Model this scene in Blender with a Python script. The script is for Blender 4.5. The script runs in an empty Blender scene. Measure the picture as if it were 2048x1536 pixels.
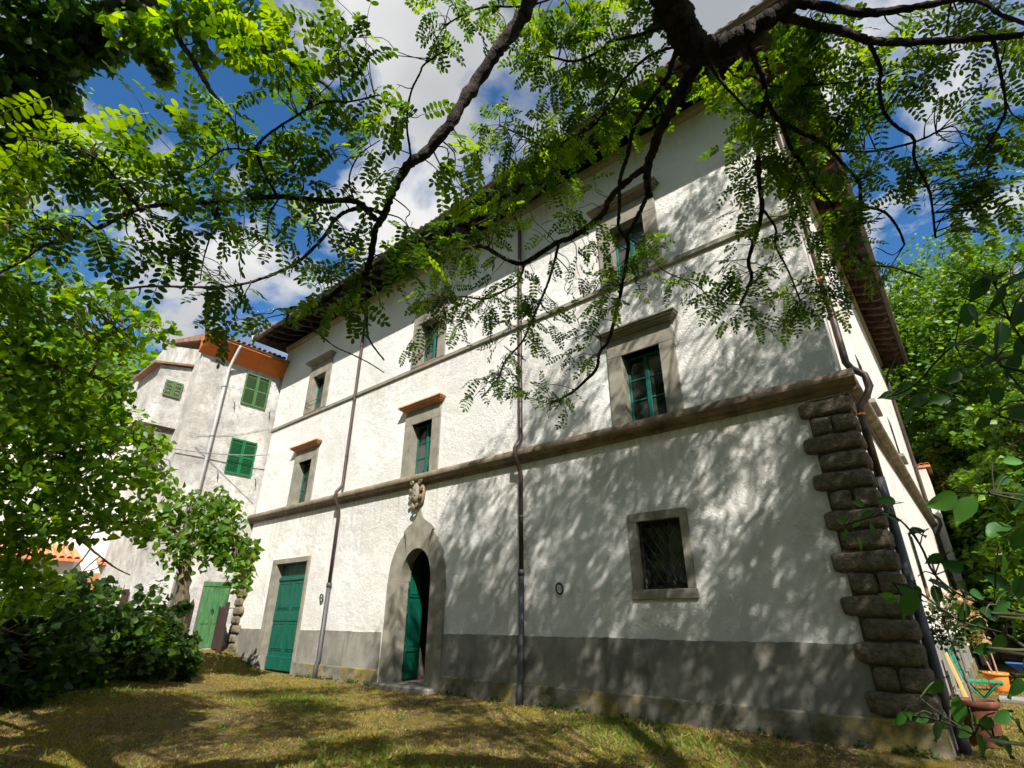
import bpy, bmesh, math, random
import numpy as np
from mathutils import Matrix, Vector

sc = bpy.context.scene
col = sc.collection
R = math.radians
rng = np.random.default_rng(11)
random.seed(5)

# ------------------------------------------------------------------ camera
cam = bpy.data.cameras.new('camera')
cam.sensor_width = 36.0
cam.lens = 1040.0 / 2048.0 * 36.0
cam.clip_start = 0.05
cam.clip_end = 2000.0
camo = bpy.data.objects.new('camera', cam)
col.objects.link(camo)
CR = Vector((0.766052, 0.642776, 0.001793))
CU = Vector((0.2633, -0.316338, 0.911374))
CF = Vector((-0.586377, 0.697688, 0.411574))
EYE = Vector((0.0, -9.0, 1.48))
camo.matrix_world = Matrix(((CR.x, CU.x, -CF.x, EYE.x), (CR.y, CU.y, -CF.y, EYE.y), (CR.z, CU.z, -CF.z, EYE.z), (0, 0, 0, 1)))
sc.camera = camo

# ------------------------------------------------------------------ sky, sun, exposure
SUN = Vector((1.12, -1.0, 1.52)).normalized()      # towards the sun
sun_el = math.asin(SUN.z)
sun_az = math.atan2(SUN.x, SUN.y)
world = bpy.data.worlds.new('World')
sc.world = world
world.use_nodes = True
world.cycles.sampling_method = 'MANUAL'
world.cycles.sample_map_resolution = 256
nt = world.node_tree
nt.nodes.clear()
def wn(t, **kw):
    n = nt.nodes.new(t)
    for k, v in kw.items():
        setattr(n, k, v)
    return n
sky = wn('ShaderNodeTexSky', sky_type='NISHITA', sun_disc=False, sun_elevation=sun_el, sun_rotation=sun_az, altitude=500.0, air_density=1.0, dust_density=0.3, ozone_density=2.5)
hsv = wn('ShaderNodeHueSaturation')
hsv.inputs['Saturation'].default_value = 1.27
hsv.inputs['Value'].default_value = 1.95
nt.links.new(sky.outputs[0], hsv.inputs['Color'])
bg1 = wn('ShaderNodeBackground')
bg1.inputs['Strength'].default_value = 0.05
nt.links.new(hsv.outputs[0], bg1.inputs['Color'])
# broken cumulus: noise on the plane of the clouds (direction divided by its height)
tc = wn('ShaderNodeTexCoord')
sep = wn('ShaderNodeSeparateXYZ')
nt.links.new(tc.outputs['Generated'], sep.inputs[0])
zc = wn('ShaderNodeMath', operation='MAXIMUM'); zc.inputs[1].default_value = 0.02
nt.links.new(sep.outputs[2], zc.inputs[0])
za = wn('ShaderNodeMath', operation='ADD'); za.inputs[1].default_value = 0.35
nt.links.new(zc.outputs[0], za.inputs[0])
dx = wn('ShaderNodeMath', operation='DIVIDE'); dy = wn('ShaderNodeMath', operation='DIVIDE')
nt.links.new(sep.outputs[0], dx.inputs[0]); nt.links.new(za.outputs[0], dx.inputs[1])
nt.links.new(sep.outputs[1], dy.inputs[0]); nt.links.new(za.outputs[0], dy.inputs[1])
cmb = wn('ShaderNodeCombineXYZ')
nt.links.new(dx.outputs[0], cmb.inputs[0]); nt.links.new(dy.outputs[0], cmb.inputs[1])
CLOUD_SEED = 3.7
cmb.inputs[2].default_value = CLOUD_SEED
n1 = wn('ShaderNodeTexNoise'); n1.inputs['Scale'].default_value = 3.0; n1.inputs['Detail'].default_value = 6.0
n1.inputs['Roughness'].default_value = 0.55; n1.inputs['Distortion'].default_value = 0.25
nt.links.new(cmb.outputs[0], n1.inputs['Vector'])
rp = wn('ShaderNodeValToRGB')
rp.color_ramp.elements[0].position = 0.45; rp.color_ramp.elements[0].color = (0, 0, 0, 1)
rp.color_ramp.elements[1].position = 0.545; rp.color_ramp.elements[1].color = (1, 1, 1, 1)
nt.links.new(n1.outputs['Fac'], rp.inputs[0])
n2 = wn('ShaderNodeTexNoise'); n2.inputs['Scale'].default_value = 2.6; n2.inputs['Detail'].default_value = 3.0
mp2 = wn('ShaderNodeMapping'); mp2.inputs['Location'].default_value = (4.1, 1.3, 0.2)
nt.links.new(cmb.outputs[0], mp2.inputs[0]); nt.links.new(mp2.outputs[0], n2.inputs['Vector'])
rp2 = wn('ShaderNodeValToRGB')
rp2.color_ramp.elements[0].position = 0.35; rp2.color_ramp.elements[0].color = (0.86, 0.91, 0.99, 1)
rp2.color_ramp.elements[1].position = 0.62; rp2.color_ramp.elements[1].color = (1.85, 1.85, 1.82, 1)
nt.links.new(n2.outputs['Fac'], rp2.inputs[0])
bg2 = wn('ShaderNodeBackground'); bg2.inputs['Strength'].default_value = 0.27
nt.links.new(rp2.outputs[0], bg2.inputs['Color'])
mix = wn('ShaderNodeMixShader')
nt.links.new(rp.outputs[0], mix.inputs[0]); nt.links.new(bg1.outputs[0], mix.inputs[1]); nt.links.new(bg2.outputs[0], mix.inputs[2])
wo = wn('ShaderNodeOutputWorld')
nt.links.new(mix.outputs[0], wo.inputs[0])

sl = bpy.data.lights.new('sun', 'SUN')
sl.energy = 5.0
sl.angle = R(0.42)
sl.color = (1.0, 0.955, 0.88)
so = bpy.data.objects.new('sun', sl)
col.objects.link(so)
so.rotation_euler = SUN.to_track_quat('Z', 'Y').to_euler()
so.location = (8, -8, 20)

sc.view_settings.view_transform = 'Standard'
sc.view_settings.look = 'None'
sc.view_settings.exposure = 0.84
sc.view_settings.gamma = 1.0
sc.view_settings.use_curve_mapping = False
sc.cycles.use_adaptive_sampling = True
sc.cycles.adaptive_threshold = 0.03
sc.cycles.max_bounces = 5
sc.cycles.diffuse_bounces = 3
sc.cycles.glossy_bounces = 2
sc.cycles.transmission_bounces = 3
sc.cycles.transparent_max_bounces = 4

# ------------------------------------------------------------------ helpers
def tag(o, label=None, cat=None, group=None, kind=None):
    if label: o['label'] = label
    if cat: o['category'] = cat
    if group: o['group'] = group
    if kind: o['kind'] = kind
    return o

def empty(name, loc, label=None, cat=None, group=None):
    e = bpy.data.objects.new(name, None)
    e.location = loc
    e.empty_display_size = 0.2
    col.objects.link(e)
    return tag(e, label, cat, group)

def attach(o, parent):
    """parent o without moving it: only Empties stand away from the origin, parts are modelled in place"""
    o.parent = parent
    if parent.type == 'EMPTY':
        o.matrix_parent_inverse = Matrix.Translation(-parent.location)
    else:
        o.matrix_parent_inverse = parent.matrix_basis.inverted()
    return o

def link_mesh(name, me, mat, parent=None, mat_world=None):
    if mat is not None and not me.materials:
        me.materials.append(mat)
    o = bpy.data.objects.new(name, me)
    col.objects.link(o)
    if mat_world is not None:
        o.matrix_basis = mat_world
    if parent is not None:
        attach(o, parent)
    return o

class MB:
    def __init__(s):
        s.v = []; s.f = []; s.sm = []
    def add(s, vs, fs, smooth=False):
        b = len(s.v)
        s.v += [tuple(q) for q in vs]
        for q in fs:
            s.f.append(tuple(b + i for i in q)); s.sm.append(smooth)
        return s
    def box(s, x0, x1, y0, y1, z0, z1):
        v = [(x0, y0, z0), (x1, y0, z0), (x1, y1, z0), (x0, y1, z0), (x0, y0, z1), (x1, y0, z1), (x1, y1, z1), (x0, y1, z1)]
        return s.add(v, [(0, 3, 2, 1), (4, 5, 6, 7), (0, 1, 5, 4), (1, 2, 6, 5), (2, 3, 7, 6), (3, 0, 4, 7)])
    def bbox(s, x0, x1, y0, y1, z0, z1, b=0.01):
        """box with chamfered edges"""
        bm = bmesh.new()
        bmesh.ops.create_cube(bm, size=1)
        for v in bm.verts:
            v.co = Vector(((x0 + x1) / 2 + v.co.x * (x1 - x0), (y0 + y1) / 2 + v.co.y * (y1 - y0), (z0 + z1) / 2 + v.co.z * (z1 - z0)))
        bmesh.ops.bevel(bm, geom=bm.edges[:], offset=b, segments=1, affect='EDGES')
        bm.verts.index_update()
        s.add([v.co for v in bm.verts], [[v.index for v in f.verts] for f in bm.faces])
        bm.free()
        return s
    def obox(s, c, ax, ay, az):
        """box from centre and three half-axis vectors"""
        c = Vector(c); ax = Vector(ax); ay = Vector(ay); az = Vector(az)
        v = [c + sx * ax + sy * ay + sz * az for sz in (-1, 1) for sx, sy in ((-1, -1), (1, -1), (1, 1), (-1, 1))]
        return s.add(v, [(0, 3, 2, 1), (4, 5, 6, 7), (0, 1, 5, 4), (1, 2, 6, 5), (2, 3, 7, 6), (3, 0, 4, 7)])
    def prism(s, poly, axis, a0, a1, smooth=False):
        """2D polygon extruded along an axis: axis 'x' -> poly is (y,z), 'y' -> (x,z), 'z' -> (x,y)"""
        n = len(poly)
        def P(q, a):
            return (a, q[0], q[1]) if axis == 'x' else ((q[0], a, q[1]) if axis == 'y' else (q[0], q[1], a))
        v = [P(q, a0) for q in poly] + [P(q, a1) for q in poly]
        f = [tuple(range(n)), tuple(range(2 * n - 1, n - 1, -1))]
        s.add(v, f)
        b = len(s.v) - 2 * n
        for i in range(n):
            j = (i + 1) % n
            s.f.append((b + i, b + n + i, b + n + j, b + j)); s.sm.append(smooth)
        return s
    def tube(s, pts, rad, sides=8, cap=True):
        pts = [Vector(q[:3]) for q in pts]
        if not hasattr(rad, '__len__'):
            rad = [rad] * len(pts)
        n = len(pts)
        t0 = (pts[1] - pts[0]).normalized()
        up = Vector((0, 0, 1)) if abs(t0.z) < 0.9 else Vector((1, 0, 0))
        a = t0.cross(up).normalized()
        vs = []
        for i in range(n):
            t = (pts[min(i + 1, n - 1)] - pts[max(i - 1, 0)])
            t = t.normalized() if t.length > 1e-9 else t0
            a = (a - t * a.dot(t))
            a = a.normalized() if a.length > 1e-6 else t.orthogonal().normalized()
            b = t.cross(a)
            for k in range(sides):
                th = 2 * math.pi * k / sides
                vs.append(pts[i] + (a * math.cos(th) + b * math.sin(th)) * rad[i])
        fs = []
        for i in range(n - 1):
            for k in range(sides):
                k2 = (k + 1) % sides
                fs.append((i * sides + k, i * sides + k2, (i + 1) * sides + k2, (i + 1) * sides + k))
        s.add(vs, fs, True)
        if cap:
            b = len(s.v) - n * sides
            s.f.append(tuple(b + k for k in range(sides - 1, -1, -1))); s.sm.append(False)
            s.f.append(tuple(b + (n - 1) * sides + k for k in range(sides))); s.sm.append(False)
        return s
    def lathe(s, prof, c, sides=20, smooth=True):
        """profile [(r,z)] turned about a vertical axis through c"""
        n = len(prof); vs = []
        for r, z in prof:
            for k in range(sides):
                th = 2 * math.pi * k / sides
                vs.append((c[0] + r * math.cos(th), c[1] + r * math.sin(th), c[2] + z))
        fs = []
        for i in range(n - 1):
            for k in range(sides):
                k2 = (k + 1) % sides
                fs.append((i * sides + k, i * sides + k2, (i + 1) * sides + k2, (i + 1) * sides + k))
        return s.add(vs, fs, smooth)
    def mesh(s, name):
        me = bpy.data.meshes.new(name)
        me.from_pydata(s.v, [], s.f)
        me.polygons.foreach_set('use_smooth', s.sm)
        me.update()
        return me
    def build(s, name, mat, parent=None, fix=True):
        me = s.mesh(name)
        if fix:
            bm = bmesh.new(); bm.from_mesh(me)
            bmesh.ops.recalc_face_normals(bm, faces=bm.faces[:])
            bm.to_mesh(me); bm.free()
        return link_mesh(name, me, mat, parent)

def catmull(pts, sub=4):
    """smooth resampling of (x,y,z,r) points"""
    P = [np.array(q, float) for q in pts]
    out = []
    for i in range(len(P) - 1):
        a, b, c, d = P[max(i - 1, 0)], P[i], P[i + 1], P[min(i + 2, len(P) - 1)]
        for k in range(sub):
            t = k / sub
            q = 0.5 * ((2 * b) + (c - a) * t + (2 * a - 5 * b + 4 * c - d) * t * t + (3 * b - a - 3 * c + d) * t ** 3)
            q[3] = b[3] + (c[3] - b[3]) * t
            out.append(q)
    out.append(P[-1])
    return out

def smooth01(a, b, x):
    t = np.clip((np.asarray(x, float) - a) / (b - a), 0, 1)
    return t * t * (3 - 2 * t)

# ------------------------------------------------------------------ materials
def newmat(name):
    m = bpy.data.materials.new(name)
    m.use_nodes = True
    n = m.node_tree.nodes
    return m, m.node_tree, n['Principled BSDF']

def nd(t, kind, ins=None, **kw):
    n = t.nodes.new(kind)
    for k, v in kw.items():
        setattr(n, k, v)
    for k, v in (ins or {}).items():
        n.inputs[k].default_value = v
    return n

def ramp(t, src, stops):
    r = nd(t, 'ShaderNodeValToRGB')
    e = r.color_ramp.elements
    while len(e) < len(stops):
        e.new(0.5)
    for i, (p, c) in enumerate(stops):
        e[i].position = p
        e[i].color = (c, c, c, 1) if not hasattr(c, '__len__') else (*c, 1)
    t.links.new(src, r.inputs[0])
    return r.outputs[0]

def pos(t, scale=(1, 1, 1), loc=(0, 0, 0), rot=(0, 0, 0)):
    g = nd(t, 'ShaderNodeNewGeometry')
    m = nd(t, 'ShaderNodeMapping')
    m.inputs['Scale'].default_value = scale
    m.inputs['Location'].default_value = loc
    m.inputs['Rotation'].default_value = rot
    t.links.new(g.outputs['Position'], m.inputs[0])
    return m.outputs[0]

def noise(t, vec, scale, detail=6, rough=0.55, dist=0.0):
    n = nd(t, 'ShaderNodeTexNoise', {'Scale': scale, 'Detail': detail, 'Roughness': rough, 'Distortion': dist})
    t.links.new(vec, n.inputs['Vector'])
    return n.outputs['Fac']

def mixc(t, fac, a, b, mode='MIX'):
    m = nd(t, 'ShaderNodeMix', data_type='RGBA', blend_type=mode)
    if hasattr(fac, 'links'): t.links.new(fac, m.inputs[0])
    else: m.inputs[0].default_value = fac
    for q, i in ((a, 6), (b, 7)):
        if hasattr(q, 'links'): t.links.new(q, m.inputs[i])
        else: m.inputs[i].default_value = (*q, 1)
    return m.outputs[2]

def math_(t, op, a, b):
    m = nd(t, 'ShaderNodeMath', operation=op)
    for i, q in enumerate((a, b)):
        if hasattr(q, 'links'): t.links.new(q, m.inputs[i])
        else: m.inputs[i].default_value = q
    return m.outputs[0]

def bump(t, b, h, strength, dist):
    n = nd(t, 'ShaderNodeBump', {'Strength': strength, 'Distance': dist})
    t.links.new(h, n.inputs['Height'])
    t.links.new(n.outputs[0], b.inputs['Normal'])

def plain(name, c1, c2, scale=4.0, rough=0.7, bstr=0.3, bdist=0.004, bscale=None, stretch=(1, 1, 1), metal=0.0, spec=0.4, lo=0.35, hi=0.65):
    m, t, b = newmat(name)
    v = pos(t, stretch)
    f = ramp(t, noise(t, v, scale, 8, 0.62), [(lo, 0.0), (hi, 1.0)])
    t.links.new(mixc(t, f, c1, c2), b.inputs['Base Color'])
    b.inputs['Roughness'].default_value = rough
    b.inputs['Metallic'].default_value = metal
    b.inputs['Specular IOR Level'].default_value = spec
    if bstr:
        bump(t, b, noise(t, v, bscale or scale * 6, 6, 0.65), bstr, bdist)
    return m

def mk_stucco(name, base, dirt, dirt_amt, stain=(0.55, 0.42, 0.28), stain_lo=0.60, rel=0.036, wash=False):
    m, t, b = newmat(name)
    v = pos(t)
    streak = noise(t, pos(t, (1.4, 1.4, 0.22)), 1.6, 8, 0.7)
    blot = noise(t, v, 0.7, 9, 0.65)
    c = mixc(t, ramp(t, blot, [(0.42, 0.0), (0.72, dirt_amt)]), base, dirt)
    if dirt_amt > 0.8:
        c = mixc(t, ramp(t, noise(t, pos(t, (1, 1, 0.7)), 5.0, 8, 0.75), [(0.50, 0.0), (0.68, 0.75)]), c, dirt)
    c = mixc(t, ramp(t, streak, [(stain_lo - 0.04, 0.0), (stain_lo + 0.2, 0.5)]), c, stain)
    rain = noise(t, pos(t, (5.0, 5.0, 0.16), (2, 0, 1)), 1.0, 6, 0.6)
    c = mixc(t, ramp(t, rain, [(0.60, 0.0), (0.80, 0.30)]), c, tuple(q * 0.45 for q in base))
    if wash:
        # rain wash below the belt course, the string course and the eaves
        g = nd(t, 'ShaderNodeNewGeometry'); sp_ = nd(t, 'ShaderNodeSeparateXYZ'); t.links.new(g.outputs['Position'], sp_.inputs[0])
        zz = math_(t, 'DIVIDE', sp_.outputs[2], 13.0)
        band = ramp(t, zz, [(0.0, 0.0), (0.245, 0.0), (0.36, 0.85), (0.372, 0.0), (0.575, 0.0), (0.632, 0.6), (0.642, 0.0), (0.84, 0.0), (0.917, 0.7)])
        run = ramp(t, noise(t, pos(t, (7.0, 7.0, 0.25), (1, 2, 3)), 1.0, 6, 0.65), [(0.46, 0.0), (0.66, 0.62)])
        c = mixc(t, math_(t, 'MULTIPLY', band, run), c, (0.36, 0.31, 0.24))
        rep = ramp(t, noise(t, pos(t, (1, 1, 1), (11, 0, 6)), 0.8, 3, 0.5, 0.6), [(0.64, 0.0), (0.66, 0.30)])
        c = mixc(t, rep, c, (0.62, 0.60, 0.56))
    pits = noise(t, pos(t, (1, 1, 1), (3, 1, 2)), 26, 4, 0.6)
    c = mixc(t, ramp(t, pits, [(0.66, 0.0), (0.76, 0.35)]), c, tuple(q * 0.55 for q in base))
    t.links.new(c, b.inputs['Base Color'])
    b.inputs['Roughness'].default_value = 0.92
    b.inputs['Specular IOR Level'].default_value = 0.15
    # trowelled render: scribbled ridges over a lumpy coat
    w1 = noise(t, v, 12, 3, 0.5, 1.6)
    w2 = noise(t, pos(t, (1, 1, 1.7), (7, 0, 3), (0, 0.5, 0)), 29, 5, 0.62, 2.2)
    w3 = noise(t, v, 2.2, 2, 0.5)
    h = math_(t, 'ADD', math_(t, 'MULTIPLY', w1, 0.8), math_(t, 'ADD', math_(t, 'MULTIPLY', w2, 0.75), math_(t, 'MULTIPLY', w3, 1.2)))
    calm = ramp(t, noise(t, pos(t, (1, 1, 1), (5, 5, 5)), 0.55, 5, 0.6), [(0.36, 0.35), (0.62, 1.0)])
    bump(t, b, math_(t, 'MULTIPLY', h, calm), 1.0, rel)
    return m

M = {}
M['stucco'] = mk_stucco('white_stucco', (0.755, 0.745, 0.715), (0.63, 0.60, 0.53), 0.6, wash=True)
M['stucco_old'] = mk_stucco('weathered_stucco', (0.73, 0.71, 0.68), (0.28, 0.27, 0.255), 0.95, (0.45, 0.38, 0.30), 0.50, 0.05)
M['stucco_side'] = mk_stucco('side_stucco', (0.74, 0.70, 0.64), (0.50, 0.44, 0.37), 0.7, (0.36, 0.29, 0.22), 0.50, 0.012)
M['white_wall'] = mk_stucco('far_white_wall', (0.82, 0.80, 0.76), (0.72, 0.68, 0.6), 0.4, rel=0.006)
M['plinth'] = plain('cement_plinth', (0.175, 0.168, 0.142), (0.31, 0.295, 0.26), 1.1, 0.9, 0.35, 0.006, 30)
M['trim'] = plain('grey_sandstone', (0.175, 0.162, 0.128), (0.285, 0.262, 0.21), 3.0, 0.88, 0.3, 0.004, 34)
M['belt'] = plain('weathered_belt_stone', (0.085, 0.07, 0.054), (0.29, 0.22, 0.15), 3.0, 0.9, 0.45, 0.007, 26, lo=0.3, hi=0.7)
M['quoin'] = plain('rough_quoin_stone', (0.095, 0.078, 0.052), (0.215, 0.178, 0.118), 18.0, 0.95, 1.0, 0.06, 30)
M['quoin_pale'] = plain('dark_quoin_stone', (0.09, 0.07, 0.045), (0.2, 0.16, 0.1), 5.0, 0.95, 0.9, 0.02, 34)
M['crest'] = plain('carved_crest_stone', (0.11, 0.08, 0.052), (0.31, 0.23, 0.145), 14.0, 0.9, 0.5, 0.006, 40)
M['terra'] = plain('terracotta', (0.42, 0.17, 0.085), (0.62, 0.31, 0.18), 5.0, 0.85, 0.4, 0.004, 40)
M['tile'] = plain('old_roof_tile', (0.20, 0.10, 0.06), (0.38, 0.22, 0.14), 4.0, 0.9, 0.5, 0.006, 30)
M['tile_new'] = plain('orange_roof_tile', (0.55, 0.17, 0.075), (0.72, 0.30, 0.15), 5.0, 0.85, 0.4, 0.004, 30)
M['olive'] = plain('olive_moulding', (0.25, 0.225, 0.135), (0.34, 0.30, 0.19), 2.0, 0.9, 0.3, 0.004, 30)
M['eave_wood'] = plain('black_eave_wood', (0.012, 0.010, 0.010), (0.10, 0.088, 0.076), 5.0, 0.9, 0.5, 0.006, 24, (1, 1, 3), lo=0.42, hi=0.75)
M['side_wood'] = plain('brown_eave_tile', (0.03, 0.018, 0.013), (0.17, 0.095, 0.06), 4.0, 0.9, 0.5, 0.006, 24)
M['green'] = plain('green_door_paint', (0.0, 0.075, 0.047), (0.0, 0.115, 0.075), 3.0, 0.42, 0.25, 0.003, 60, (4, 4, 1))
M['teal'] = plain('teal_window_paint', (0.0, 0.09, 0.066), (0.003, 0.145, 0.108), 3.0, 0.4, 0.15, 0.002, 60, (4, 4, 1))
M['shutter_old'] = plain('faded_green_shutter_paint', (0.05, 0.135, 0.045), (0.085, 0.19, 0.065), 5.0, 0.6, 0.2, 0.002, 60)
M['shutter_new'] = plain('bright_green_shutter_paint', (0.004, 0.115, 0.04), (0.006, 0.15, 0.052), 3.0, 0.45, 0.1, 0.002, 60)
M['shutter_olive'] = plain('olive_green_shutter_paint', (0.07, 0.125, 0.045), (0.11, 0.17, 0.065), 5.0, 0.6, 0.2, 0.002, 60)
M['door_light'] = plain('light_green_door_paint', (0.03, 0.14, 0.05), (0.10, 0.215, 0.075), 2.2, 0.5, 0.2, 0.002, 50, (3, 3, 1))
M['orange'] = plain('orange_eave_paint', (0.52, 0.125, 0.015), (0.62, 0.17, 0.03), 2.0, 0.75, 0.15, 0.003, 30)
M['pipe_brown'] = plain('brown_copper_pipe', (0.045, 0.032, 0.027), (0.09, 0.062, 0.052), 4.0, 0.5, 0.1, 0.002, 30, (1, 1, 0.3), 0.3)
M['pipe_dark'] = plain('dark_iron_pipe', (0.045, 0.047, 0.05), (0.08, 0.082, 0.085), 4.0, 0.5, 0.15, 0.002, 30, (1, 1, 0.3))
M['gutter'] = plain('dull_metal_gutter', (0.075, 0.062, 0.05), (0.15, 0.125, 0.10), 3.0, 0.6, 0.1, 0.002, 30)
M['pipe_white'] = plain('pale_grey_pipe', (0.52, 0.52, 0.52), (0.66, 0.66, 0.65), 3.0, 0.45, 0.1, 0.002, 30)
M['rust'] = plain('rust', (0.32, 0.09, 0.04), (0.45, 0.17, 0.08), 10.0, 0.8, 0.3, 0.003, 40)
M['iron'] = plain('black_iron', (0.02, 0.02, 0.021), (0.05, 0.045, 0.04), 12.0, 0.6, 0.2, 0.002, 60)
M['wood_gate'] = plain('dark_brown_gate_wood', (0.022, 0.012, 0.010), (0.055, 0.030, 0.024), 6.0, 0.8, 0.4, 0.004, 20, (1, 1, 0.15))
M['wood_door'] = plain('varnished_brown_wood', (0.36, 0.16, 0.06), (0.5, 0.25, 0.11), 6.0, 0.55, 0.2, 0.003, 20, (4, 4, 0.3))
M['picket'] = plain('weathered_picket_wood', (0.22, 0.13, 0.075), (0.38, 0.24, 0.15), 8.0, 0.85, 0.4, 0.004, 20, (1, 1, 0.15))
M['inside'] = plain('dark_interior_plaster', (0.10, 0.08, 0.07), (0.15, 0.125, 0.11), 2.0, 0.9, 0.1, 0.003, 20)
M['floor_tile'] = plain('red_floor_tiles', (0.26, 0.15, 0.12), (0.4, 0.29, 0.25), 6.0, 0.6, 0.1, 0.002, 20)
M['bark'] = plain('locust_bark', (0.014, 0.010, 0.008), (0.085, 0.066, 0.05), 16.0, 0.95, 1.0, 0.06, 34, (1, 1, 0.35))
M['bark_lichen'] = plain('lichen_bark', (0.05, 0.042, 0.03), (0.16, 0.155, 0.11), 14.0, 0.95, 0.9, 0.015, 30)
M['bark_brown'] = plain('brown_bark', (0.09, 0.065, 0.042), (0.21, 0.16, 0.10), 8.0, 0.95, 0.9, 0.02, 22, (1, 1, 0.35))
M['twig'] = plain('green_brown_twig', (0.03, 0.03, 0.015), (0.08, 0.075, 0.035), 10.0, 0.8, 0.2, 0.002, 30)
M['pot'] = plain('brown_terracotta_pot', (0.11, 0.034, 0.018), (0.17, 0.058, 0.03), 4.0, 0.75, 0.2, 0.003, 40)
M['pot_orange'] = plain('orange_plastic_pot', (0.72, 0.20, 0.03), (0.78, 0.25, 0.05), 2.0, 0.4, 0.0)
M['soil'] = plain('potting_soil', (0.03, 0.02, 0.014), (0.07, 0.05, 0.035), 20.0, 0.95, 0.8, 0.02, 30)
M['chair'] = plain('green_chair_paint', (0.0, 0.19, 0.10), (0.01, 0.26, 0.145), 4.0, 0.5, 0.1, 0.002, 30)
M['blue'] = plain('blue_barrow_paint', (0.01, 0.06, 0.22), (0.02, 0.09, 0.3), 4.0, 0.4, 0.1, 0.002, 30)
M['rubber'] = plain('black_rubber', (0.015, 0.015, 0.015), (0.03, 0.03, 0.03), 8.0, 0.8, 0.2, 0.003, 40)
M['yellow_board'] = plain('yellow_board_paint', (0.48, 0.34, 0.09), (0.62, 0.47, 0.17), 3.0, 0.7, 0.2, 0.003, 20, (3, 3, 0.4))
M['cable'] = plain('grey_cable_sheath', (0.16, 0.16, 0.16), (0.3, 0.3, 0.29), 5.0, 0.6, 0.0)
M['grey_slab'] = plain('grey_path_stone', (0.17, 0.16, 0.15), (0.28, 0.265, 0.245), 3.0, 0.9, 0.4, 0.008, 20)
M['aluminium'] = plain('antenna_aluminium', (0.3, 0.3, 0.3), (0.45, 0.45, 0.45), 5.0, 0.4, 0.0, metal=0.8)

def mk_paint(name, c1, c2, wear, rough=0.5):
    m, t, b = newmat(name)
    v = pos(t, (4, 4, 0.8))
    c = mixc(t, ramp(t, noise(t, v, 3.0, 8, 0.65), [(0.34, 0.0), (0.66, 1.0)]), c1, c2)
    c = mixc(t, ramp(t, noise(t, pos(t, (3, 3, 0.6), (4, 1, 2)), 2.2, 6, 0.6), [(0.50, 0.0), (0.70, 0.5)]), c, tuple(q * 0.45 for q in c1))
    c = mixc(t, ramp(t, noise(t, pos(t, (9, 9, 2.0), (2, 7, 1)), 5.0, 8, 0.75), [(0.64, 0.0), (0.70, 0.75)]), c, wear)
    t.links.new(c, b.inputs['Base Color'])
    t.links.new(ramp(t, noise(t, v, 5.0, 5, 0.6), [(0.3, rough - 0.12), (0.7, rough + 0.25)]), b.inputs['Roughness'])
    b.inputs['Specular IOR Level'].default_value = 0.35
    bump(t, b, noise(t, pos(t, (6, 6, 0.6)), 14, 6, 0.7), 0.35, 0.004)
    return m
M['green'] = mk_paint('worn_green_door_paint', (0.0, 0.070, 0.044), (0.002, 0.112, 0.072), (0.05, 0.20, 0.15))
M['teal'] = mk_paint('worn_teal_window_paint', (0.0, 0.082, 0.060), (0.003, 0.14, 0.104), (0.06, 0.22, 0.17))
M['door_light'] = mk_paint('worn_light_green_paint', (0.03, 0.135, 0.05), (0.10, 0.21, 0.075), (0.20, 0.26, 0.13), 0.6)
M['shutter_old'] = mk_paint('faded_green_shutter_paint', (0.048, 0.125, 0.045), (0.085, 0.18, 0.065), (0.17, 0.22, 0.14), 0.65)

def mk_base_step():
    m, t, b = newmat('lichened_cement_step')
    v = pos(t)
    c = mixc(t, ramp(t, noise(t, v, 1.6, 8, 0.65), [(0.35, 0.0), (0.65, 1.0)]), (0.12, 0.11, 0.085), (0.27, 0.25, 0.20))
    lich = noise(t, pos(t, (0.9, 0.9, 1.0), (2.6, 0, 0)), 1.1, 7, 0.62)
    c = mixc(t, ramp(t, lich, [(0.47, 0.0), (0.62, 0.8)]), c, (0.22, 0.16, 0.016))
    moss = noise(t, pos(t, (1, 1, 1.3), (9, 3, 0)), 1.7, 8, 0.7)
    c = mixc(t, ramp(t, moss, [(0.48, 0.0), (0.62, 0.8)]), c, (0.055, 0.058, 0.024))
    t.links.new(c, b.inputs['Base Color'])
    b.inputs['Roughness'].default_value = 0.95
    bump(t, b, noise(t, v, 26, 6, 0.65), 0.5, 0.01)
    return m
M['step'] = mk_base_step()

def mk_plinth():
    m, t, b = newmat('damp_cement_plinth')
    v = pos(t)
    c = mixc(t, ramp(t, noise(t, v, 0.9, 9, 0.68), [(0.36, 0.0), (0.64, 1.0)]), (0.135, 0.13, 0.108), (0.29, 0.275, 0.24))
    c = mixc(t, ramp(t, noise(t, pos(t, (2.2, 2.2, 0.4), (4, 0, 0)), 1.5, 7, 0.65), [(0.52, 0.0), (0.70, 0.6)]), c, (0.085, 0.08, 0.062))
    c = mixc(t, ramp(t, noise(t, pos(t, (1, 1, 1.6), (8, 0, 5)), 2.3, 9, 0.75), [(0.60, 0.0), (0.68, 0.55)]), c, (0.42, 0.40, 0.36))
    c = mixc(t, ramp(t, noise(t, pos(t, (1, 1, 1), (1, 0, 9)), 3.0, 10, 0.8), [(0.66, 0.0), (0.70, 0.7)]), c, (0.06, 0.058, 0.05))
    t.links.new(c, b.inputs['Base Color'])
    b.inputs['Roughness'].default_value = 0.92
    bump(t, b, noise(t, v, 16, 8, 0.7), 0.6, 0.012)
    return m
M['plinth'] = mk_plinth()

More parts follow.
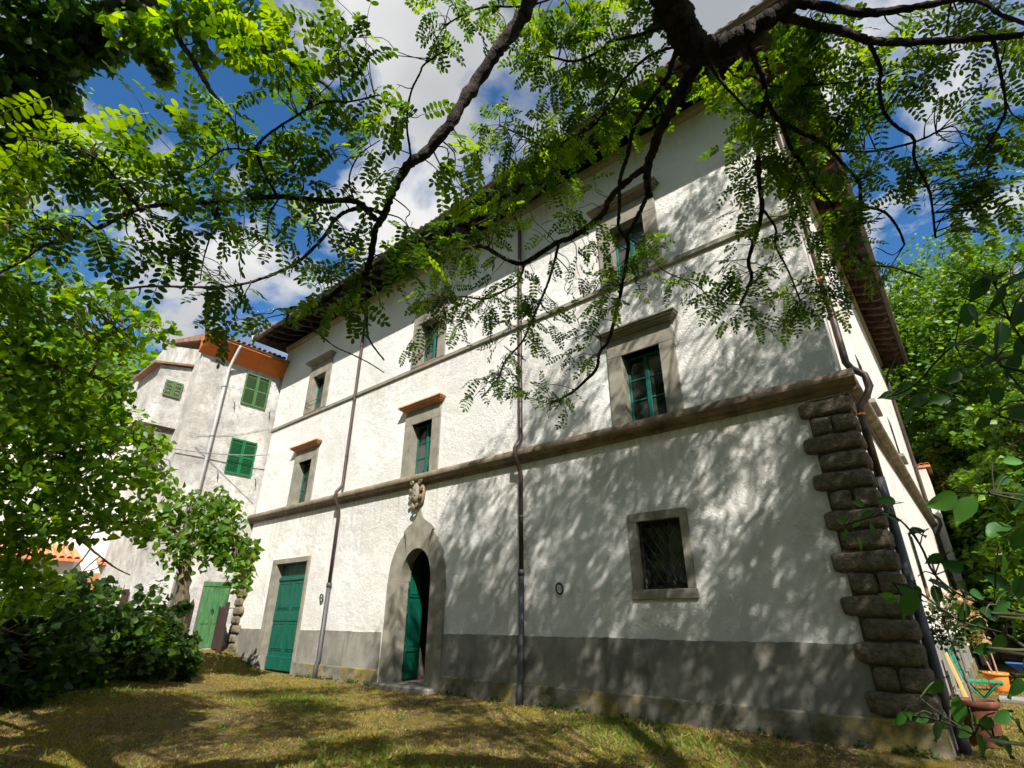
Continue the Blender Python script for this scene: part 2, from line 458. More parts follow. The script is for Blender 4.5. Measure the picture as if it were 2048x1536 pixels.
def mk_glass():
    m, t, b = newmat('dark_window_glass')
    v = pos(t)
    c = mixc(t, ramp(t, noise(t, v, 1.6, 4, 0.5), [(0.4, 0.0), (0.6, 1.0)]), (0.008, 0.009, 0.009), (0.085, 0.086, 0.08))
    t.links.new(c, b.inputs['Base Color'])
    b.inputs['Roughness'].default_value = 0.06
    b.inputs['Specular IOR Level'].default_value = 0.5
    bump(t, b, noise(t, v, 5, 2, 0.5), 0.06, 0.02)
    return m
M['glass'] = mk_glass()

def mk_leaf(name, stops, trans, rough=0.45, tcol=None, spec=0.35):
    """two-sided leaf: glossy upper skin plus light coming through; colour differs from leaf to leaf"""
    m, t, b = newmat(name)
    a = nd(t, 'ShaderNodeAttribute', attribute_name='rnd')
    c = ramp(t, a.outputs['Fac'], stops)
    t.links.new(c, b.inputs['Base Color'])
    b.inputs['Roughness'].default_value = rough
    b.inputs['Specular IOR Level'].default_value = spec
    tr = nd(t, 'ShaderNodeBsdfTranslucent')
    hv = nd(t, 'ShaderNodeHueSaturation', {'Hue': 0.475, 'Saturation': 1.1, 'Value': 2.4})
    t.links.new(c, hv.inputs['Color'])
    t.links.new(hv.outputs[0], tr.inputs['Color'])
    mx = nd(t, 'ShaderNodeMixShader')
    mx.inputs[0].default_value = trans
    t.links.new(b.outputs[0], mx.inputs[1]); t.links.new(tr.outputs[0], mx.inputs[2])
    t.links.new(mx.outputs[0], t.nodes['Material Output'].inputs['Surface'])
    return m
M['leaf_locust'] = mk_leaf('locust_leaf', [(0.0, (0.022, 0.060, 0.006)), (0.5, (0.050, 0.122, 0.010)), (1.0, (0.15, 0.26, 0.017))], 0.55)
M['leaf_linden'] = mk_leaf('linden_leaf', [(0.0, (0.045, 0.125, 0.011)), (0.5, (0.105, 0.235, 0.018)), (1.0, (0.22, 0.37, 0.028))], 0.45)
M['leaf_ivy'] = mk_leaf('ivy_leaf', [(0.0, (0.022, 0.065, 0.012)), (0.6, (0.05, 0.13, 0.018)), (1.0, (0.12, 0.23, 0.026))], 0.42)
M['leaf_hedge'] = mk_leaf('hedge_leaf', [(0.0, (0.010, 0.034, 0.006)), (0.6, (0.026, 0.072, 0.009)), (1.0, (0.10, 0.18, 0.016))], 0.36)
M['leaf_mulberry'] = mk_leaf('mulberry_leaf', [(0.0, (0.036, 0.10, 0.012)), (0.6, (0.075, 0.17, 0.018)), (1.0, (0.16, 0.27, 0.028))], 0.42)
M['leaf_wood'] = mk_leaf('woodland_leaf', [(0.0, (0.03, 0.085, 0.010)), (0.5, (0.07, 0.16, 0.016)), (1.0, (0.16, 0.28, 0.025))], 0.40)
M['leaf_yellow'] = mk_leaf('yellow_flower_leaf', [(0.0, (0.05, 0.11, 0.02)), (0.6, (0.12, 0.17, 0.02)), (1.0, (0.34, 0.27, 0.03))], 0.35)
M['leaf_near'] = mk_leaf('broad_shrub_leaf', [(0.0, (0.020, 0.075, 0.015)), (0.6, (0.04, 0.13, 0.022)), (1.0, (0.09, 0.24, 0.04))], 0.35)
M['leaf_dry'] = mk_leaf('dry_leaf', [(0.0, (0.30, 0.19, 0.08)), (1.0, (0.45, 0.31, 0.15))], 0.25)
M['flower'] = mk_leaf('cream_flower', [(0.0, (0.6, 0.56, 0.34)), (1.0, (0.72, 0.70, 0.5))], 0.3)
M['grass'] = mk_leaf('grass_blade', [(0.0, (0.32, 0.23, 0.09)), (0.45, (0.26, 0.205, 0.045)), (0.75, (0.19, 0.185, 0.022)), (1.0, (0.10, 0.165, 0.016))], 0.25, 0.6)

def mk_ground():
    m, t, b = newmat('dry_mossy_lawn')
    v = pos(t)
    f1 = ramp(t, noise(t, v, 0.55, 8, 0.62), [(0.38, 0.0), (0.62, 1.0)])
    f2 = ramp(t, noise(t, v, 5.0, 8, 0.75), [(0.42, 0.0), (0.66, 1.0)])
    c = mixc(t, f1, (0.155, 0.11, 0.045), (0.125, 0.105, 0.016))
    c = mixc(t, f2, c, (0.28, 0.205, 0.10))
    f3 = ramp(t, noise(t, pos(t, (1, 1, 1), (5, 2, 0)), 1.4, 8, 0.7), [(0.50, 0.0), (0.58, 0.85)])
    f4 = ramp(t, noise(t, pos(t, (1, 1, 1), (1, 8, 0)), 42.0, 4, 0.7), [(0.30, 0.55), (0.60, 0.0)])
    c = mixc(t, f4, c, (0.03, 0.022, 0.010))
    c = mixc(t, f3, c, (0.19, 0.155, 0.016))
    t.links.new(c, b.inputs['Base Color'])
    b.inputs['Roughness'].default_value = 0.97
    b.inputs['Specular IOR Level'].default_value = 0.1
    bump(t, b, noise(t, v, 22, 8, 0.8), 1.0, 0.07)
    return m
M['ground'] = mk_ground()
M['hill'] = plain('hill_undergrowth', (0.03, 0.055, 0.012), (0.06, 0.09, 0.02), 1.0, 0.95, 0.5, 0.1, 3)

# ------------------------------------------------------------------ ground
def gz(x, y):
    x = np.asarray(x, float); y = np.asarray(y, float)
    a = 0.58 * smooth01(-17.4, -20.4, x)
    b = 0.30 * smooth01(-7.5, -14.0, x) * smooth01(-2.6, -5.5, y)
    c = 10.0 * smooth01(19.0, 48.0, y) * smooth01(-16.0, -4.0, x)
    d = 0.02 * np.sin(x * 1.3 + 0.7 * y) + 0.014 * np.sin(2.7 * x - 1.9 * y)
    return np.maximum(a, b) + c + d * smooth01(0.0, 0.6, np.abs(y)) - 0.005

def axis_pts(lo, hi, nlo, nhi, fine):
    k = [lo]
    xs = list(np.linspace(nlo, nhi, fine))
    out = list(-np.geomspace(max(1e-3, -(lo - nlo)), 1.0, 14) + nlo) + xs + list(np.geomspace(1.0, hi - nhi, 14) + nhi)
    return np.array(sorted(set(np.round(out, 4))))
gx = axis_pts(-400, 400, -26, 12, 120)
gy = axis_pts(-400, 400, -14, 24, 120)
GX, GY = np.meshgrid(gx, gy)
GZ = gz(GX, GY)
me = bpy.data.meshes.new('ground')
nx, ny = len(gx), len(gy)
idx = np.arange(nx * ny).reshape(ny, nx)
F = np.stack([idx[:-1, :-1], idx[:-1, 1:], idx[1:, 1:], idx[1:, :-1]], -1).reshape(-1, 4)
me.from_pydata(np.stack([GX, GY, GZ], -1).reshape(-1, 3).tolist(), [], F.tolist())
me.polygons.foreach_set('use_smooth', [True] * len(F))
tag(link_mesh('ground', me, M['ground']), kind='structure')

# ------------------------------------------------------------------ the villa
X0, X1, YD, ZT = -20.15, -0.82, 18.0, 12.15
WC = (-17.05, -10.85, -4.10)          # window axes
villa = empty('villa', (-10.5, 0, 0), 'tall white stucco villa with grey stone trim, green door and rounded corner stones', 'villa')
HOLES = []
for cx in WC:
    HOLES.append((cx - 0.43, cx + 0.43, 5.02, 6.55))
    HOLES.append((cx - 0.43, cx + 0.43, 8.44, 9.93))
HOLES.append((-4.56, -3.71, 1.95, 3.12))
HOLES.append((-17.76, -15.86, -0.1, 3.12))
DX = -10.65
HOLES.append((DX - 0.60, DX + 0.60, -0.1, 3.11))
RV = 0.30                              # depth of the reveals
mb = MB()
xs = sorted({X0, X1, *[h[0] for h in HOLES], *[h[1] for h in HOLES]})
zs = sorted({-0.4, ZT, *[h[2] for h in HOLES], *[h[3] for h in HOLES]})
for i in range(len(xs) - 1):
    for j in range(len(zs) - 1):
        cx, cz = (xs[i] + xs[i + 1]) / 2, (zs[j] + zs[j + 1]) / 2
        if any(h[0] < cx < h[1] and h[2] < cz < h[3] for h in HOLES):
            continue
        mb.add([(xs[i], 0, zs[j]), (xs[i + 1], 0, zs[j]), (xs[i + 1], 0, zs[j + 1]), (xs[i], 0, zs[j + 1])], [(0, 1, 2, 3)])
for x0, x1, z0, z1 in HOLES:
    mb.add([(x0, 0, z0), (x1, 0, z0), (x1, RV, z0), (x0, RV, z0), (x0, 0, z1), (x1, 0, z1), (x1, RV, z1), (x0, RV, z1)],
           [(0, 1, 2, 3), (4, 7, 6, 5), (0, 3, 7, 4), (1, 5, 6, 2)])
me = mb.mesh('front_wall')
link_mesh('front_wall', me, M['stucco'], villa)
mb = MB()
mb.add([(X1, 0, -0.4), (X1, YD, -0.4), (X1, YD, ZT), (X1, 0, ZT)], [(0, 1, 2, 3)])
mb.build('side_wall', M['stucco_side'], villa, False)
mb = MB()
mb.add([(X0, 0, -0.4), (X0, YD, -0.4), (X0, YD, ZT), (X0, 0, ZT), (X1, YD, -0.4), (X1, YD, ZT)], [(0, 3, 2, 1), (1, 2, 5, 4)])
mb.build('rear_wall', M['stucco'], villa, False)

# plinth panels and the stepped base below them, in stones
def strip_pieces(name, x0, x1, n, mat, fn, gap=0.004):
    e = np.linspace(x0, x1, n + 1)
    for i in range(1, n):
        e[i] += random.uniform(-0.12, 0.12)
    for i in range(n):
        mb = MB(); fn(mb, e[i] + (gap if i else 0), e[i + 1]); mb.build(name, mat, villa)
PL = ((X0 - 0.0, -18.06, 2), (-15.70, -11.83, 3), (-9.58, X1 + 0.02, 6))
for x0, x1, n in PL:
    mb = MB(); npl = max(6, int((x1 - x0) / 0.12))
    pxs = np.linspace(x0, x1, npl + 1)
    tz = [1.17 + random.uniform(-0.007, 0.007) + 0.006 * math.sin(q * 2.1) for q in pxs]
    vs_ = [(q, -0.02, 0.30) for q in pxs] + [(q, -0.02, z_) for q, z_ in zip(pxs, tz)] + [(q, 0.02, z_ + 0.006) for q, z_ in zip(pxs, tz)]
    n1_ = npl + 1
    mb.add(vs_, [(i, i + 1, n1_ + i + 1, n1_ + i) for i in range(npl)] + [(n1_ + i, n1_ + i + 1, 2 * n1_ + i + 1, 2 * n1_ + i) for i in range(npl)] + [(0, n1_, 2 * n1_), (npl, 2 * n1_ + npl, n1_ + npl)])
    mb.build('plinth', M['plinth'], villa)
    def fs(m, a, b):
        m.prism([(-0.075, -0.35), (-0.07, 0.315), (-0.055, 0.335), (0.1, 0.335), (0.1, -0.35)], 'x', a, b)
    strip_pieces('base_stone', x0 - (0.03 if x0 == X0 else 0), x1 + (0.05 if x1 > -1 else 0), n, M['step'], fs, 0.006)
mb = MB(); mb.box(X1, X1 + 0.02, 0.15, YD, 0.32, 1.17); mb.build('plinth', M['plinth'], villa)
mb = MB(); mb.box(X1 - 0.05, X1 + 0.07, 0.10, YD, -0.35, 0.33); mb.build('base_stone', M['step'], villa)

# half-round belt course, in lengths; it turns the corner
def belt_prof(o):
    q = [(0.04, 4.70), (-0.045, 4.70), (-0.05, 4.78), (-0.10, 4.79)]
    for k in range(9):
        a = -math.pi / 2 + math.pi * k / 8
        q.append((-0.10 - 0.115 * math.cos(a), 4.905 + 0.115 * math.sin(a)))
    return q + [(-0.04, 5.035), (0.04, 5.035)]
def fb(m, a, b):
    m.prism(belt_prof(0), 'x', a, b)
strip_pieces('belt_stone', X0 - 0.18, X1 + 0.20, 13, M['belt'], fb, 0.006)
for k in range(8):
    a, b = 0.06 + k * 2.2, 0.06 + (k + 1) * 2.2 - 0.006
    mb = MB(); mb.prism([(X1 - q[0] * 0.95, q[1]) for q in belt_prof(0)], 'y', a, b); mb.build('belt_stone', M['belt'], villa)
def fst(m, a, b):
    m.prism([(0.05, 8.265), (-0.03, 8.265), (-0.055, 8.30), (-0.055, 8.40), (0.05, 8.425)], 'x', a, b)
strip_pieces('string_course', X0 - 0.03, X1 + 0.03, 9, M['trim'], fst, 0.004)
def fc(m, a, b):
    m.prism([(0.05, 11.92), (-0.04, 11.92), (-0.10, 12.0), (-0.11, 12.13), (0.05, 12.13)], 'x', a, b)
strip_pieces('eave_moulding', X0 - 0.04, X1 + 0.08, 8, M['olive'], fc, 0.004)
mb = MB(); mb.prism([(X1 - 0.05, 11.92), (X1 + 0.04, 11.92), (X1 + 0.10, 12.0), (X1 + 0.11, 12.13), (X1 - 0.05, 12.13)], 'y', 0.06, YD)
mb.build('eave_moulding', M['olive'], villa)

# rounded corner stones
def pillow(x0, x1, y0, y1, z0, z1, seed, amp=0.0055):
    bm = bmesh.new()
    bmesh.ops.create_cube(bm, size=2)
    bmesh.ops.subdivide_edges(bm, edges=bm.edges[:], cuts=7, use_grid_fill=True)
    rs = random.Random(seed)
    ph = [rs.uniform(0, 6) for _ in range(6)]
    hx, hy, hz = (x1 - x0) / 2, (y1 - y0) / 2, (z1 - z0) / 2
    r = min(hz * 0.66, hx * 0.5, hy * 0.5)
    for v in bm.verts:
        q = Vector((v.co.x * hx, v.co.y * hy, v.co.z * hz))
        core = Vector((max(-(hx - r), min(hx - r, q.x)), max(-(hy - r), min(hy - r, q.y)), max(-(hz - r), min(hz - r, q.z))))
        d = q - core
        if d.length > 1e-6:
            m_ = max(abs(d.x), abs(d.y), abs(d.z))
            q = core + d.normalized() * (m_ * 0.97 + 0.03 * d.length)
        n = amp * (math.sin(q.x * 17 + ph[0]) + math.sin(q.y * 19 + ph[1]) * 0.7 + math.sin(q.z * 23 + ph[2] + q.x * 9))
        q = q + (d.normalized() if d.length > 1e-6 else Vector()) * n
        v.co = q + Vector(((x0 + x1) / 2, (y0 + y1) / 2, (z0 + z1) / 2))
    for f in bm.faces: f.smooth = True
    me = bpy.data.meshes.new('corner_stone'); bm.to_mesh(me); bm.free()
    return me
cz0, ch = 0.36, 0.2865
mb = MB(); mb.box(X1 - 0.56, X1 + 0.03, -0.035, 0.3, cz0, cz0 + 15 * ch); mb.build('mortar_bed', M['soil'], villa)  # dark mortar backing, its tone standing in for shadow between the stones
mb = MB(); mb.box(X0 - 0.06, X0 + 0.42, -0.035, 0.3, cz0, cz0 + 12 * ch); mb.build('mortar_bed', M['soil'], villa)
for k in range(15):
    z0 = cz0 + k * ch
    L = 0.78 if k % 2 == 0 else 0.62
    xr = X1 + 0.07
    if k % 2 == 1 and k in (1, 5, 9, 13):
        xm = xr - L * (0.50 + 0.05 * math.sin(k * 2.1))
        link_mesh('corner_stone', pillow(xr - L, xm - 0.004, -0.085, 0.30, z0 + 0.006, z0 + ch - 0.007, k * 3 + 1), M['quoin'], villa)
        link_mesh('corner_stone', pillow(xm + 0.004, xr, -0.09, 0.42, z0 + 0.006, z0 + ch - 0.007, k * 3 + 2), M['quoin'], villa)
    else:
        link_mesh('corner_stone', pillow(xr - L + 0.02 * math.sin(k), xr, -0.09, 0.55 if k % 2 else 0.38, z0 + 0.006, z0 + ch - 0.007, k * 3), M['quoin'], villa)
for k in range(12):
    z0 = 0.42 + k * ch
    L = 0.72 if k % 2 == 0 else 0.55
    link_mesh('corner_stone', pillow(X0 - 0.10, X0 - 0.10 + L, -0.10, 0.4, z0 + 0.006, z0 + ch - 0.007, 100 + k), M['quoin_pale'], villa)

# window surrounds, casements
def surround(cx, z0, ztop, corn_mat, corn):
    # root part: the two jambs + head as separate stones below one part
    mb = MB(); mb.bbox(cx - 0.75, cx - 0.425, -0.045, 0.24, z0, ztop - 0.33, 0.006)
    s = mb.build('window_surround', M['trim'], villa)
    mb = MB(); mb.bbox(cx + 0.425, cx + 0.75, -0.045, 0.24, z0, ztop - 0.33, 0.006); mb.build('jamb', M['trim'], s)
    mb = MB(); mb.bbox(cx - 0.75, cx + 0.75, -0.047, 0.24, ztop - 0.33, ztop, 0.006); mb.build('lintel', M['trim'], s)
    mb = MB(); mb.bbox(cx - 0.735, cx + 0.735, -0.03, 0.05, ztop, corn, 0.004); mb.build('frieze', M['trim'], s)
    mb = MB()
    for (e, y, a, b) in ((0.02, 0.06, 0.0, 0.035), (0.07, 0.11, 0.035, 0.075), (0.13, 0.17, 0.075, 0.115), (0.155, 0.20, 0.115, 0.16)):
        mb.bbox(cx - 0.75 - e, cx + 0.75 + e, -0.04 - y, 0.05, corn + a, corn + b, 0.006)
    mb.build('cornice', corn_mat, s)
def casement(cx, z0, z1, half=0.43, mat='teal', rows=3, y=0.20):
    mb = MB()
    w = 0.055
    for a, b in ((cx - half, cx - half + w), (cx + half - w, cx + half), (cx - 0.045, cx + 0.045)):
        mb.bbox(a, b, y, y + 0.06, z0, z1, 0.006)
    for a, b in ((z0, z0 + 0.07), (z1 - 0.06, z1)):
        for s_ in (-1, 1):
            xa, xb = (cx - half + w, cx - 0.045) if s_ < 0 else (cx + 0.045, cx + half - w)
            mb.bbox(xa, xb, y + 0.004, y + 0.056, a, b, 0.005)
    win = mb.build('window', M[mat], villa)
    for s_ in (-1, 1):
        xa, xb = (cx - half + w, cx - 0.045) if s_ < 0 else (cx + 0.045, cx + half - w)
        h = (z1 - z0 - 0.13) / rows
        for r_ in range(rows):
            a = z0 + 0.07 + r_ * h
            mb = MB(); mb.box(xa + 0.002, xb - 0.002, y + 0.026, y + 0.032, a + 0.014, a + h - 0.014)
            mb.build('pane', M['glass'], win)
            if r_:
                mb = MB(); mb.box(xa, xb, y + 0.012, y + 0.05, a - 0.014, a + 0.014); mb.build('glazing_bar', M[mat], win)
for i, cx in enumerate(WC):
    surround(cx, 5.03, 6.88, M['terra'] if i < 2 else M['trim'], 6.985)
    casement(cx, 5.04, 6.55)
    surround(cx, 8.43, 10.25, M['trim'], 10.44)
    casement(cx, 8.45, 9.93)
# terracotta sill tiles on the string course and belt
for cx in WC[:2]:
    mb = MB(); mb.bbox(cx - 0.42, cx + 0.42, -0.05, 0.2, 8.428, 8.455, 0.004); mb.build('sill_tile', M['terra'], villa)
# small iron brackets at the upper left window
mb = MB()
for z in (8.62, 8.78):
    mb.tube([(WC[0] - 0.43, 0.05, z), (WC[0] - 0.40, -0.16, z), (WC[0] - 0.33, -0.18, z), (WC[0] + 0.3, -0.17, z)], 0.008, 5)
mb.tube([(WC[0] - 0.40, -0.17, 8.55), (WC[0] - 0.40, -0.17, 8.85)], 0.008, 5)
mb.build('flower_rail', M['iron'], villa)

# grated ground-floor window
mb = MB(); mb.bbox(-4.73, -4.555, -0.03, 0.22, 1.95, 3.115, 0.006); s = mb.build('window_surround', M['trim'], villa)
mb = MB(); mb.bbox(-3.715, -3.57, -0.03, 0.22, 1.95, 3.115, 0.006); mb.build('jamb', M['trim'], s)
mb = MB(); mb.bbox(-4.73, -4.16, -0.032, 0.22, 3.115, 3.27, 0.006); mb.build('lintel', M['trim'], s)
mb = MB(); mb.bbox(-4.155, -3.57, -0.031, 0.22, 3.115, 3.27, 0.006); mb.build('lintel', M['trim'], s)
mb = MB(); mb.bbox(-4.75, -3.55, -0.045, 0.22, 1.79, 1.95, 0.01); mb.build('sill', M['trim'], s)
casement(-4.135, 1.955, 3.115, 0.425, 'iron', 2, 0.21)
mb = MB()
gx0, gx1, gz0, gz1 = -4.555, -3.715, 1.955, 3.11
def clip_line(x, z, dx, dz):
    ts = []
    for a, b, d in ((x, gx0, dx), (x, gx1, dx), (z, gz0, dz), (z, gz1, dz)):
        ts.append((b - a) / d)
    lo = max(min(ts[0], ts[1]), min(ts[2], ts[3])); hi = min(max(ts[0], ts[1]), max(ts[2], ts[3]))
    return (lo, hi) if hi - lo > 0.03 else None
grate = None
for sgn in (-1, 1):
    for k in range(-12, 13):
        x = -4.135 + k * 0.168; z = 2.53
        r_ = clip_line(x, z, 0.62 * sgn, 1.0)
        if r_:
            yb = 0.075 if sgn < 0 else 0.089
            m1 = MB(); m1.tube([(x + 0.62 * sgn * t, yb, z + t) for t in r_], 0.0085, 6)
            if grate is None:
                mf = MB()
                for a, b, c, d in ((gx0, gx1, gz0, gz0 + 0.02), (gx0, gx1, gz1 - 0.02, gz1), (gx0, gx0 + 0.02, gz0 + 0.02, gz1 - 0.02), (gx1 - 0.02, gx1, gz0 + 0.02, gz1 - 0.02)):
                    mf.box(a, b, 0.065, 0.099, c, d)
                grate = mf.build('window_grate', M['iron'], villa)
            m1.build('grate_bar', M['iron'], grate)

# arched stone doorway with an ogee point
def arch_inner(n=16):
    q = []
    for k in range(n + 1):
        a = math.pi * k / n
        q.append((DX + 0.57 * math.cos(a), 2.33 + 0.78 * math.sin(a) ** 0.92))
    return q
def arch_outer():
    # right side going up to the tip, mirrored
    rt = []
    for k in range(10):
        a = R(62) * k / 9
        rt.append((1.06 * math.cos(a), 2.33 + 1.36 * math.sin(a)))
    rt += [(0.60, 3.54), (0.54, 3.60), (0.42, 3.69), (0.27, 3.76), (0.17, 3.82), (0.10, 3.90), (0.055, 3.99), (0.02, 4.08)]
    return [(DX + x, z) for x, z in rt] + [(DX - x, z) for x, z in reversed(rt)]
inn, out = arch_inner(), arch_outer()
def ring_mesh(inn, out, y0, y1):
    """ring between two polylines (same direction, right to left), resampled to the same count"""
    def rs(q, n):
        q = np.array(q); d = np.r_[0, np.cumsum(np.hypot(*np.diff(q, axis=0).T))]
        t = np.linspace(0, d[-1], n)
        return np.c_[np.interp(t, d, q[:, 0]), np.interp(t, d, q[:, 1])]
    a, b = rs(inn, 49), rs(out, 49)
    # keep the point of the ogee
    b[24] = (DX, 4.10)
    n = 49
    v = [(x, y0, z) for x, z in a] + [(x, y0, z) for x, z in b] + [(x, y1, z) for x, z in a] + [(x, y1, z) for x, z in b]
    f = []
    for i in range(n - 1):
        f += [(i, i + 1, n + i + 1, n + i), (2 * n + i, 3 * n + i, 3 * n + i + 1, 2 * n + i + 1), (i, 2 * n + i, 2 * n + i + 1, i + 1), (n + i, n + i + 1, 3 * n + i + 1, 3 * n + i)]
    f += [(0, n, 3 * n, 2 * n), (n - 1, 3 * n - 1, 4 * n - 1, 2 * n - 1)]
    m = MB(); m.add(v, f); return m
ds = ring_mesh(inn, out, -0.05, 0.28).build('door_surround', M['trim'], villa)
for s_ in (-1, 1):
    a, b = (DX - 1.075, DX - 0.57) if s_ < 0 else (DX + 0.57, DX + 1.075)
    mb = MB(); mb.bbox(a, b, -0.055, 0.28, 0.02, 2.325, 0.006); mb.build('jamb', M['trim'], ds)
mb = MB(); mb.bbox(DX - 0.98, DX + 1.0, -0.30, 0.30, -0.1, 0.10, 0.03); mb.build('threshold', M['trim'], villa)
# vestibule behind the open door
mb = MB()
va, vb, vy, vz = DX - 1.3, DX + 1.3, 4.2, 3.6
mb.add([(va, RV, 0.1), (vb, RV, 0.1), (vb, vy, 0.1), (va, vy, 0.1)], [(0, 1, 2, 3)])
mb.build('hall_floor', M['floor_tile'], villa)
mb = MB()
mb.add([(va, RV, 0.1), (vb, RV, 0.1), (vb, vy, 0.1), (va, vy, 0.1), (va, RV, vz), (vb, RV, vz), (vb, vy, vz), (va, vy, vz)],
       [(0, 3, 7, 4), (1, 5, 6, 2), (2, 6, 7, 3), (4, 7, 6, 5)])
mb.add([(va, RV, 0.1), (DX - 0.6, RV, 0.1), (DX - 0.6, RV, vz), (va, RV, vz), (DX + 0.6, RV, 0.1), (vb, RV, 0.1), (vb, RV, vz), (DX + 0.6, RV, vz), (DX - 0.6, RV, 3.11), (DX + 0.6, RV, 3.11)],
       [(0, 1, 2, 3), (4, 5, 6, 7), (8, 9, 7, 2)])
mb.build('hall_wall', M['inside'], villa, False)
# left leaf of the door, ajar: arched top, two recessed panels
ang = R(97)
hx, hy = DX - 0.565, 0.24
ux, uy = math.cos(ang), math.sin(ang)
def LP(u, n, z):    # u along the leaf from the hinge, n out of its face
    return (hx + ux * u + uy * n, hy + uy * u - ux * n, z)
lw = 0.56
outl = [(0, 0.13), (lw, 0.13), (lw, 2.98)] + [(lw - lw * k / 8, 2.33 + 0.70 * math.sqrt(max(0, 1 - (k / 8) ** 2))) for k in range(1, 9)]
mb = MB()
n_ = len(outl)
mb.add([LP(u, 0.0, z) for u, z in outl] + [LP(u, -0.05, z) for u, z in outl],
       [tuple(range(n_)), tuple(range(2 * n_ - 1, n_ - 1, -1))] + [(i, n_ + i, n_ + (i + 1) % n_, (i + 1) % n_) for i in range(n_)])
leaf = mb.build('door_leaf', M['green'], villa)
def leaf_box(u0, u1, z0, z1, n0, n1, name):
    m = MB(); P8 = [LP(u, n, z) for z in (z0, z1) for u, n in ((u0, n0), (u1, n0), (u1, n1), (u0, n1))]
    m.add(P8, [(0, 3, 2, 1), (4, 5, 6, 7), (0, 1, 5, 4), (1, 2, 6, 5), (2, 3, 7, 6), (3, 0, 4, 7)])
    return m.build(name, M['green'], leaf)
for z0, z1 in ((0.85, 1.95), (2.05, 2.35)):
    leaf_box(0.11, lw - 0.11, z0, z1, 0.001, 0.012, 'panel')
leaf_box(0.0, lw, 0.16, 0.62, 0.001, 0.018, 'kick_board')
for z0, z1 in ((0.74, 0.79), (1.98, 2.02)):
    leaf_box(0.06, lw - 0.06, z0, z1, 0.001, 0.022, 'moulding')
for z in (0.9, 1.6, 2.2):
    m = MB(); m.tube([LP(0.012, 0.012, z - 0.06), LP(0.012, 0.012, z + 0.06)], 0.014, 6); m.build('hinge', M['iron'], leaf)

# big square-headed green double door
mb = MB(); mb.bbox(-18.04, -17.755, -0.045, 0.24, 0.42, 3.115, 0.006); s = mb.build('door_surround', M['trim'], villa)
mb = MB(); mb.bbox(-15.865, -15.72, -0.045, 0.24, 0.0, 3.115, 0.006); mb.build('jamb', M['trim'], s)
mb = MB(); mb.bbox(-18.04, -15.72, -0.048, 0.24, 3.115, 3.27, 0.006); mb.build('lintel', M['trim'], s)
mb = MB(); mb.bbox(-18.10, -17.75, -0.09, 0.24, -0.1, 0.42, 0.01); mb.build('footing_stone', M['trim'], s)
mb = MB(); mb.bbox(-17.755, -15.865, 0.19, 0.24, 2.72, 3.11, 0.004); s2 = mb.build('transom_board', M['green'], villa)
for k, (a, b) in enumerate(((-17.75, -16.815), (-16.805, -15.87))):
    mb = MB(); mb.bbox(a, b, 0.16, 0.21, 0.03, 2.72, 0.006); lf = mb.build('door_leaf', M['green'], villa)
    for z0, z1 in ((0.62, 1.30), (1.78, 2.48)):
        mb = MB(); mb.bbox(a + 0.13, b - 0.13, 0.142, 0.16, z0, z1, 0.012); mb.build('panel', M['green'], lf)
        mb = MB()
        for q in ((a + 0.09, a + 0.115, z0 - 0.04, z1 + 0.04), (b - 0.115, b - 0.09, z0 - 0.04, z1 + 0.04)):
            mb.box(q[0], q[1], 0.146, 0.16, q[2], q[3])
        for q in ((z0 - 0.04, z0 - 0.015), (z1 + 0.015, z1 + 0.04)):
            mb.box(a + 0.117, b - 0.117, 0.147, 0.16, q[0], q[1])
        mb.build('panel_moulding', M['green'], lf)
    mb = MB(); mb.bbox(a + 0.01, b - 0.01, 0.135, 0.16, 0.05, 0.42, 0.01); mb.build('kick_board', M['green'], lf)
    mb = MB(); mb.bbox(a + 0.01, b - 0.01, 0.140, 0.16, 1.40, 1.66, 0.012); mb.build('middle_rail', M['green'], lf)
    mb = MB(); mb.bbox(a + 0.0, b - 0.0, 0.125, 0.16, 2.60, 2.69, 0.01); mb.build('drip_rail', M['green'], lf)

# carved crest above the arch
cxx, czz = -10.74, 4.52
def blob(c, r, seed, nz=0.1):
    bm = bmesh.new(); bmesh.ops.create_icosphere(bm, subdivisions=2, radius=1)
    rs = random.Random(seed); ph = [rs.uniform(0, 6) for _ in range(3)]
    for v in bm.verts:
        k = 1 + nz * (math.sin(v.co.x * 7 + ph[0]) + math.sin(v.co.z * 6 + ph[1]) + math.sin(v.co.y * 5 + ph[2])) / 2
        v.co = Vector((c[0] + v.co.x * r[0] * k, c[1] + v.co.y * r[1] * k, c[2] + v.co.z * r[2] * k))
    for f in bm.faces: f.smooth = True
    bm.verts.index_update()
    vs = [v.co.copy() for v in bm.verts]; fs = [[v.index for v in f.verts] for f in bm.faces]
    bm.free(); return vs, fs
mb = MB(); mb.add(*blob((cxx, -0.06, czz), (0.25, 0.12, 0.43), 3, 0.08), True)
cr = mb.build('crest', M['crest'], villa)
mb = MB(); mb.add(*blob((cxx, -0.16, czz - 0.02), (0.15, 0.075, 0.27), 4, 0.03), True); mb.build('shield', M['trim'], cr)
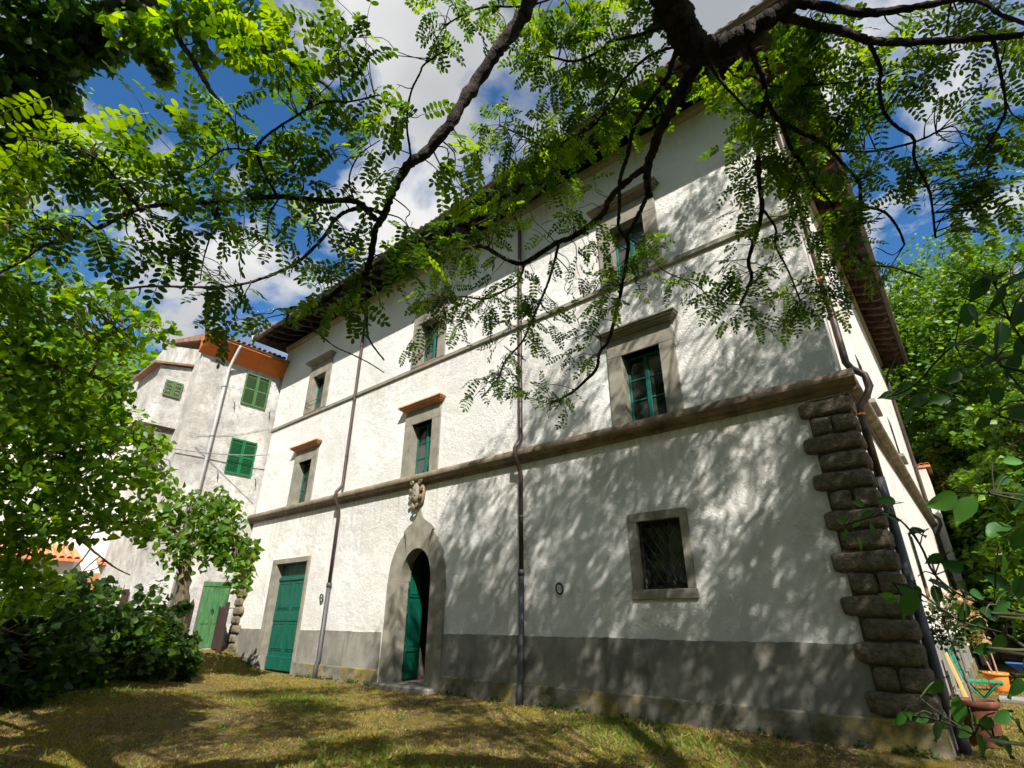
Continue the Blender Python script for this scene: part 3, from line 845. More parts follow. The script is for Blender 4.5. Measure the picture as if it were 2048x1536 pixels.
for k, (dx_, dz_, r_) in enumerate(((-0.16, 0.27, 0.085), (0.16, 0.27, 0.085), (0, 0.37, 0.075), (-0.21, 0.05, 0.06), (0.21, 0.05, 0.06), (-0.19, -0.14, 0.055), (0.19, -0.14, 0.055), (-0.08, -0.36, 0.06), (0.08, -0.36, 0.06), (0, -0.40, 0.05))):
    mb = MB()
    n = 14; pts = []
    for q in range(n):
        a = q / n * 3.6 * math.pi; rr = r_ * (1 - 0.75 * q / n)
        pts.append((cxx + dx_ + rr * math.cos(a) * (1 if dx_ >= 0 else -1), -0.17 - 0.02 * q / n, czz + dz_ + rr * math.sin(a)))
    mb.tube(pts, [0.024 - 0.010 * q / n for q in range(n)], 6)
    mb.build('scroll', M['crest'], cr)
for k, (dx_, dz_) in enumerate(((-0.05, 0.10), (0.04, 0.05), (-0.01, -0.03), (0.05, -0.09), (-0.04, -0.14))):
    mb = MB(); mb.add(*blob((cxx + dx_, -0.232 + abs(dz_) * 0.08, czz + dz_), (0.032, 0.012, 0.022), 9 + k), True); mb.build('charge', M['crest'], cr)
mb = MB(); mb.tube([(cxx, -0.05, 4.12), (cxx - 0.02, -0.12, 4.09), (cxx - 0.05, -0.13, 4.0)], 0.009, 6); mb.build('iron_hook', M['iron'], villa)

# tethering rings
for x in (-6.30, -14.74):
    mb = MB(); n = 18
    mb.tube([(x + 0.078 * math.sin(2 * math.pi * k / n), -0.05 - 0.012 * math.cos(2 * math.pi * k / n), 2.02 + 0.10 * math.cos(2 * math.pi * k / n)) for k in range(n + 1)], 0.019, 7, False)
    rg = mb.build('tether_ring', M['iron'], villa)
    mb = MB(); mb.tube([(x, 0.01, 2.10), (x, -0.065, 2.10)], 0.016, 6); mb.build('staple', M['iron'], rg)

# downpipes that jog round the belt course
for x in (-14.38, -7.23):
    y = -0.085
    mb = MB(); mb.tube([(x, -0.6, 12.0), (x, -0.45, 11.85), (x, y - 0.05, 11.5), (x, y, 11.35), (x, y, 5.3), (x, y - 0.04, 5.2), (x - 0.01, -0.27, 5.02), (x - 0.01, -0.29, 4.85), (x, -0.18, 4.66), (x, y - 0.02, 4.5), (x, y, 4.4), (x, y, 2.35)], 0.05, 10)
    dp = mb.build('downpipe', M['pipe_brown'], villa)
    mb = MB(); mb.tube([(x, y, 2.37), (x, y - 0.01, 0.45), (x, y - 0.06, 0.30), (x, y - 0.06, -0.15)], 0.062, 10); mb.build('lower_pipe', M['pipe_dark'], dp)
    mb = MB(); mb.tube([(x, y, 2.30), (x, y, 2.42)], 0.075, 10); mb.build('collar', M['pipe_dark'], dp)
    for z in (10.2, 8.1, 6.2, 3.5):
        mb = MB(); mb.tube([(x, y, z - 0.02), (x, y, z + 0.02)], 0.056, 10); mb.build('pipe_clip', M['pipe_brown'], dp)
# corner pipe on the side wall
xx, yy = X1 + 0.10, 0.42
mb = MB(); mb.tube([(xx + 0.4, yy, 12.0), (xx + 0.25, yy, 11.8), (xx + 0.02, yy, 11.5), (xx, yy, 11.3), (xx, yy, 5.35), (xx + 0.05, yy, 5.22), (xx + 0.20, yy, 5.06), (xx + 0.22, yy, 4.86), (xx + 0.14, yy, 4.70), (xx + 0.02, yy, 4.58), (xx, yy, 4.45), (xx, yy, 3.4)], 0.056, 12)
dp = mb.build('downpipe', M['pipe_brown'], villa)
mb = MB(); mb.tube([(xx, yy, 3.42), (xx, yy, 0.5), (xx + 0.06, yy, 0.34), (xx + 0.06, yy, -0.1)], 0.066, 12); mb.build('lower_pipe', M['pipe_dark'], dp)
for z in (9.3, 7.0, 4.42):
    mb = MB(); mb.tube([(xx, yy, z - 0.025), (xx, yy, z + 0.025)], 0.064, 12); mb.tube([(xx, yy, z), (X1 - 0.02, yy - 0.07, z)], 0.01, 6); mb.build('pipe_clip', M['rust'], dp)
xx, yy = X1 + 0.10, YD - 0.5
mb = MB(); mb.tube([(xx + 0.5, yy, 12.0), (xx, yy, 11.2), (xx, yy, 5.3), (xx + 0.2, yy, 5.05), (xx + 0.2, yy, 4.85), (xx, yy, 4.5), (xx, yy, 0)], 0.06, 8); mb.build('downpipe', M['pipe_brown'], villa)
# sills of the side windows
for y_, z_ in ((4.6, 1.75), (9.5, 1.75), (5.0, 5.9), (10.5, 5.9)):
    mb = MB(); mb.bbox(X1 - 0.05, X1 + 0.13, y_ - 0.6, y_ + 0.6, z_, z_ + 0.10, 0.01); sw = mb.build('side_window_sill', M['trim'], villa)
    mb = MB(); mb.box(X1 - 0.02, X1 + 0.012, y_ - 0.42, y_ + 0.42, z_ + 0.11, z_ + 1.3); mb.build('side_window_pane', M['glass'], sw)

# roof: low hip with deep eaves on rafters
OF, OS, ZE = 1.20, 0.88, 12.16
ex0, ex1, ey0, ey1 = X0 - 0.60, X1 + OS, -OF, YD + 0.9
rise = 3.4
def roof_z(d): return ZE + 0.30 * d
mb = MB()
hw = (ey1 - ey0) / 2
rid0, rid1 = ex0 + hw, ex1 - hw
zr = roof_z(hw)
ym = (ey0 + ey1) / 2
T_ = 0.07
mb.add([(ex0, ey0, ZE), (ex1, ey0, ZE), (ex1, ey1, ZE), (ex0, ey1, ZE), (rid0, ym, zr), (max(rid1, rid0 + 0.1), ym, zr),
        (ex0, ey0, ZE + T_), (ex1, ey0, ZE + T_), (ex1, ey1, ZE + T_), (ex0, ey1, ZE + T_), (rid0, ym, zr + T_), (max(rid1, rid0 + 0.1), ym, zr + T_)],
       [(0, 4, 5, 1), (1, 5, 2), (2, 5, 4, 3), (3, 4, 0), (6, 7, 11, 10), (7, 8, 11), (8, 9, 10, 11), (9, 6, 10), (0, 1, 7, 6), (1, 2, 8, 7), (2, 3, 9, 8), (3, 0, 6, 9)])
roof = mb.build('roof', M['eave_wood'], villa)
nr = 36
for k in range(nr):
    x = X0 + 0.1 + (X1 - X0 - 0.2) * k / (nr - 1)
    j = random.uniform(-0.02, 0.02); w = random.uniform(0.05, 0.07)
    mb = MB(); mb.prism([(0.05, 12.30), (0.05, 12.50), (-OF + 0.06, ZE + 0.012), (-OF + 0.05, ZE - 0.06), (-OF + 0.20, ZE - 0.125 + j * 0.5), (-OF + 0.34, ZE - 0.09), (-OF + 0.5, ZE - 0.11 + j)], 'x', x - w, x + w)
    mb.build('rafter', M['eave_wood'], roof)
ns = 30
for k in range(ns):
    y = 0.1 + (YD - 0.2) * k / (ns - 1); w = random.uniform(0.05, 0.07)
    mb = MB(); mb.prism([(X1 - 0.05, 12.27), (X1 - 0.05, 12.44), (X1 + OS - 0.06, ZE + 0.012), (X1 + OS - 0.05, ZE - 0.06), (X1 + OS - 0.18, ZE - 0.115), (X1 + OS - 0.30, ZE - 0.085)], 'y', y - w, y + w)
    mb.build('rafter', M['side_wood'], roof)
# soffit boards between the rafters follow the slope
for k in range(6):
    a = -OF + 0.06 + k * 0.2; b = a + 0.185
    mb = MB(); za, zb = roof_z(a + OF) - 0.03, roof_z(b + OF) - 0.03
    mb.add([(ex0 + 0.02, a, za), (ex1 - 0.9, a, za), (ex1 - 0.9, b, zb), (ex0 + 0.02, b, zb), (ex0 + 0.02, a, za + 0.02), (ex1 - 0.9, a, za + 0.02), (ex1 - 0.9, b, zb + 0.02), (ex0 + 0.02, b, zb + 0.02)],
           [(0, 1, 2, 3), (4, 7, 6, 5), (0, 4, 5, 1), (2, 6, 7, 3), (1, 5, 6, 2), (0, 3, 7, 4)])
    mb.build('soffit_board', M['eave_wood'], roof)
# half-round gutter with brackets
def gutter_prof(cy, cz, s_=1, r_=0.075):
    q = [(cy + s_ * r_ * math.cos(math.pi + math.pi * k / 8), cz + r_ * math.sin(math.pi + math.pi * k / 8)) for k in range(9)]
    return q + [(y, z + 0.0) for y, z in [(cy + s_ * (r_ - 0.008), cz + 0.004), (cy - s_ * (r_ - 0.008), cz + 0.004)]]
mb = MB(); mb.prism(gutter_prof(ey0 - 0.07, ZE + 0.03), 'x', ex0, ex1 + 0.14); mb.build('gutter', M['gutter'], roof)
mb = MB(); mb.prism(gutter_prof(ex1 + 0.07, ZE + 0.03), 'y', ey0 + 0.02, ey1); mb.build('gutter', M['gutter'], roof)
# barrel tiles along the eaves, one by one
def tile_mesh():
    m = MB(); n = 6; L_ = 0.42
    vs = []
    for (y, r_) in ((0.0, 0.085), (L_, 0.07)):
        for rr in (r_, r_ - 0.015):
            for k in range(n + 1):
                a = math.pi * k / n
                vs.append((rr * math.cos(a), y, rr * math.sin(a) * 0.9))
    k1 = n + 1; fs = []
    for i in range(n):
        fs += [(i, 2 * k1 + i, 2 * k1 + i + 1, i + 1), (k1 + i, k1 + i + 1, 3 * k1 + i + 1, 3 * k1 + i), (i, i + 1, k1 + i + 1, k1 + i)]
    m.add(vs, fs, False)
    return m.mesh('roof_tile')
tme = tile_mesh(); tme.materials.append(M['tile'])
slope = math.atan(0.30)
for k in range(int((ex1 - ex0) / 0.215)):
    x = ex0 + 0.12 + k * 0.215
    mt = Matrix.Translation((x, ey0 - 0.06 + random.uniform(-0.025, 0.02), ZE + 0.085 + random.uniform(-0.012, 0.012))) @ Matrix.Rotation(slope, 4, 'X') @ Matrix.Rotation(random.uniform(-0.05, 0.05), 4, 'Z')
    link_mesh('roof_tile', tme, None, roof, mt)
for k in range(int((ey1 - ey0) / 0.23) - 2):
    y = ey0 + 0.3 + k * 0.23
    mt = Matrix.Translation((ex1 + 0.06 + random.uniform(-0.02, 0.02), y, ZE + 0.085)) @ Matrix.Rotation(math.pi / 2, 4, 'Z') @ Matrix.Rotation(slope, 4, 'X')
    link_mesh('roof_tile', tme, None, roof, mt)

# ------------------------------------------------------------------ the house next door (its long wall runs forward from the villa's corner)
NX, NY0, NY1, NZ = -20.32, -3.12, 9.0, 10.80
nb = empty('neighbouring_house', (-24, 0, 0.5), 'weathered white house with orange eaves and green shutters beside the villa', 'house')
mb = MB()
mb.add([(NX, NY0, -0.3), (NX, NY1, -0.3), (NX, NY1, NZ), (NX, NY0, NZ), (-30, NY0, -0.3), (-30, NY0, NZ + 0.9), (-30, NY1, -0.3), (-30, NY1, NZ), (-25.5, NY0, NZ + 2.02)],
       [(0, 1, 2, 3), (4, 0, 3, 8, 5), (6, 4, 5, 7), (1, 6, 7, 2)])
mb.build('wall', M['stucco_old'], nb, False)
# orange cove under the eaves, returning round the corner
mb = MB(); mb.prism([(NX - 0.02, NZ - 0.12), (NX + 0.02, NZ - 0.12), (NX + 0.25, NZ + 0.08), (NX + 0.46, NZ + 0.42), (NX + 0.46, NZ + 0.50), (NX - 0.02, NZ + 0.50)], 'y', NY0 - 0.16, -0.02)
mb.build('eave_cove', M['orange'], nb)
mb = MB(); mb.prism([(NX + 0.46, NZ + 0.51), (NX + 0.52, NZ + 0.58), (-25.5, NZ + 2.2), (-25.5, NZ + 2.1), (NX - 0.2, NZ + 0.51)], 'y', NY0 - 0.06, 6.0)
nroof = mb.build('roof', M['tile'], nb)
for k in range(15):
    mt = Matrix.Translation((NX + 0.54, NY0 - 0.1 + k * 0.21, NZ + 0.60)) @ Matrix.Rotation(math.pi / 2, 4, 'Z') @ Matrix.Rotation(slope, 4, 'X')
    link_mesh('roof_tile', tme, None, nroof, mt)
mb = MB(); mb.prism(gutter_prof(NX + 0.56, NZ + 0.52, 1, 0.06), 'y', NY0 - 0.2, -0.3); mb.build('gutter', M['gutter'], nroof)
# downpipe
py = -2.12
mb = MB(); mb.tube([(NX + 0.56, py + 0.06, NZ + 0.46), (NX + 0.50, py + 0.05, NZ + 0.36), (NX + 0.12, py, NZ - 0.40), (NX + 0.09, py, NZ - 0.55), (NX + 0.09, py, 0.3)], 0.055, 10)
dp = mb.build('downpipe', M['pipe_white'], nb)
for z in (9.6, 7.6, 5.6):
    mb = MB(); mb.tube([(NX + 0.09, py, z - 0.02), (NX + 0.09, py, z + 0.02)], 0.061, 10); mb.tube([(NX + 0.09, py - 0.06, z), (NX - 0.01, py - 0.09, z)], 0.01, 5); mb.build('pipe_clip', M['pipe_dark'], dp)
# louvred shutters, two leaves each
def shutters(x, y0, y1, z0, z1, mat, name_label=None, tilt=0.0, openz=False):
    ym_ = (y0 + y1) / 2
    first = None
    for a, b in ((y0, ym_ - 0.004), (ym_ + 0.004, y1)):
        m = MB()
        m.bbox(x, x + 0.035, a, a + 0.055, z0, z1, 0.004); m.bbox(x, x + 0.035, b - 0.055, b, z0, z1, 0.004)
        for q in (z0, z1 - 0.075, (z0 + z1) / 2 - 0.035):
            m.bbox(x + 0.001, x + 0.034, a + 0.055, b - 0.055, q, q + 0.07, 0.004)
        sh = m.build('shutter', mat, nb)
        m = MB()
        n = int((z1 - z0 - 0.15) / 0.055)
        for k in range(n):
            z = z0 + 0.10 + k * 0.055
            if abs(z - (z0 + z1) / 2) < 0.05 or z > z1 - 0.10: continue
            m.obox((x + 0.017, (a + b) / 2, z), (0.016, 0, -0.014), (0, (b - a) / 2 - 0.056, 0), (0.003, 0, 0.0035))
        m.build('louvres', mat, sh)['kind'] = 'stuff'
        m = MB()
        for z in (z0 + 0.18, z1 - 0.18):
            ye = a if a == y0 else b
            m.tube([(x + 0.02, ye, z - 0.035), (x + 0.02, ye, z + 0.035)], 0.016, 6)
        m.build('hinge', M['iron'], sh)
for z0, z1, mt in ((9.16, 10.52, 'shutter_old'), (6.40, 7.76, 'shutter_new')):
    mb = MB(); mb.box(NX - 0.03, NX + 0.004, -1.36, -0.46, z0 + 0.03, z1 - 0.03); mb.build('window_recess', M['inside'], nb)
    shutters(NX + 0.02, -1.40, -0.42, z0, z1, M[mt])
    for y_ in (-1.62, -0.22):
        mb = MB(); mb.tube([(NX - 0.01, y_, z0 - 0.02), (NX + 0.07, y_, z0 - 0.03), (NX + 0.075, y_ + 0.01, z0 - 0.12), (NX + 0.05, y_ + 0.03, z0 - 0.26), (NX + 0.07, y_ + 0.05, z0 - 0.33)], 0.012, 5)
        mb.build('shutter_stay', M['iron'], nb)
# plank door, light green
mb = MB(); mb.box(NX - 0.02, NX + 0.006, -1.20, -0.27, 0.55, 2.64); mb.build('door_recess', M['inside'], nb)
mb = MB(); mb.bbox(NX + 0.0, NX + 0.03, -1.16, -0.31, 0.58, 2.48, 0.004); dr = mb.build('door', M['door_light'], nb)
mb = MB(); mb.bbox(NX + 0.001, NX + 0.05, -1.18, -0.29, 2.48, 2.62, 0.006); mb.build('door_head', M['door_light'], dr)
for a, b, z0, z1 in ((-1.07, -0.80, 1.30, 2.36), (-0.68, -0.41, 1.30, 2.36)):
    mb = MB(); mb.bbox(NX + 0.025, NX + 0.045, a, b, z0, z1, 0.012); mb.build('panel', M['door_light'], dr)
mb = MB(); mb.tube([(NX + 0.03, -0.76, 1.78), (NX + 0.07, -0.76, 1.80), (NX + 0.08, -0.72, 1.72), (NX + 0.08, -0.76, 1.66), (NX + 0.08, -0.80, 1.72), (NX + 0.07, -0.76, 1.80)], 0.014, 6); mb.build('knocker', M['iron'], dr)
mb = MB(); mb.bbox(NX - 0.05, NX + 0.25, -1.35, -0.15, 0.3, 0.57, 0.02); mb.build('doorstep', M['trim'], nb)
# closet oriel on the front face, with its own little shuttered window
ox, oy0, oy1, oz0, oz1 = -21.0, -4.15, NY0, 7.78, 10.02
mb = MB(); mb.add([(ox, oy0, oz0), (ox, oy1, oz0), (ox, oy1, oz1 + 0.22), (ox, oy0, oz1), (-23.4, oy0, oz0), (-23.4, oy1, oz0), (-23.4, oy1, oz1 + 0.22), (-23.4, oy0, oz1)],
                  [(0, 1, 2, 3), (4, 0, 3, 7), (5, 4, 7, 6), (3, 2, 6, 7), (0, 4, 5, 1)])
orl = mb.build('oriel', M['stucco_old'], nb)
mb = MB(); mb.add([(ox + 0.12, oy0 - 0.25, oz1 - 0.03), (ox + 0.12, oy1, oz1 + 0.27), (-23.5, oy1, oz1 + 0.27), (-23.5, oy0 - 0.25, oz1 - 0.03), (ox + 0.12, oy0 - 0.25, oz1 + 0.05), (ox + 0.12, oy1, oz1 + 0.35), (-23.5, oy1, oz1 + 0.35), (-23.5, oy0 - 0.25, oz1 + 0.05)],
                  [(0, 3, 2, 1), (4, 5, 6, 7), (0, 1, 5, 4), (1, 2, 6, 5), (2, 3, 7, 6), (3, 0, 4, 7)])
mb.build('oriel_roof', M['tile'], orl)
for k in range(5):
    mb = MB(); mb.bbox(-23.2, ox - 0.05, oy0 + 0.02 + k * 0.2, oy0 + 0.19 + k * 0.2, oz0 - 0.05, oz0 - 0.005, 0.004); mb.build('underside_board', M['picket'], orl)
mb = MB(); mb.prism([(oy1 + 0.01, oz0 - 0.7), (oy1 + 0.01, oz0 - 0.05), (oy0 + 0.1, oz0 - 0.05)], 'x', ox - 0.35, ox - 0.15); mb.build('corbel', M['trim'], orl)
shutters(ox + 0.02, -3.86, -3.28, 8.90, 9.52, M['shutter_olive'])
mb = MB(); mb.box(ox - 0.02, ox + 0.006, -3.84, -3.30, 8.92, 9.50); mb.build('window_recess', M['white_wall'], orl)
mb = MB(); mb.bbox(-22.6, -21.9, -2.6, -1.9, 11.0, 12.6, 0.02); ch_ = mb.build('chimney', M['stucco_old'], nb)
mb = MB(); mb.lathe([(0.16, 0), (0.2, 0.05), (0.19, 0.3), (0.12, 0.42), (0.0, 0.46)], (-22.25, -2.25, 12.6), 12); mb.build('chimney_cowl', M['gutter'], ch_)

# white house further back with a tiled lean-to
wh = empty('white_farmhouse', (-27, -5, 0.4), 'plain bright white house seen through leaves beyond the iron railing', 'house')
mb = MB(); mb.add([(-25, -14, -0.3), (-25, NY0, -0.3), (-25, NY0, 7.5), (-25, -14, 7.5), (-34, -14, -0.3), (-34, -14, 7.5), (-34, NY0, 7.5)], [(0, 1, 2, 3), (4, 0, 3, 5), (3, 2, 6, 5)])
mb.build('wall', M['white_wall'], wh, False)
def tiled_roof(parent, x0, x1, y0, y1, z0, z1, name='lean_to_roof', pitch=0.21):
    """mono-pitch roof falling to +x, laid with single barrel tiles"""
    m = MB(); m.add([(x0, y0, z1), (x1, y0, z0), (x1, y1, z0), (x0, y1, z1), (x0, y0, z1 - 0.08), (x1, y0, z0 - 0.08), (x1, y1, z0 - 0.08), (x0, y1, z1 - 0.08)],
                   [(0, 1, 2, 3), (4, 7, 6, 5), (0, 4, 5, 1), (1, 5, 6, 2), (2, 6, 7, 3), (3, 7, 4, 0)])
    rf = m.build(name, M['tile_new'], parent)
    sl_ = math.atan2(z1 - z0, x1 - x0)
    rows = max(1, int(math.hypot(x1 - x0, z1 - z0) / 0.34))
    for r_ in range(rows):
        t = (r_ + 0.02) / rows
        for k in range(int((y1 - y0) / pitch)):
            mt = Matrix.Translation((x1 + (x0 - x1) * t, y0 + 0.1 + k * pitch, z0 + (z1 - z0) * t + 0.02)) @ Matrix.Rotation(math.pi / 2, 4, 'Z') @ Matrix.Rotation(sl_ + 0.03, 4, 'X')
            link_mesh('roof_tile', tme_new, None, rf, mt)
    return rf
tme_new = tile_mesh(); tme_new.materials.append(M['tile_new'])
mb = MB(); mb.bbox(-25.0, -23.6, -6.6, -4.25, -0.2, 3.25, 0.01); lt = mb.build('lean_to', M['white_wall'], wh)
tiled_roof(wh, -25.05, -23.3, -6.9, -4.1, 3.3, 3.85)
tiled_roof(wh, -25.05, -24.5, -3.35, -1.6, 3.35, 3.55, 'door_canopy')
mb = MB(); mb.bbox(-25.02, -24.93, -3.75, -3.05, 0.6, 3.0, 0.006); wd = mb.build('wooden_shutter', M['wood_door'], wh)
for k in range(6):
    mb = MB(); mb.bbox(-24.935, -24.92, -3.73 + k * 0.113, -3.635 + k * 0.113, 0.65, 2.95, 0.003); mb.build('plank', M['wood_door'], wd)
mb = MB(); mb.add([(-25, NY0, -0.3), (-25, 8, -0.3), (-25, 8, 7.5), (-25, NY0, 7.5)], [(0, 1, 2, 3)]); mb.build('wall', M['white_wall'], wh, False)

# ------------------------------------------------------------------ foliage helpers
def unit(a):
    return a / np.maximum(np.linalg.norm(a, axis=-1, keepdims=True), 1e-9)

def frames(d, n):
    """rotation matrices whose columns are side, along (d), normal (n)"""
    d = unit(d); s = unit(np.cross(d, n)); n = np.cross(s, d)
    return np.stack([s, d, n], -1)

class Tmpl:
    def __init__(self, v, f):
        self.v = np.array(v, float); self.f = f

def t_frond(pairs=7, tri=False, seed=0):
    """compound locust leaf of unit length along +y, paired oval leaflets with one at the tip"""
    rs = np.random.default_rng(seed)
    V, Fc = [], []
    def leaflet(b, ang, L, W, dz):
        c, s = math.cos(ang), math.sin(ang)
        o = len(V)
        prof = [(0.0, 0.0), (0.30, 0.85), (0.65, 1.0), (0.92, 0.6), (1.0, 0.0), (0.92, -0.6), (0.65, -1.0), (0.30, -0.85)] if not tri else [(0, 0), (0.5, 1.0), (1.0, 0), (0.5, -1.0)]
        for u, w in prof:
            x, y = u * L, w * W / 2
            V.append((b[0] + c * y + s * x, b[1] + c * x - s * y, b[2] - dz * u * L + 0.25 * abs(y)))
        Fc.append(tuple(range(o, o + len(prof))))
    def stem_z(y): return -0.22 * y * y
    for k in range(pairs):
        y = 0.16 + 0.74 * k / (pairs - 1)
        L = 0.215 * (1.0 - 0.25 * abs(k / (pairs - 1) - 0.45)) * rs.uniform(0.88, 1.1)
        for sg in (-1, 1):
            leaflet((0, y + rs.uniform(-0.015, 0.015), stem_z(y)), sg * R(rs.uniform(62, 84)), L, 0.105 * rs.uniform(0.85, 1.15), rs.uniform(-0.15, 0.5))
    leaflet((0, 0.94, stem_z(0.94)), rs.uniform(-0.15, 0.15), 0.2, 0.105, 0.3)
    if not tri:
        for k in range(3):
            y0, y1 = k / 3 * 0.95, (k + 1) / 3 * 0.95
            o = len(V)
            V.extend([(-0.008, y0, stem_z(y0)), (0.008, y0, stem_z(y0)), (0.006, y1, stem_z(y1)), (-0.006, y1, stem_z(y1))])
            Fc.append((o, o + 1, o + 2, o + 3))
    return Tmpl(V, Fc)

def t_broad():
    """heart-shaped leaf folded along the midrib, with a short stalk"""
    h = [(0, 0, 0), (0.30, -0.06, 0.07), (0.47, 0.22, 0.10), (0.40, 0.55, 0.06), (0.20, 0.85, 0.0), (0, 1.12, -0.10)]
    mid = [(0, 0.4, -0.02), (0, 0.75, -0.04)]
    V = h + [(-x, y, z) for x, y, z in h[1:5]] + mid + [(0, -0.35, 0.04), (0.02, -0.35, 0.04)]
    return Tmpl(V, [(0, 1, 2, 10), (10, 2, 3, 11), (11, 3, 4, 5), (0, 10, 7, 6), (10, 11, 8, 7), (11, 5, 9, 8), (12, 13, 0)])

def t_ivy():
    q = [(0, 0), (0.32, -0.12), (0.55, 0.18), (0.30, 0.38), (0.42, 0.68), (0.14, 0.72), (0, 1.08)]
    V = [(x, y, 0.10 * abs(x)) for x, y in q] + [(-x, y, 0.10 * abs(x)) for x, y in q[1:6]]
    return Tmpl(V, [(0, 1, 2, 3), (0, 3, 5, 6), (3, 4, 5), (0, 9, 8, 7), (0, 6, 11, 9), (9, 11, 10)])

def t_small():
    return Tmpl([(0, 0, 0), (0.34, 0.4, 0.08), (0, 1, -0.05), (-0.34, 0.4, 0.08)], [(0, 1, 2), (0, 2, 3)])

def scatter(name, tmpl, P, M3, S, rnd, mat, parent=None, kind=None):
    P = np.asarray(P, float); N = len(P); K = len(tmpl.v)
    V = np.einsum('nij,kj->nki', M3, tmpl.v) * np.asarray(S, float).reshape(-1, 1, 1) + P[:, None, :]
    me = bpy.data.meshes.new(name)
    me.vertices.add(N * K)
    me.vertices.foreach_set('co', V.astype(np.float32).ravel())
    lt = np.array([len(f) for f in tmpl.f]); flat = np.concatenate([np.array(f) for f in tmpl.f])
    loops = (flat[None, :] + (np.arange(N) * K)[:, None]).ravel()
    me.loops.add(len(loops)); me.loops.foreach_set('vertex_index', loops.astype(np.int32))
    tot = np.tile(lt, N); start = np.r_[0, np.cumsum(tot)[:-1]]
    me.polygons.add(len(tot))
    me.polygons.foreach_set('loop_start', start.astype(np.int32))
    me.polygons.foreach_set('loop_total', tot.astype(np.int32))
    me.update(calc_edges=True)
    at = me.attributes.new('rnd', 'FLOAT', 'POINT')
    at.data.foreach_set('value', np.repeat(np.asarray(rnd, np.float32), K))
    o = link_mesh(name, me, mat, parent)
    if kind: o['kind'] = kind
    return o

def scatter_mix(name, tmpls, P, M3, S, rnd, mat, parent, kind):
    """as scatter, with several leaf shapes in the one mesh"""
    Vs, Ls, Ts, Rs, off = [], [], [], [], 0
    for k, tm in enumerate(tmpls):
        sl_ = slice(k, None, len(tmpls))
        p, m3, s_, r_ = P[sl_], M3[sl_], np.asarray(S)[sl_], np.asarray(rnd)[sl_]
        N, K = len(p), len(tm.v)
        Vs.append((np.einsum('nij,kj->nki', m3, tm.v) * s_.reshape(-1, 1, 1) + p[:, None, :]).reshape(-1, 3))
        flat = np.concatenate([np.array(f) for f in tm.f])
        Ls.append((flat[None, :] + (np.arange(N) * K)[:, None]).ravel() + off)
        Ts.append(np.tile(np.array([len(f) for f in tm.f]), N)); Rs.append(np.repeat(r_, K)); off += N * K
    V, L_, T_2, R_ = np.concatenate(Vs), np.concatenate(Ls), np.concatenate(Ts), np.concatenate(Rs)
    me = bpy.data.meshes.new(name)
    me.vertices.add(len(V)); me.vertices.foreach_set('co', V.astype(np.float32).ravel())
    me.loops.add(len(L_)); me.loops.foreach_set('vertex_index', L_.astype(np.int32))
    me.polygons.add(len(T_2)); me.polygons.foreach_set('loop_start', np.r_[0, np.cumsum(T_2)[:-1]].astype(np.int32)); me.polygons.foreach_set('loop_total', T_2.astype(np.int32))
    me.update(calc_edges=True)
    me.attributes.new('rnd', 'FLOAT', 'POINT').data.foreach_set('value', R_.astype(np.float32))
    o = link_mesh(name, me, mat, parent); o['kind'] = kind
    return o

def rand_ball(n, c, r, flat=1.0):
    d = unit(rng.normal(size=(n, 3))) * (rng.random((n, 1)) ** 0.4)
    d[:, 2] *= flat
    return np.asarray(c) + d * r

def leaf_frames(n, up=0.6, droop=0.35, out=None):
    nrm = rng.normal(size=(n, 3)) * (1 - up) + np.array([0, 0, 1.0]) * up
    if out is not None: nrm = nrm + out * 0.5
    d = rng.normal(size=(n, 3)); d[:, 2] = d[:, 2] * 0.3 - droop
    return frames(d, nrm)

def tubes(name, branches, mat, parent, sides=7, sub=4, kind=None):
    mb = MB()
    for b in branches:
        c = catmull(b, sub)
        if sides >= 7:
            c = [q + np.r_[rng.normal(0, 0.10 * q[3], 3), 0] for q in catmull([tuple(q) for q in c], 2)]
            rr = [max(q[3] * (1 + 0.10 * math.sin(1.7 * k_ + len(c)) * math.sin(0.6 * k_) + rng.normal(0, 0.05)), 0.0012) for k_, q in enumerate(c)]
        else:
            rr = [max(q[3], 0.0012) for q in c]
        mb.tube(c, rr, sides)
    o = mb.build(name, mat, parent, False)
    if name in ('twigs', 'upper_limbs'): o['kind'] = 'stuff'
    return o

def wiggle(b, amp):
    out = []
    for i, q in enumerate(b):
        q = list(q)
        if 0 < i < len(b) - 1:
            for k in range(3): q[k] += random.uniform(-amp, amp)
        out.append(tuple(q))
    return out

def in_frame(P, margin=0.0):
    d = np.asarray(P) - np.array(EYE)
    z = d @ np.array(CF); x = d @ np.array(CR) / np.maximum(z, 1e-6); y = d @ np.array(CU) / np.maximum(z, 1e-6)
    return (z > 0.05) & (np.abs(x) < 1024 / 1040 + margin) & (np.abs(y) < 768 / 1040 + margin)

def branch_pts(branches):
    return np.array([q for b in branches for q in catmull(b, 4)])

def twigs_to(targets, bp, r0=0.0035, r1=0.0012, sag=0.06):
    """thin curved twigs from the nearest limb to each target"""
    tw = []
    for t in targets:
        d = np.linalg.norm(bp[:, :3] - t, axis=1)
        j = int(np.argmin(d * (1.0 + 0.7 * rng.random(len(d))) + 0.05 * rng.random(len(d))))
        a = bp[j, :3]; L = np.linalg.norm(t - a)
        m = a + (t - a) * 0.4 + rng.normal(size=3) * 0.10 * L + np.array([0, 0, sag * L])
        m2 = a + (t - a) * 0.75 + rng.normal(size=3) * 0.08 * L + np.array([0, 0, sag * L * 0.5])
        r = min(r0 * (1 + L), max(bp[j, 3] * 0.7, 0.0015))
        tw.append([(*a, r), (*m, r * 0.6 + r1 * 0.4), (*m2, r * 0.3 + r1 * 0.7), (*t, r1)])
    return tw

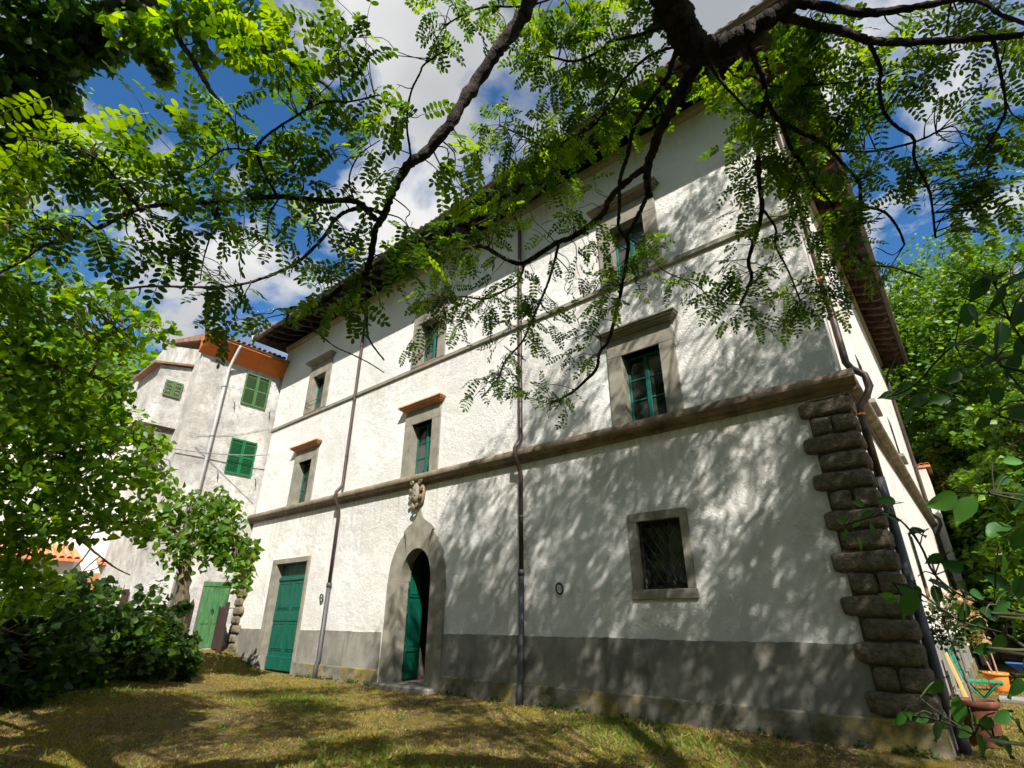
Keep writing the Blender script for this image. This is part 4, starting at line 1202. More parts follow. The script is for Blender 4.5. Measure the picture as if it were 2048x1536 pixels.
# ------------------------------------------------------------------ the locust tree over the camera
A = [
    [(-0.742,-7.959,3.858,0.0309),(-0.835,-7.96,3.726,0.0291),(-0.949,-7.984,3.588,0.0272),(-1.057,-8.012,3.441,0.0252),(-1.143,-8.031,3.29,0.0231)],
    [(-1.143,-8.031,3.29,0.0231),(-1.262,-8.051,3.206,0.0211),(-1.329,-8.081,3.159,0.0189),(-1.405,-8.075,3.078,0.0168),(-1.478,-8.071,2.992,0.0146),(-1.516,-8.073,2.941,0.0123)],
    [(-1.516,-8.073,2.941,0.0144),(-1.603,-8.022,2.85,0.0134),(-1.671,-8.009,2.802,0.0122),(-1.751,-8.042,2.767,0.011),(-1.824,-8.064,2.728,0.0097),(-1.895,-8.107,2.701,0.0083),(-1.955,-8.156,2.691,0.007),(-2.004,-8.146,2.655,0.0057),(-2.054,-8.155,2.627,0.0044)],
    [(-1.498,-8.085,2.967,0.0123),(-1.51,-8.182,2.997,0.0114),(-1.566,-8.278,2.974,0.0105),(-1.654,-8.433,2.931,0.0095),(-1.711,-8.522,2.883,0.0087),(-1.785,-8.656,2.814,0.0078),(-1.842,-8.763,2.743,0.0069),(-1.893,-8.839,2.659,0.0062),(-1.928,-8.889,2.59,0.0055),(-1.956,-8.95,2.525,0.0049),(-1.973,-8.974,2.474,0.0043),(-1.99,-9.005,2.418,0.0037)],
    [(-1.47,-8.076,2.988,0.0092),(-1.508,-8.114,3.016,0.0088),(-1.578,-8.161,3.013,0.0083),(-1.646,-8.18,2.994,0.0079),(-1.724,-8.18,2.949,0.0076),(-1.816,-8.194,2.89,0.0071),(-1.901,-8.224,2.841,0.0067),(-1.995,-8.294,2.794,0.0062),(-2.09,-8.381,2.742,0.0056),(-2.164,-8.484,2.717,0.005),(-2.233,-8.602,2.695,0.0045),(-2.298,-8.694,2.656,0.0039)],
    [(-1.707,-7.98,2.824,0.0054),(-1.826,-7.87,2.76,0.005),(-1.934,-7.771,2.708,0.0044),(-1.998,-7.625,2.667,0.0038)],
    [(-1.954,-8.079,2.739,0.0044),(-2.019,-8.022,2.692,0.0042),(-2.052,-7.95,2.683,0.0039),(-2.066,-7.849,2.675,0.0036),(-2.073,-7.746,2.672,0.0033),(-2.074,-7.632,2.658,0.003),(-2.091,-7.553,2.652,0.0026)],
    [(-1.312,-8.093,3.137,0.005),(-1.276,-8.114,3.156,0.0047),(-1.222,-8.183,3.212,0.0043),(-1.147,-8.233,3.266,0.0039),(-1.079,-8.246,3.296,0.0035),(-1.045,-8.26,3.304,0.0032),(-0.989,-8.247,3.312,0.0029),(-0.91,-8.231,3.33,0.0026)],
    [(-1.632,-8.429,2.92,0.0056),(-1.58,-8.544,3.003,0.0049),(-1.542,-8.556,3.034,0.0045),(-1.444,-8.512,3.101,0.004),(-1.348,-8.459,3.154,0.0036),(-1.275,-8.391,3.177,0.0031),(-1.191,-8.327,3.203,0.0027)],
    [(-1.586,-8.542,3.009,0.0036),(-1.598,-8.601,2.994,0.0031),(-1.625,-8.652,2.959,0.0026),(-1.667,-8.677,2.898,0.0021),(-1.681,-8.701,2.867,0.0017)],
    [(-1.806,-8.773,2.716,0.0041),(-1.779,-8.823,2.733,0.0038),(-1.751,-8.878,2.751,0.0034),(-1.728,-8.93,2.757,0.0031),(-1.713,-8.982,2.751,0.0027),(-1.71,-9.029,2.728,0.0024),(-1.707,-9.089,2.699,0.0021)],
    [(-1.74,-8.577,2.842,0.0036),(-1.835,-8.549,2.792,0.0031),(-1.931,-8.528,2.734,0.0025),(-2.015,-8.495,2.682,0.002)],
    [(-1.662,-8.408,2.955,0.0038),(-1.765,-8.391,2.935,0.0033),(-1.861,-8.358,2.91,0.0027),(-1.968,-8.364,2.885,0.0021)],
    [(-1.516,-8.179,3.003,0.004),(-1.506,-8.221,3.083,0.0033),(-1.453,-8.225,3.18,0.0027),(-1.392,-8.182,3.256,0.002)],
]
B = [
    [(-0.505,-6.986,5.016,0.1093),(-0.503,-6.903,4.928,0.1049),(-0.499,-6.806,4.827,0.1005),(-0.496,-6.724,4.732,0.0959)],
    [(-0.496,-6.724,4.732,0.0959),(-0.467,-6.661,4.691,0.0846),(-0.326,-6.609,4.67,0.0717),(-0.181,-6.597,4.673,0.0588),(-0.031,-6.592,4.674,0.0464),(0.074,-6.583,4.666,0.0348),(0.162,-6.533,4.625,0.0239)],
    [(0.162,-6.533,4.625,0.0253),(0.351,-6.422,4.485,0.0218),(0.48,-6.4,4.415,0.0184),(0.671,-6.376,4.32,0.015),(0.815,-6.38,4.251,0.012)],
    [(-0.031,-6.592,4.674,0.0261),(0.092,-6.508,4.571,0.0244),(0.21,-6.435,4.467,0.0227),(0.319,-6.357,4.35,0.021),(0.437,-6.331,4.27,0.0193),(0.508,-6.315,4.202,0.0178),(0.653,-6.302,4.117,0.016),(0.842,-6.268,3.984,0.0141)],
    [(0.318,-6.367,4.339,0.0109),(0.322,-6.24,4.264,0.0105),(0.307,-6.142,4.213,0.01),(0.304,-6.028,4.14,0.0096),(0.347,-5.933,4.077,0.009),(0.394,-5.849,4.02,0.0084),(0.375,-5.743,3.942,0.0079),(0.379,-5.624,3.835,0.0073),(0.392,-5.53,3.753,0.0067),(0.355,-5.397,3.609,0.0061)],
    [(0.746,-6.295,4.043,0.0084),(0.753,-6.156,3.925,0.0077),(0.74,-6.042,3.83,0.0069),(0.7,-5.967,3.788,0.0061),(0.627,-5.879,3.734,0.0053)],
    [(0.649,-6.459,4.23,0.0109),(0.719,-6.459,4.119,0.0102),(0.77,-6.448,3.997,0.0095),(0.821,-6.435,3.869,0.0088)],
    [(-0.491,-6.696,4.712,0.0419),(-0.494,-6.604,4.663,0.0393),(-0.619,-6.55,4.617,0.0372),(-0.76,-6.48,4.549,0.035),(-0.905,-6.389,4.451,0.0327),(-1.002,-6.324,4.38,0.0298),(-1.064,-6.235,4.294,0.0268),(-1.081,-6.179,4.252,0.0234)],
    [(-1.077,-6.199,4.273,0.0162),(-1.169,-6.14,4.216,0.0158),(-1.272,-6.087,4.156,0.0154),(-1.351,-6.043,4.11,0.015),(-1.391,-5.978,4.058,0.0145),(-1.581,-5.817,3.785,0.0141),(-1.764,-5.704,3.53,0.0137),(-1.865,-5.677,3.453,0.0131),(-1.937,-5.626,3.354,0.0125),(-2.045,-5.616,3.282,0.0118),(-2.194,-5.63,3.197,0.0112),(-2.37,-5.681,3.132,0.0105)],
    [(-1.009,-6.305,4.401,0.023),(-1.197,-6.307,4.367,0.0225),(-1.337,-6.281,4.316,0.0219),(-1.445,-6.224,4.243,0.0212),(-1.693,-6.25,4.165,0.0206),(-1.831,-6.284,4.149,0.0197),(-2.063,-6.338,4.073,0.0189),(-2.148,-6.36,4.067,0.0179),(-2.239,-6.464,4.135,0.0167),(-2.327,-6.571,4.199,0.0156),(-2.415,-6.626,4.21,0.0145),(-2.567,-6.729,4.2,0.0133),(-2.753,-6.826,4.135,0.0122)],
    [(-2.118,-6.32,4.091,0.0101),(-2.227,-6.263,4.007,0.0094),(-2.366,-6.277,3.964,0.0087),(-2.534,-6.338,3.935,0.008),(-2.697,-6.46,3.963,0.0072),(-2.861,-6.546,3.938,0.0063)],
    [(-1.849,-6.228,4.198,0.0119),(-1.944,-6.148,4.107,0.0114),(-2.081,-6.091,4.0,0.0108),(-2.214,-6.036,3.884,0.0102),(-2.328,-5.98,3.774,0.0096),(-2.457,-5.938,3.654,0.0089),(-2.642,-5.952,3.53,0.0081),(-2.757,-5.904,3.385,0.0074),(-2.931,-5.931,3.256,0.0066)],
    [(-0.526,-6.704,4.713,0.0187),(-0.585,-6.695,4.724,0.0179),(-0.679,-6.619,4.678,0.0173),(-0.822,-6.579,4.643,0.0167),(-1.001,-6.515,4.569,0.0161),(-1.105,-6.425,4.488,0.0153),(-1.221,-6.327,4.387,0.0145),(-1.307,-6.221,4.279,0.0136),(-1.37,-6.126,4.185,0.0126),(-1.369,-6.037,4.123,0.0114)],
    [(-0.205,-6.596,4.671,0.0209),(-0.21,-6.548,4.665,0.0202),(-0.201,-6.419,4.595,0.0195),(-0.206,-6.315,4.538,0.0188),(-0.228,-6.229,4.493,0.018),(-0.301,-6.128,4.425,0.0174),(-0.354,-6.032,4.359,0.0166),(-0.413,-5.89,4.235,0.0159),(-0.466,-5.738,4.084,0.0151),(-0.558,-5.622,3.955,0.0142),(-0.663,-5.547,3.867,0.0133),(-0.685,-5.443,3.75,0.0122),(-0.821,-5.367,3.628,0.0113)],
    [(-0.466,-5.738,4.084,0.0087),(-0.441,-5.625,3.982,0.0079),(-0.462,-5.537,3.9,0.0071),(-0.441,-5.402,3.747,0.0062),(-0.445,-5.266,3.565,0.0054)],
    [(-0.224,-6.237,4.5,0.0159),(-0.193,-6.101,4.401,0.0151),(-0.123,-5.999,4.329,0.0141),(-0.038,-5.903,4.257,0.0131),(0.02,-5.832,4.207,0.0121),(0.047,-5.745,4.134,0.0112),(0.078,-5.651,4.046,0.0103),(0.075,-5.551,3.945,0.0094),(0.162,-5.481,3.876,0.0084),(0.196,-5.396,3.78,0.0074),(0.21,-5.315,3.686,0.0065)],
    [(0.02,-5.817,4.22,0.008),(0.22,-5.759,4.142,0.0072),(0.413,-5.736,4.091,0.0065),(0.524,-5.747,4.084,0.0058)],
    [(-0.192,-6.115,4.387,0.0128),(-0.191,-6.074,4.389,0.0122),(-0.187,-5.953,4.306,0.0118),(-0.162,-5.826,4.211,0.0112),(-0.136,-5.701,4.108,0.0107),(-0.095,-5.584,4.007,0.01),(-0.07,-5.492,3.931,0.0094),(-0.052,-5.381,3.82,0.0088),(-0.014,-5.267,3.694,0.0081),(0.13,-5.185,3.607,0.0073),(0.249,-5.111,3.524,0.0066)],
    [(-0.407,-6.621,4.67,0.0108),(-0.422,-6.559,4.646,0.01),(-0.411,-6.445,4.582,0.0092),(-0.378,-6.341,4.525,0.0083),(-0.333,-6.26,4.485,0.0074),(-0.272,-6.161,4.426,0.0064)],
    [(-0.371,-6.6,4.658,0.0077),(-0.37,-6.562,4.65,0.0072),(-0.321,-6.443,4.583,0.0068),(-0.25,-6.37,4.55,0.0062),(-0.18,-6.298,4.514,0.0057),(-0.001,-6.203,4.455,0.0051),(0.267,-6.1,4.366,0.0044)],
    [(-0.536,-6.838,4.802,0.0123),(-0.597,-6.846,4.837,0.0114),(-0.783,-6.892,4.869,0.0107),(-0.901,-6.941,4.909,0.0097),(-0.999,-6.921,4.91,0.0088),(-1.159,-6.965,4.926,0.0079),(-1.316,-7.092,4.983,0.0068)],
    [(-0.541,-6.739,4.735,0.0093),(-0.728,-6.764,4.762,0.009),(-0.921,-6.742,4.745,0.0087),(-1.063,-6.686,4.709,0.0084),(-1.23,-6.64,4.665,0.008),(-1.394,-6.655,4.657,0.0075),(-1.586,-6.705,4.653,0.0069),(-1.719,-6.845,4.731,0.0062),(-1.82,-6.979,4.81,0.0056)],
    [(-0.521,-6.955,4.878,0.009),(-0.699,-7.104,4.978,0.0082),(-0.958,-7.257,5.042,0.0075),(-1.225,-7.371,5.061,0.0067),(-1.498,-7.548,5.079,0.0058),(-1.73,-7.637,5.056,0.005)],
    [(-1.275,-6.555,4.78,0.0073),(-1.586,-6.486,4.656,0.0072),(-1.84,-6.471,4.575,0.0069),(-2.146,-6.539,4.503,0.0066),(-2.406,-6.616,4.443,0.0062)],
    [(-1.389,-5.959,4.184,0.0078),(-1.327,-5.79,4.14,0.0069),(-1.273,-5.575,4.02,0.006),(-1.12,-5.372,3.941,0.005),(-1.072,-5.211,3.858,0.0041)],
]
CA = [
    (-1.255,-8.554,3.355,0.157,18),
    (-1.336,-8.651,3.319,0.12,10),
    (-1.375,-8.545,3.267,0.107,10),
    (-1.181,-8.508,3.391,0.105,12),
    (-1.361,-8.429,3.244,0.129,12),
    (-1.382,-8.273,3.168,0.135,12),
    (-1.473,-8.384,3.136,0.114,8),
    (-1.544,-8.501,3.11,0.111,12),
    (-1.596,-8.62,3.092,0.108,14),
    (-1.578,-8.722,3.13,0.086,8),
    (-1.735,-8.668,2.953,0.161,24),
    (-1.773,-8.809,2.933,0.153,22),
    (-1.762,-8.905,2.955,0.115,14),
    (-1.862,-8.927,2.828,0.131,16),
    (-1.851,-9.025,2.845,0.125,16),
    (-1.926,-9.041,2.736,0.124,18),
    (-1.826,-8.725,2.851,0.141,16),
    (-1.682,-8.557,2.984,0.129,14),
    (-1.612,-8.448,3.025,0.113,10),
    (-1.61,-8.316,2.973,0.137,14),
    (-1.496,-8.247,3.057,0.099,8),
    (-1.733,-8.415,2.875,0.115,10),
    (-1.831,-8.521,2.787,0.131,12),
    (-1.896,-8.656,2.735,0.126,14),
    (-1.956,-8.775,2.668,0.121,10),
    (-1.971,-8.896,2.661,0.115,12),
    (-2.001,-8.992,2.613,0.111,16),
    (-1.918,-8.488,2.642,0.113,10),
    (-1.92,-8.36,2.573,0.136,14),
    (-1.894,-8.248,2.546,0.1,8),
    (-1.946,-8.598,2.638,0.11,7),
    (-1.736,-8.205,2.763,0.121,12),
    (-1.663,-8.119,2.802,0.123,12),
    (-1.713,-8.297,2.844,0.099,6),
    (-1.357,-8.143,3.127,0.08,6),
    (-1.231,-8.183,3.243,0.078,6),
    (-1.198,-8.265,3.3,0.076,6),
    (-1.232,-7.991,3.139,0.122,10),
    (-1.151,-7.93,3.16,0.081,5),
    (-1.698,-8.031,2.692,0.104,8),
    (-1.594,-7.969,2.779,0.105,8),
    (-1.588,-8.138,2.904,0.102,10),
    (-1.472,-7.976,2.92,0.125,12),
    (-1.484,-7.876,2.831,0.128,12),
    (-1.666,-8.064,2.76,0.124,8),
    (-2.085,-8.977,2.45,0.094,12),
]
CB = [
    (-1.673,-7.648,5.087,0.197,16),
    (-1.787,-7.627,5.024,0.133,8),
    (-1.414,-7.448,5.118,0.197,14),
    (-1.175,-7.221,5.099,0.23,24),
    (-1.033,-7.025,5.04,0.265,30),
    (-0.798,-6.914,5.037,0.228,26),
    (-1.327,-7.132,5.0,0.204,14),
    (-1.425,-7.118,4.954,0.103,6),
    (-1.114,-6.849,4.911,0.206,20),
    (-0.935,-6.695,4.864,0.205,22),
    (-0.887,-6.521,4.752,0.173,14),
    (-1.368,-6.792,4.781,0.214,16),
    (-1.734,-7.021,4.754,0.18,12),
    (-1.586,-6.802,4.689,0.255,24),
    (-1.311,-6.628,4.689,0.216,18),
    (-1.11,-6.55,4.706,0.177,14),
    (-1.876,-6.911,4.604,0.222,18),
    (-1.724,-6.687,4.533,0.261,26),
    (-1.502,-6.551,4.543,0.222,16),
    (-2.03,-6.846,4.46,0.188,12),
    (-1.876,-6.618,4.386,0.228,18),
    (-1.667,-6.455,4.376,0.19,10),
    (-2.185,-6.786,4.302,0.23,16),
    (-2.416,-6.872,4.178,0.231,16),
    (-2.596,-6.958,4.074,0.232,16),
    (-2.297,-6.659,4.104,0.234,14),
    (-2.611,-6.774,3.902,0.275,20),
    (-2.461,-6.531,3.823,0.238,16),
    (-2.21,-6.397,3.926,0.238,16),
    (-2.233,-6.245,3.731,0.24,14),
    (-1.972,-6.125,3.822,0.238,14),
    (-2.439,-6.312,3.593,0.201,10),
    (-2.601,-6.491,3.62,0.2,10),
    (-2.753,-6.676,3.639,0.238,14),
    (-2.896,-6.689,3.458,0.159,8),
    (-2.153,-6.027,3.522,0.201,12),
    (-2.464,-6.157,3.347,0.202,12),
    (-2.668,-6.226,3.161,0.181,10),
    (-2.415,-6.026,3.201,0.162,8),
    (-2.277,-5.877,3.124,0.161,8),
    (-1.921,-5.935,3.615,0.199,10),
    (-1.706,-6.022,3.901,0.235,14),
    (-1.46,-5.974,4.0,0.231,16),
    (-1.261,-5.937,4.063,0.189,10),
    (-1.317,-5.792,3.849,0.192,8),
    (-1.156,-5.709,3.82,0.151,6),
    (-1.906,-5.766,3.363,0.16,8),
    (-2.147,-5.784,3.12,0.161,7),
    (-1.719,-5.877,3.701,0.158,6),
    (-1.488,-6.127,4.158,0.115,6),
    (-0.479,-6.335,4.691,0.166,16),
    (-0.418,-6.123,4.512,0.202,22),
    (-0.23,-6.108,4.517,0.196,26),
    (-0.044,-6.119,4.536,0.19,26),
    (-0.09,-6.283,4.682,0.188,24),
    (0.092,-6.174,4.585,0.154,16),
    (-0.122,-5.943,4.357,0.196,24),
    (-0.263,-5.907,4.309,0.167,16),
    (-0.09,-5.817,4.218,0.196,22),
    (-0.522,-5.923,4.291,0.174,12),
    (-0.539,-5.763,4.101,0.141,8),
    (0.084,-5.886,4.297,0.158,14),
    (0.192,-6.02,4.433,0.153,12),
    (0.326,-5.969,4.369,0.18,12),
    (0.423,-6.038,4.427,0.146,8),
    (0.2,-5.908,4.315,0.123,8),
    (0.532,-5.958,4.326,0.143,10),
    (0.628,-6.122,4.473,0.166,10),
    (0.783,-6.102,4.418,0.133,10),
    (0.872,-6.017,4.305,0.105,8),
    (0.861,-5.913,4.194,0.106,8),
    (0.607,-5.857,4.199,0.114,6),
    (0.034,-5.71,4.09,0.161,12),
    (-0.136,-5.659,4.021,0.166,14),
    (-0.233,-5.713,4.084,0.135,10),
    (-0.078,-5.539,3.858,0.165,14),
    (-0.02,-5.429,3.69,0.164,12),
    (-0.124,-5.346,3.546,0.2,16),
    (0.114,-5.585,3.922,0.128,8),
    (0.307,-5.67,4.021,0.184,14),
    (0.457,-5.632,3.948,0.179,14),
    (0.533,-5.545,3.808,0.176,12),
    (0.675,-5.588,3.834,0.17,14),
    (0.68,-5.709,3.999,0.169,10),
    (0.76,-5.657,3.906,0.111,10),
    (0.707,-5.469,3.642,0.141,14),
    (0.559,-5.457,3.665,0.146,12),
    (-0.511,-5.45,3.666,0.212,16),
    (-0.454,-5.322,3.457,0.21,16),
    (-0.65,-5.344,3.442,0.18,10),
    (-0.822,-5.479,3.617,0.184,10),
    (-0.727,-5.568,3.789,0.181,10),
    (-0.536,-5.582,3.862,0.177,10),
    (-0.295,-5.316,3.476,0.171,12),
    (-0.194,-5.435,3.692,0.135,10),
    (-0.911,-5.643,3.833,0.185,8),
    (-1.01,-5.554,3.658,0.15,6),
    (-0.254,-5.551,3.863,0.136,10),
    (0.145,-6.309,4.701,0.15,12),
    (0.236,-6.134,4.541,0.15,12),
]
J = [
    [(-3.187,-9.047,5.069,0.0271),(-3.1,-8.814,5.081,0.026),(-3.018,-8.689,5.085,0.0243),(-2.919,-8.569,5.095,0.0224),(-2.854,-8.442,5.073,0.0206),(-2.768,-8.278,5.054,0.0188),(-2.715,-8.148,5.009,0.0169),(-2.681,-8.055,4.954,0.0149),(-2.61,-7.96,4.924,0.0128),(-2.591,-7.846,4.844,0.0107)],
    [(-3.0,-8.796,4.961,0.0208),(-3.03,-8.741,4.887,0.0191),(-3.045,-8.637,4.819,0.0175),(-3.064,-8.538,4.743,0.0158),(-3.073,-8.451,4.674,0.014),(-3.064,-8.378,4.623,0.0121),(-3.069,-8.297,4.554,0.0103)],
    [(-2.877,-8.575,5.044,0.0133),(-2.782,-8.565,5.118,0.0115),(-2.686,-8.614,5.194,0.0097)],
    [(-3.11,-9.017,4.87,0.0077),(-3.185,-8.978,4.753,0.0062),(-3.246,-8.958,4.644,0.0047),(-3.305,-8.939,4.533,0.0031)],
    [(-3.22,-8.957,4.764,0.0063),(-3.161,-8.839,4.772,0.0053),(-3.13,-8.727,4.748,0.0043),(-3.097,-8.613,4.721,0.0033)],
]
CJ = [
    (-3.118,-8.875,4.86,0.127,50),
    (-3.204,-8.767,4.772,0.082,40),
    (-3.188,-8.864,4.794,0.096,30),
    (-2.904,-8.604,5.025,0.198,60),
    (-3.049,-8.612,4.902,0.1,25),
    (-2.784,-8.444,5.099,0.169,50),
    (-2.907,-8.759,5.037,0.192,80),
    (-2.915,-8.463,4.998,0.102,20),
    (-2.711,-8.313,5.132,0.172,40),
    (-2.811,-8.629,5.102,0.163,50),
    (-3.247,-8.712,4.726,0.05,16),
    (-3.165,-8.987,4.818,0.125,40),
    (-2.868,-8.241,4.996,0.106,14),
]
I = [
    [(-4.018,-9.47,4.418,0.0934),(-3.795,-9.345,4.678,0.0849),(-3.562,-9.205,4.911,0.0759),(-3.31,-9.028,5.127,0.0666),(-3.081,-8.878,5.288,0.0565)],
    [(-4.234,-9.351,4.117,0.0639),(-4.098,-9.243,4.334,0.0513),(-3.96,-9.171,4.527,0.0377),(-3.882,-9.149,4.628,0.0233)],
]
CI = [
    (-3.557,-9.427,4.823,0.183,120),
    (-3.492,-9.27,4.907,0.189,130),
    (-3.397,-9.111,5.009,0.194,120),
    (-3.271,-8.954,5.128,0.166,90),
    (-3.702,-9.358,4.67,0.187,120),
    (-3.642,-9.195,4.753,0.161,100),
    (-3.506,-9.082,4.902,0.131,70),
    (-3.827,-9.294,4.526,0.19,110),
    (-3.781,-9.146,4.593,0.147,90),
    (-3.89,-9.137,4.456,0.131,60),
    (-3.957,-9.247,4.359,0.16,80),
    (-3.825,-9.043,4.542,0.083,30),
    (-3.508,-8.998,4.901,0.1,30),
    (-4.057,-9.238,4.218,0.128,60),
    (-4.02,-9.138,4.278,0.082,25),
]
K = [
    [(-7.9,-8.876,3.675,0.0378),(-7.785,-8.642,3.921,0.0354),(-7.702,-8.55,4.054,0.0321),(-7.62,-8.278,4.13,0.0291),(-7.554,-8.055,4.147,0.0258),(-7.501,-7.88,4.128,0.0221),(-7.444,-7.633,4.071,0.0184)],
    [(-7.471,-7.94,4.137,0.0179),(-7.378,-7.93,4.326,0.0162),(-7.327,-7.984,4.421,0.0143),(-7.233,-7.929,4.575,0.0126),(-7.125,-7.785,4.718,0.011),(-7.002,-7.524,4.826,0.0094)],
    [(-8.105,-8.432,2.588,0.0216),(-7.999,-8.211,2.886,0.0196),(-7.894,-7.982,3.088,0.0173),(-7.761,-7.695,3.31,0.0149),(-7.614,-7.372,3.485,0.0124),(-7.505,-7.073,3.472,0.0095)],
    [(-8.151,-8.208,1.892,0.0212),(-8.096,-7.895,2.17,0.0188),(-8.029,-7.621,2.413,0.016),(-7.947,-7.293,2.562,0.0129),(-7.853,-6.892,2.543,0.0094)],
    [(-7.973,-7.89,2.376,0.0168),(-7.862,-7.492,2.328,0.0144),(-7.781,-7.277,2.175,0.0116),(-7.691,-7.062,2.019,0.0088),(-7.606,-6.914,1.941,0.0059)],
]
CK = [
    (-7.337,-8.851,4.665,0.275,90),
    (-7.3,-8.572,4.724,0.284,90),
    (-7.207,-8.312,4.883,0.294,80),
    (-7.119,-8.017,4.996,0.273,60),
    (-7.134,-7.712,4.862,0.249,45),
    (-7.489,-8.71,4.278,0.331,130),
    (-7.447,-8.386,4.336,0.344,130),
    (-7.35,-8.075,4.5,0.328,110),
    (-7.296,-7.792,4.532,0.245,60),
    (-7.106,-7.425,4.8,0.191,24),
    (-7.634,-8.552,3.829,0.332,140),
    (-7.58,-8.239,3.921,0.345,140),
    (-7.538,-7.865,3.908,0.299,110),
    (-7.454,-7.615,4.033,0.184,40),
    (-7.75,-8.396,3.371,0.331,150),
    (-7.7,-8.077,3.445,0.344,150),
    (-7.631,-7.736,3.522,0.358,140),
    (-7.54,-7.436,3.647,0.277,80),
    (-7.519,-7.122,3.463,0.22,50),
    (-7.835,-8.243,2.91,0.329,150),
    (-7.786,-7.921,2.965,0.342,150),
    (-7.72,-7.576,3.023,0.355,140),
    (-7.626,-7.29,3.188,0.306,90),
    (-7.569,-6.947,3.058,0.219,50),
    (-7.889,-8.096,2.45,0.326,140),
    (-7.841,-7.771,2.487,0.339,120),
    (-7.769,-7.441,2.581,0.352,110),
    (-7.688,-7.135,2.673,0.303,80),
    (-7.651,-6.88,2.464,0.184,40),
    (-7.918,-8.009,2.044,0.268,90),
    (-7.897,-7.835,2.004,0.245,45),
    (-7.916,-7.864,1.701,0.266,80),
    (-7.871,-7.597,1.759,0.274,60),
    (-7.176,-8.812,5.012,0.278,50),
    (-7.128,-9.059,5.111,0.217,40),
]
DENS_A, DENS_B = 0.85, 1.5

tree = empty('locust_tree', (5.2, -11.0, 0), 'gnarled locust tree with dark overhanging limbs and feathery leaves framing the view', 'tree')
TB = (5.2, -11.0)
# trunk behind the camera; the two great limbs come over from it
trunk = [(TB[0], TB[1], -0.3, 0.42), (TB[0] - 0.05, TB[1] + 0.05, 1.2, 0.34), (TB[0] - 0.2, TB[1] + 0.2, 3.2, 0.30), (TB[0] - 0.3, TB[1] + 0.3, 5.4, 0.27), (TB[0] - 0.1, TB[1] + 0.5, 8.0, 0.22), (TB[0] + 0.1, TB[1] + 0.9, 10.8, 0.16), (TB[0], TB[1] + 1.4, 13.6, 0.10), (TB[0] - 0.2, TB[1] + 1.8, 16.0, 0.04)]
limbA0 = [(TB[0] - 0.25, TB[1] + 0.25, 4.2, 0.15), (3.0, -10.9, 5.3, 0.11), (1.0, -9.8, 5.1, 0.08), (-0.1, -8.7, 4.4, 0.058), A[0][0]]
limbB0 = [(TB[0] - 0.25, TB[1] + 0.3, 5.2, 0.22), (3.4, -9.8, 6.8, 0.20), (1.4, -8.4, 6.9, 0.18), (0.0, -7.4, 5.9, 0.165), B[0][0]]
limbs = [trunk, limbA0, limbB0] + [wiggle(b, 0.006) for b in A] + [wiggle(b, 0.012) for b in B]

# leaves in view: sprays round the traced limbs
def near_sprays(clumps, branches, size, dens):
    bp = branch_pts(branches)
    T, FP, FM, FS = [], [], [], []
    for (x, y, z, r, n) in clumps:
        k = max(2, int(round(n * dens / 3.0)))
        T.append(rand_ball(k, (x, y, z), r * 1.05, 0.9))
    T = np.concatenate(T)
    tw = twigs_to(T, bp)
    for t, w in zip(T, tw):
        a = np.array(w[2][:3]) if False else np.array(w[1][:3]); dirn = unit((t - a)[None])[0]
        m = rng.integers(2, 5)
        for q in range(m):
            u = 1.0 - 0.42 * q * rng.uniform(0.6, 1.0)
            p0 = a + (t - a) * max(u, 0.0)
            side = np.cross(dirn, [0, 0, 1.0]); side = side / max(np.linalg.norm(side), 1e-3)
            d = dirn * (0.9 if q == 0 else 0.45) + side * (0 if q == 0 else (1 if q % 2 else -1)) * 0.9 + rng.normal(size=3) * 0.28 + np.array([0, 0, -0.42])
            nrm = np.array([0, 0, 1.0]) + rng.normal(size=3) * 0.30
            FP.append(p0); FM.append(frames(d[None], nrm[None])[0]); FS.append(size * rng.uniform(0.72, 1.15))
    return tw, np.array(FP), np.array(FM), np.array(FS)
twA, PA, MA, SA = near_sprays(CA, A, 0.155, DENS_A)
twB, PB, MB_, SB = near_sprays(CB, B, 0.17, DENS_B)
SG = np.array(SUN) / -SUN.y
near_xy = np.concatenate([PA, PB]); near_xy = (near_xy - SG * (near_xy[:, 2:3] / SG[2]))[:, :2]   # where the near leaves' own shadows fall

# crown above the picture: leaf sprays that throw the dappled shade on the facade and the lawn
S_ = np.array(SUN) / -SUN.y            # sun ray per metre towards the viewer's side
def wall_density(x, z):
    xb = np.interp(z, [0, 1.5, 3.0, 4.2, 5.5, 7.0, 8.5, 10.0], [-13.0, -11.9, -10.9, -10.0, -9.2, -7.9, -6.9, -4.2])
    base = np.interp(z, [0, 2, 4, 5, 7, 10], [0.95, 0.90, 0.75, 0.66, 0.50, 0.40])
    edge = smooth01(0.0, 2.6, x - xb)
    c = (1.52 * x - 1.12 * z) / 1.89; a = (1.12 * x + 1.52 * z) / 1.89
    g = math.sin(2.1 * c + 0.8 * math.sin(1.1 * a)) + math.sin(3.7 * c + 1.0 + 0.5 * a) * 0.8 + math.sin(1.3 * a + 0.7 * c) * 0.7
    gap = float(smooth01(-1.0, 0.9, g + np.interp(z, [0, 4, 6, 10], [2.1, 1.3, 0.0, -0.2])))
    return base * edge * np.interp(x, [-6, -3.5, 0], [0.85, 0.85, 1.05]) * (0.06 + 0.94 * gap)
sprays = []
tries = 0
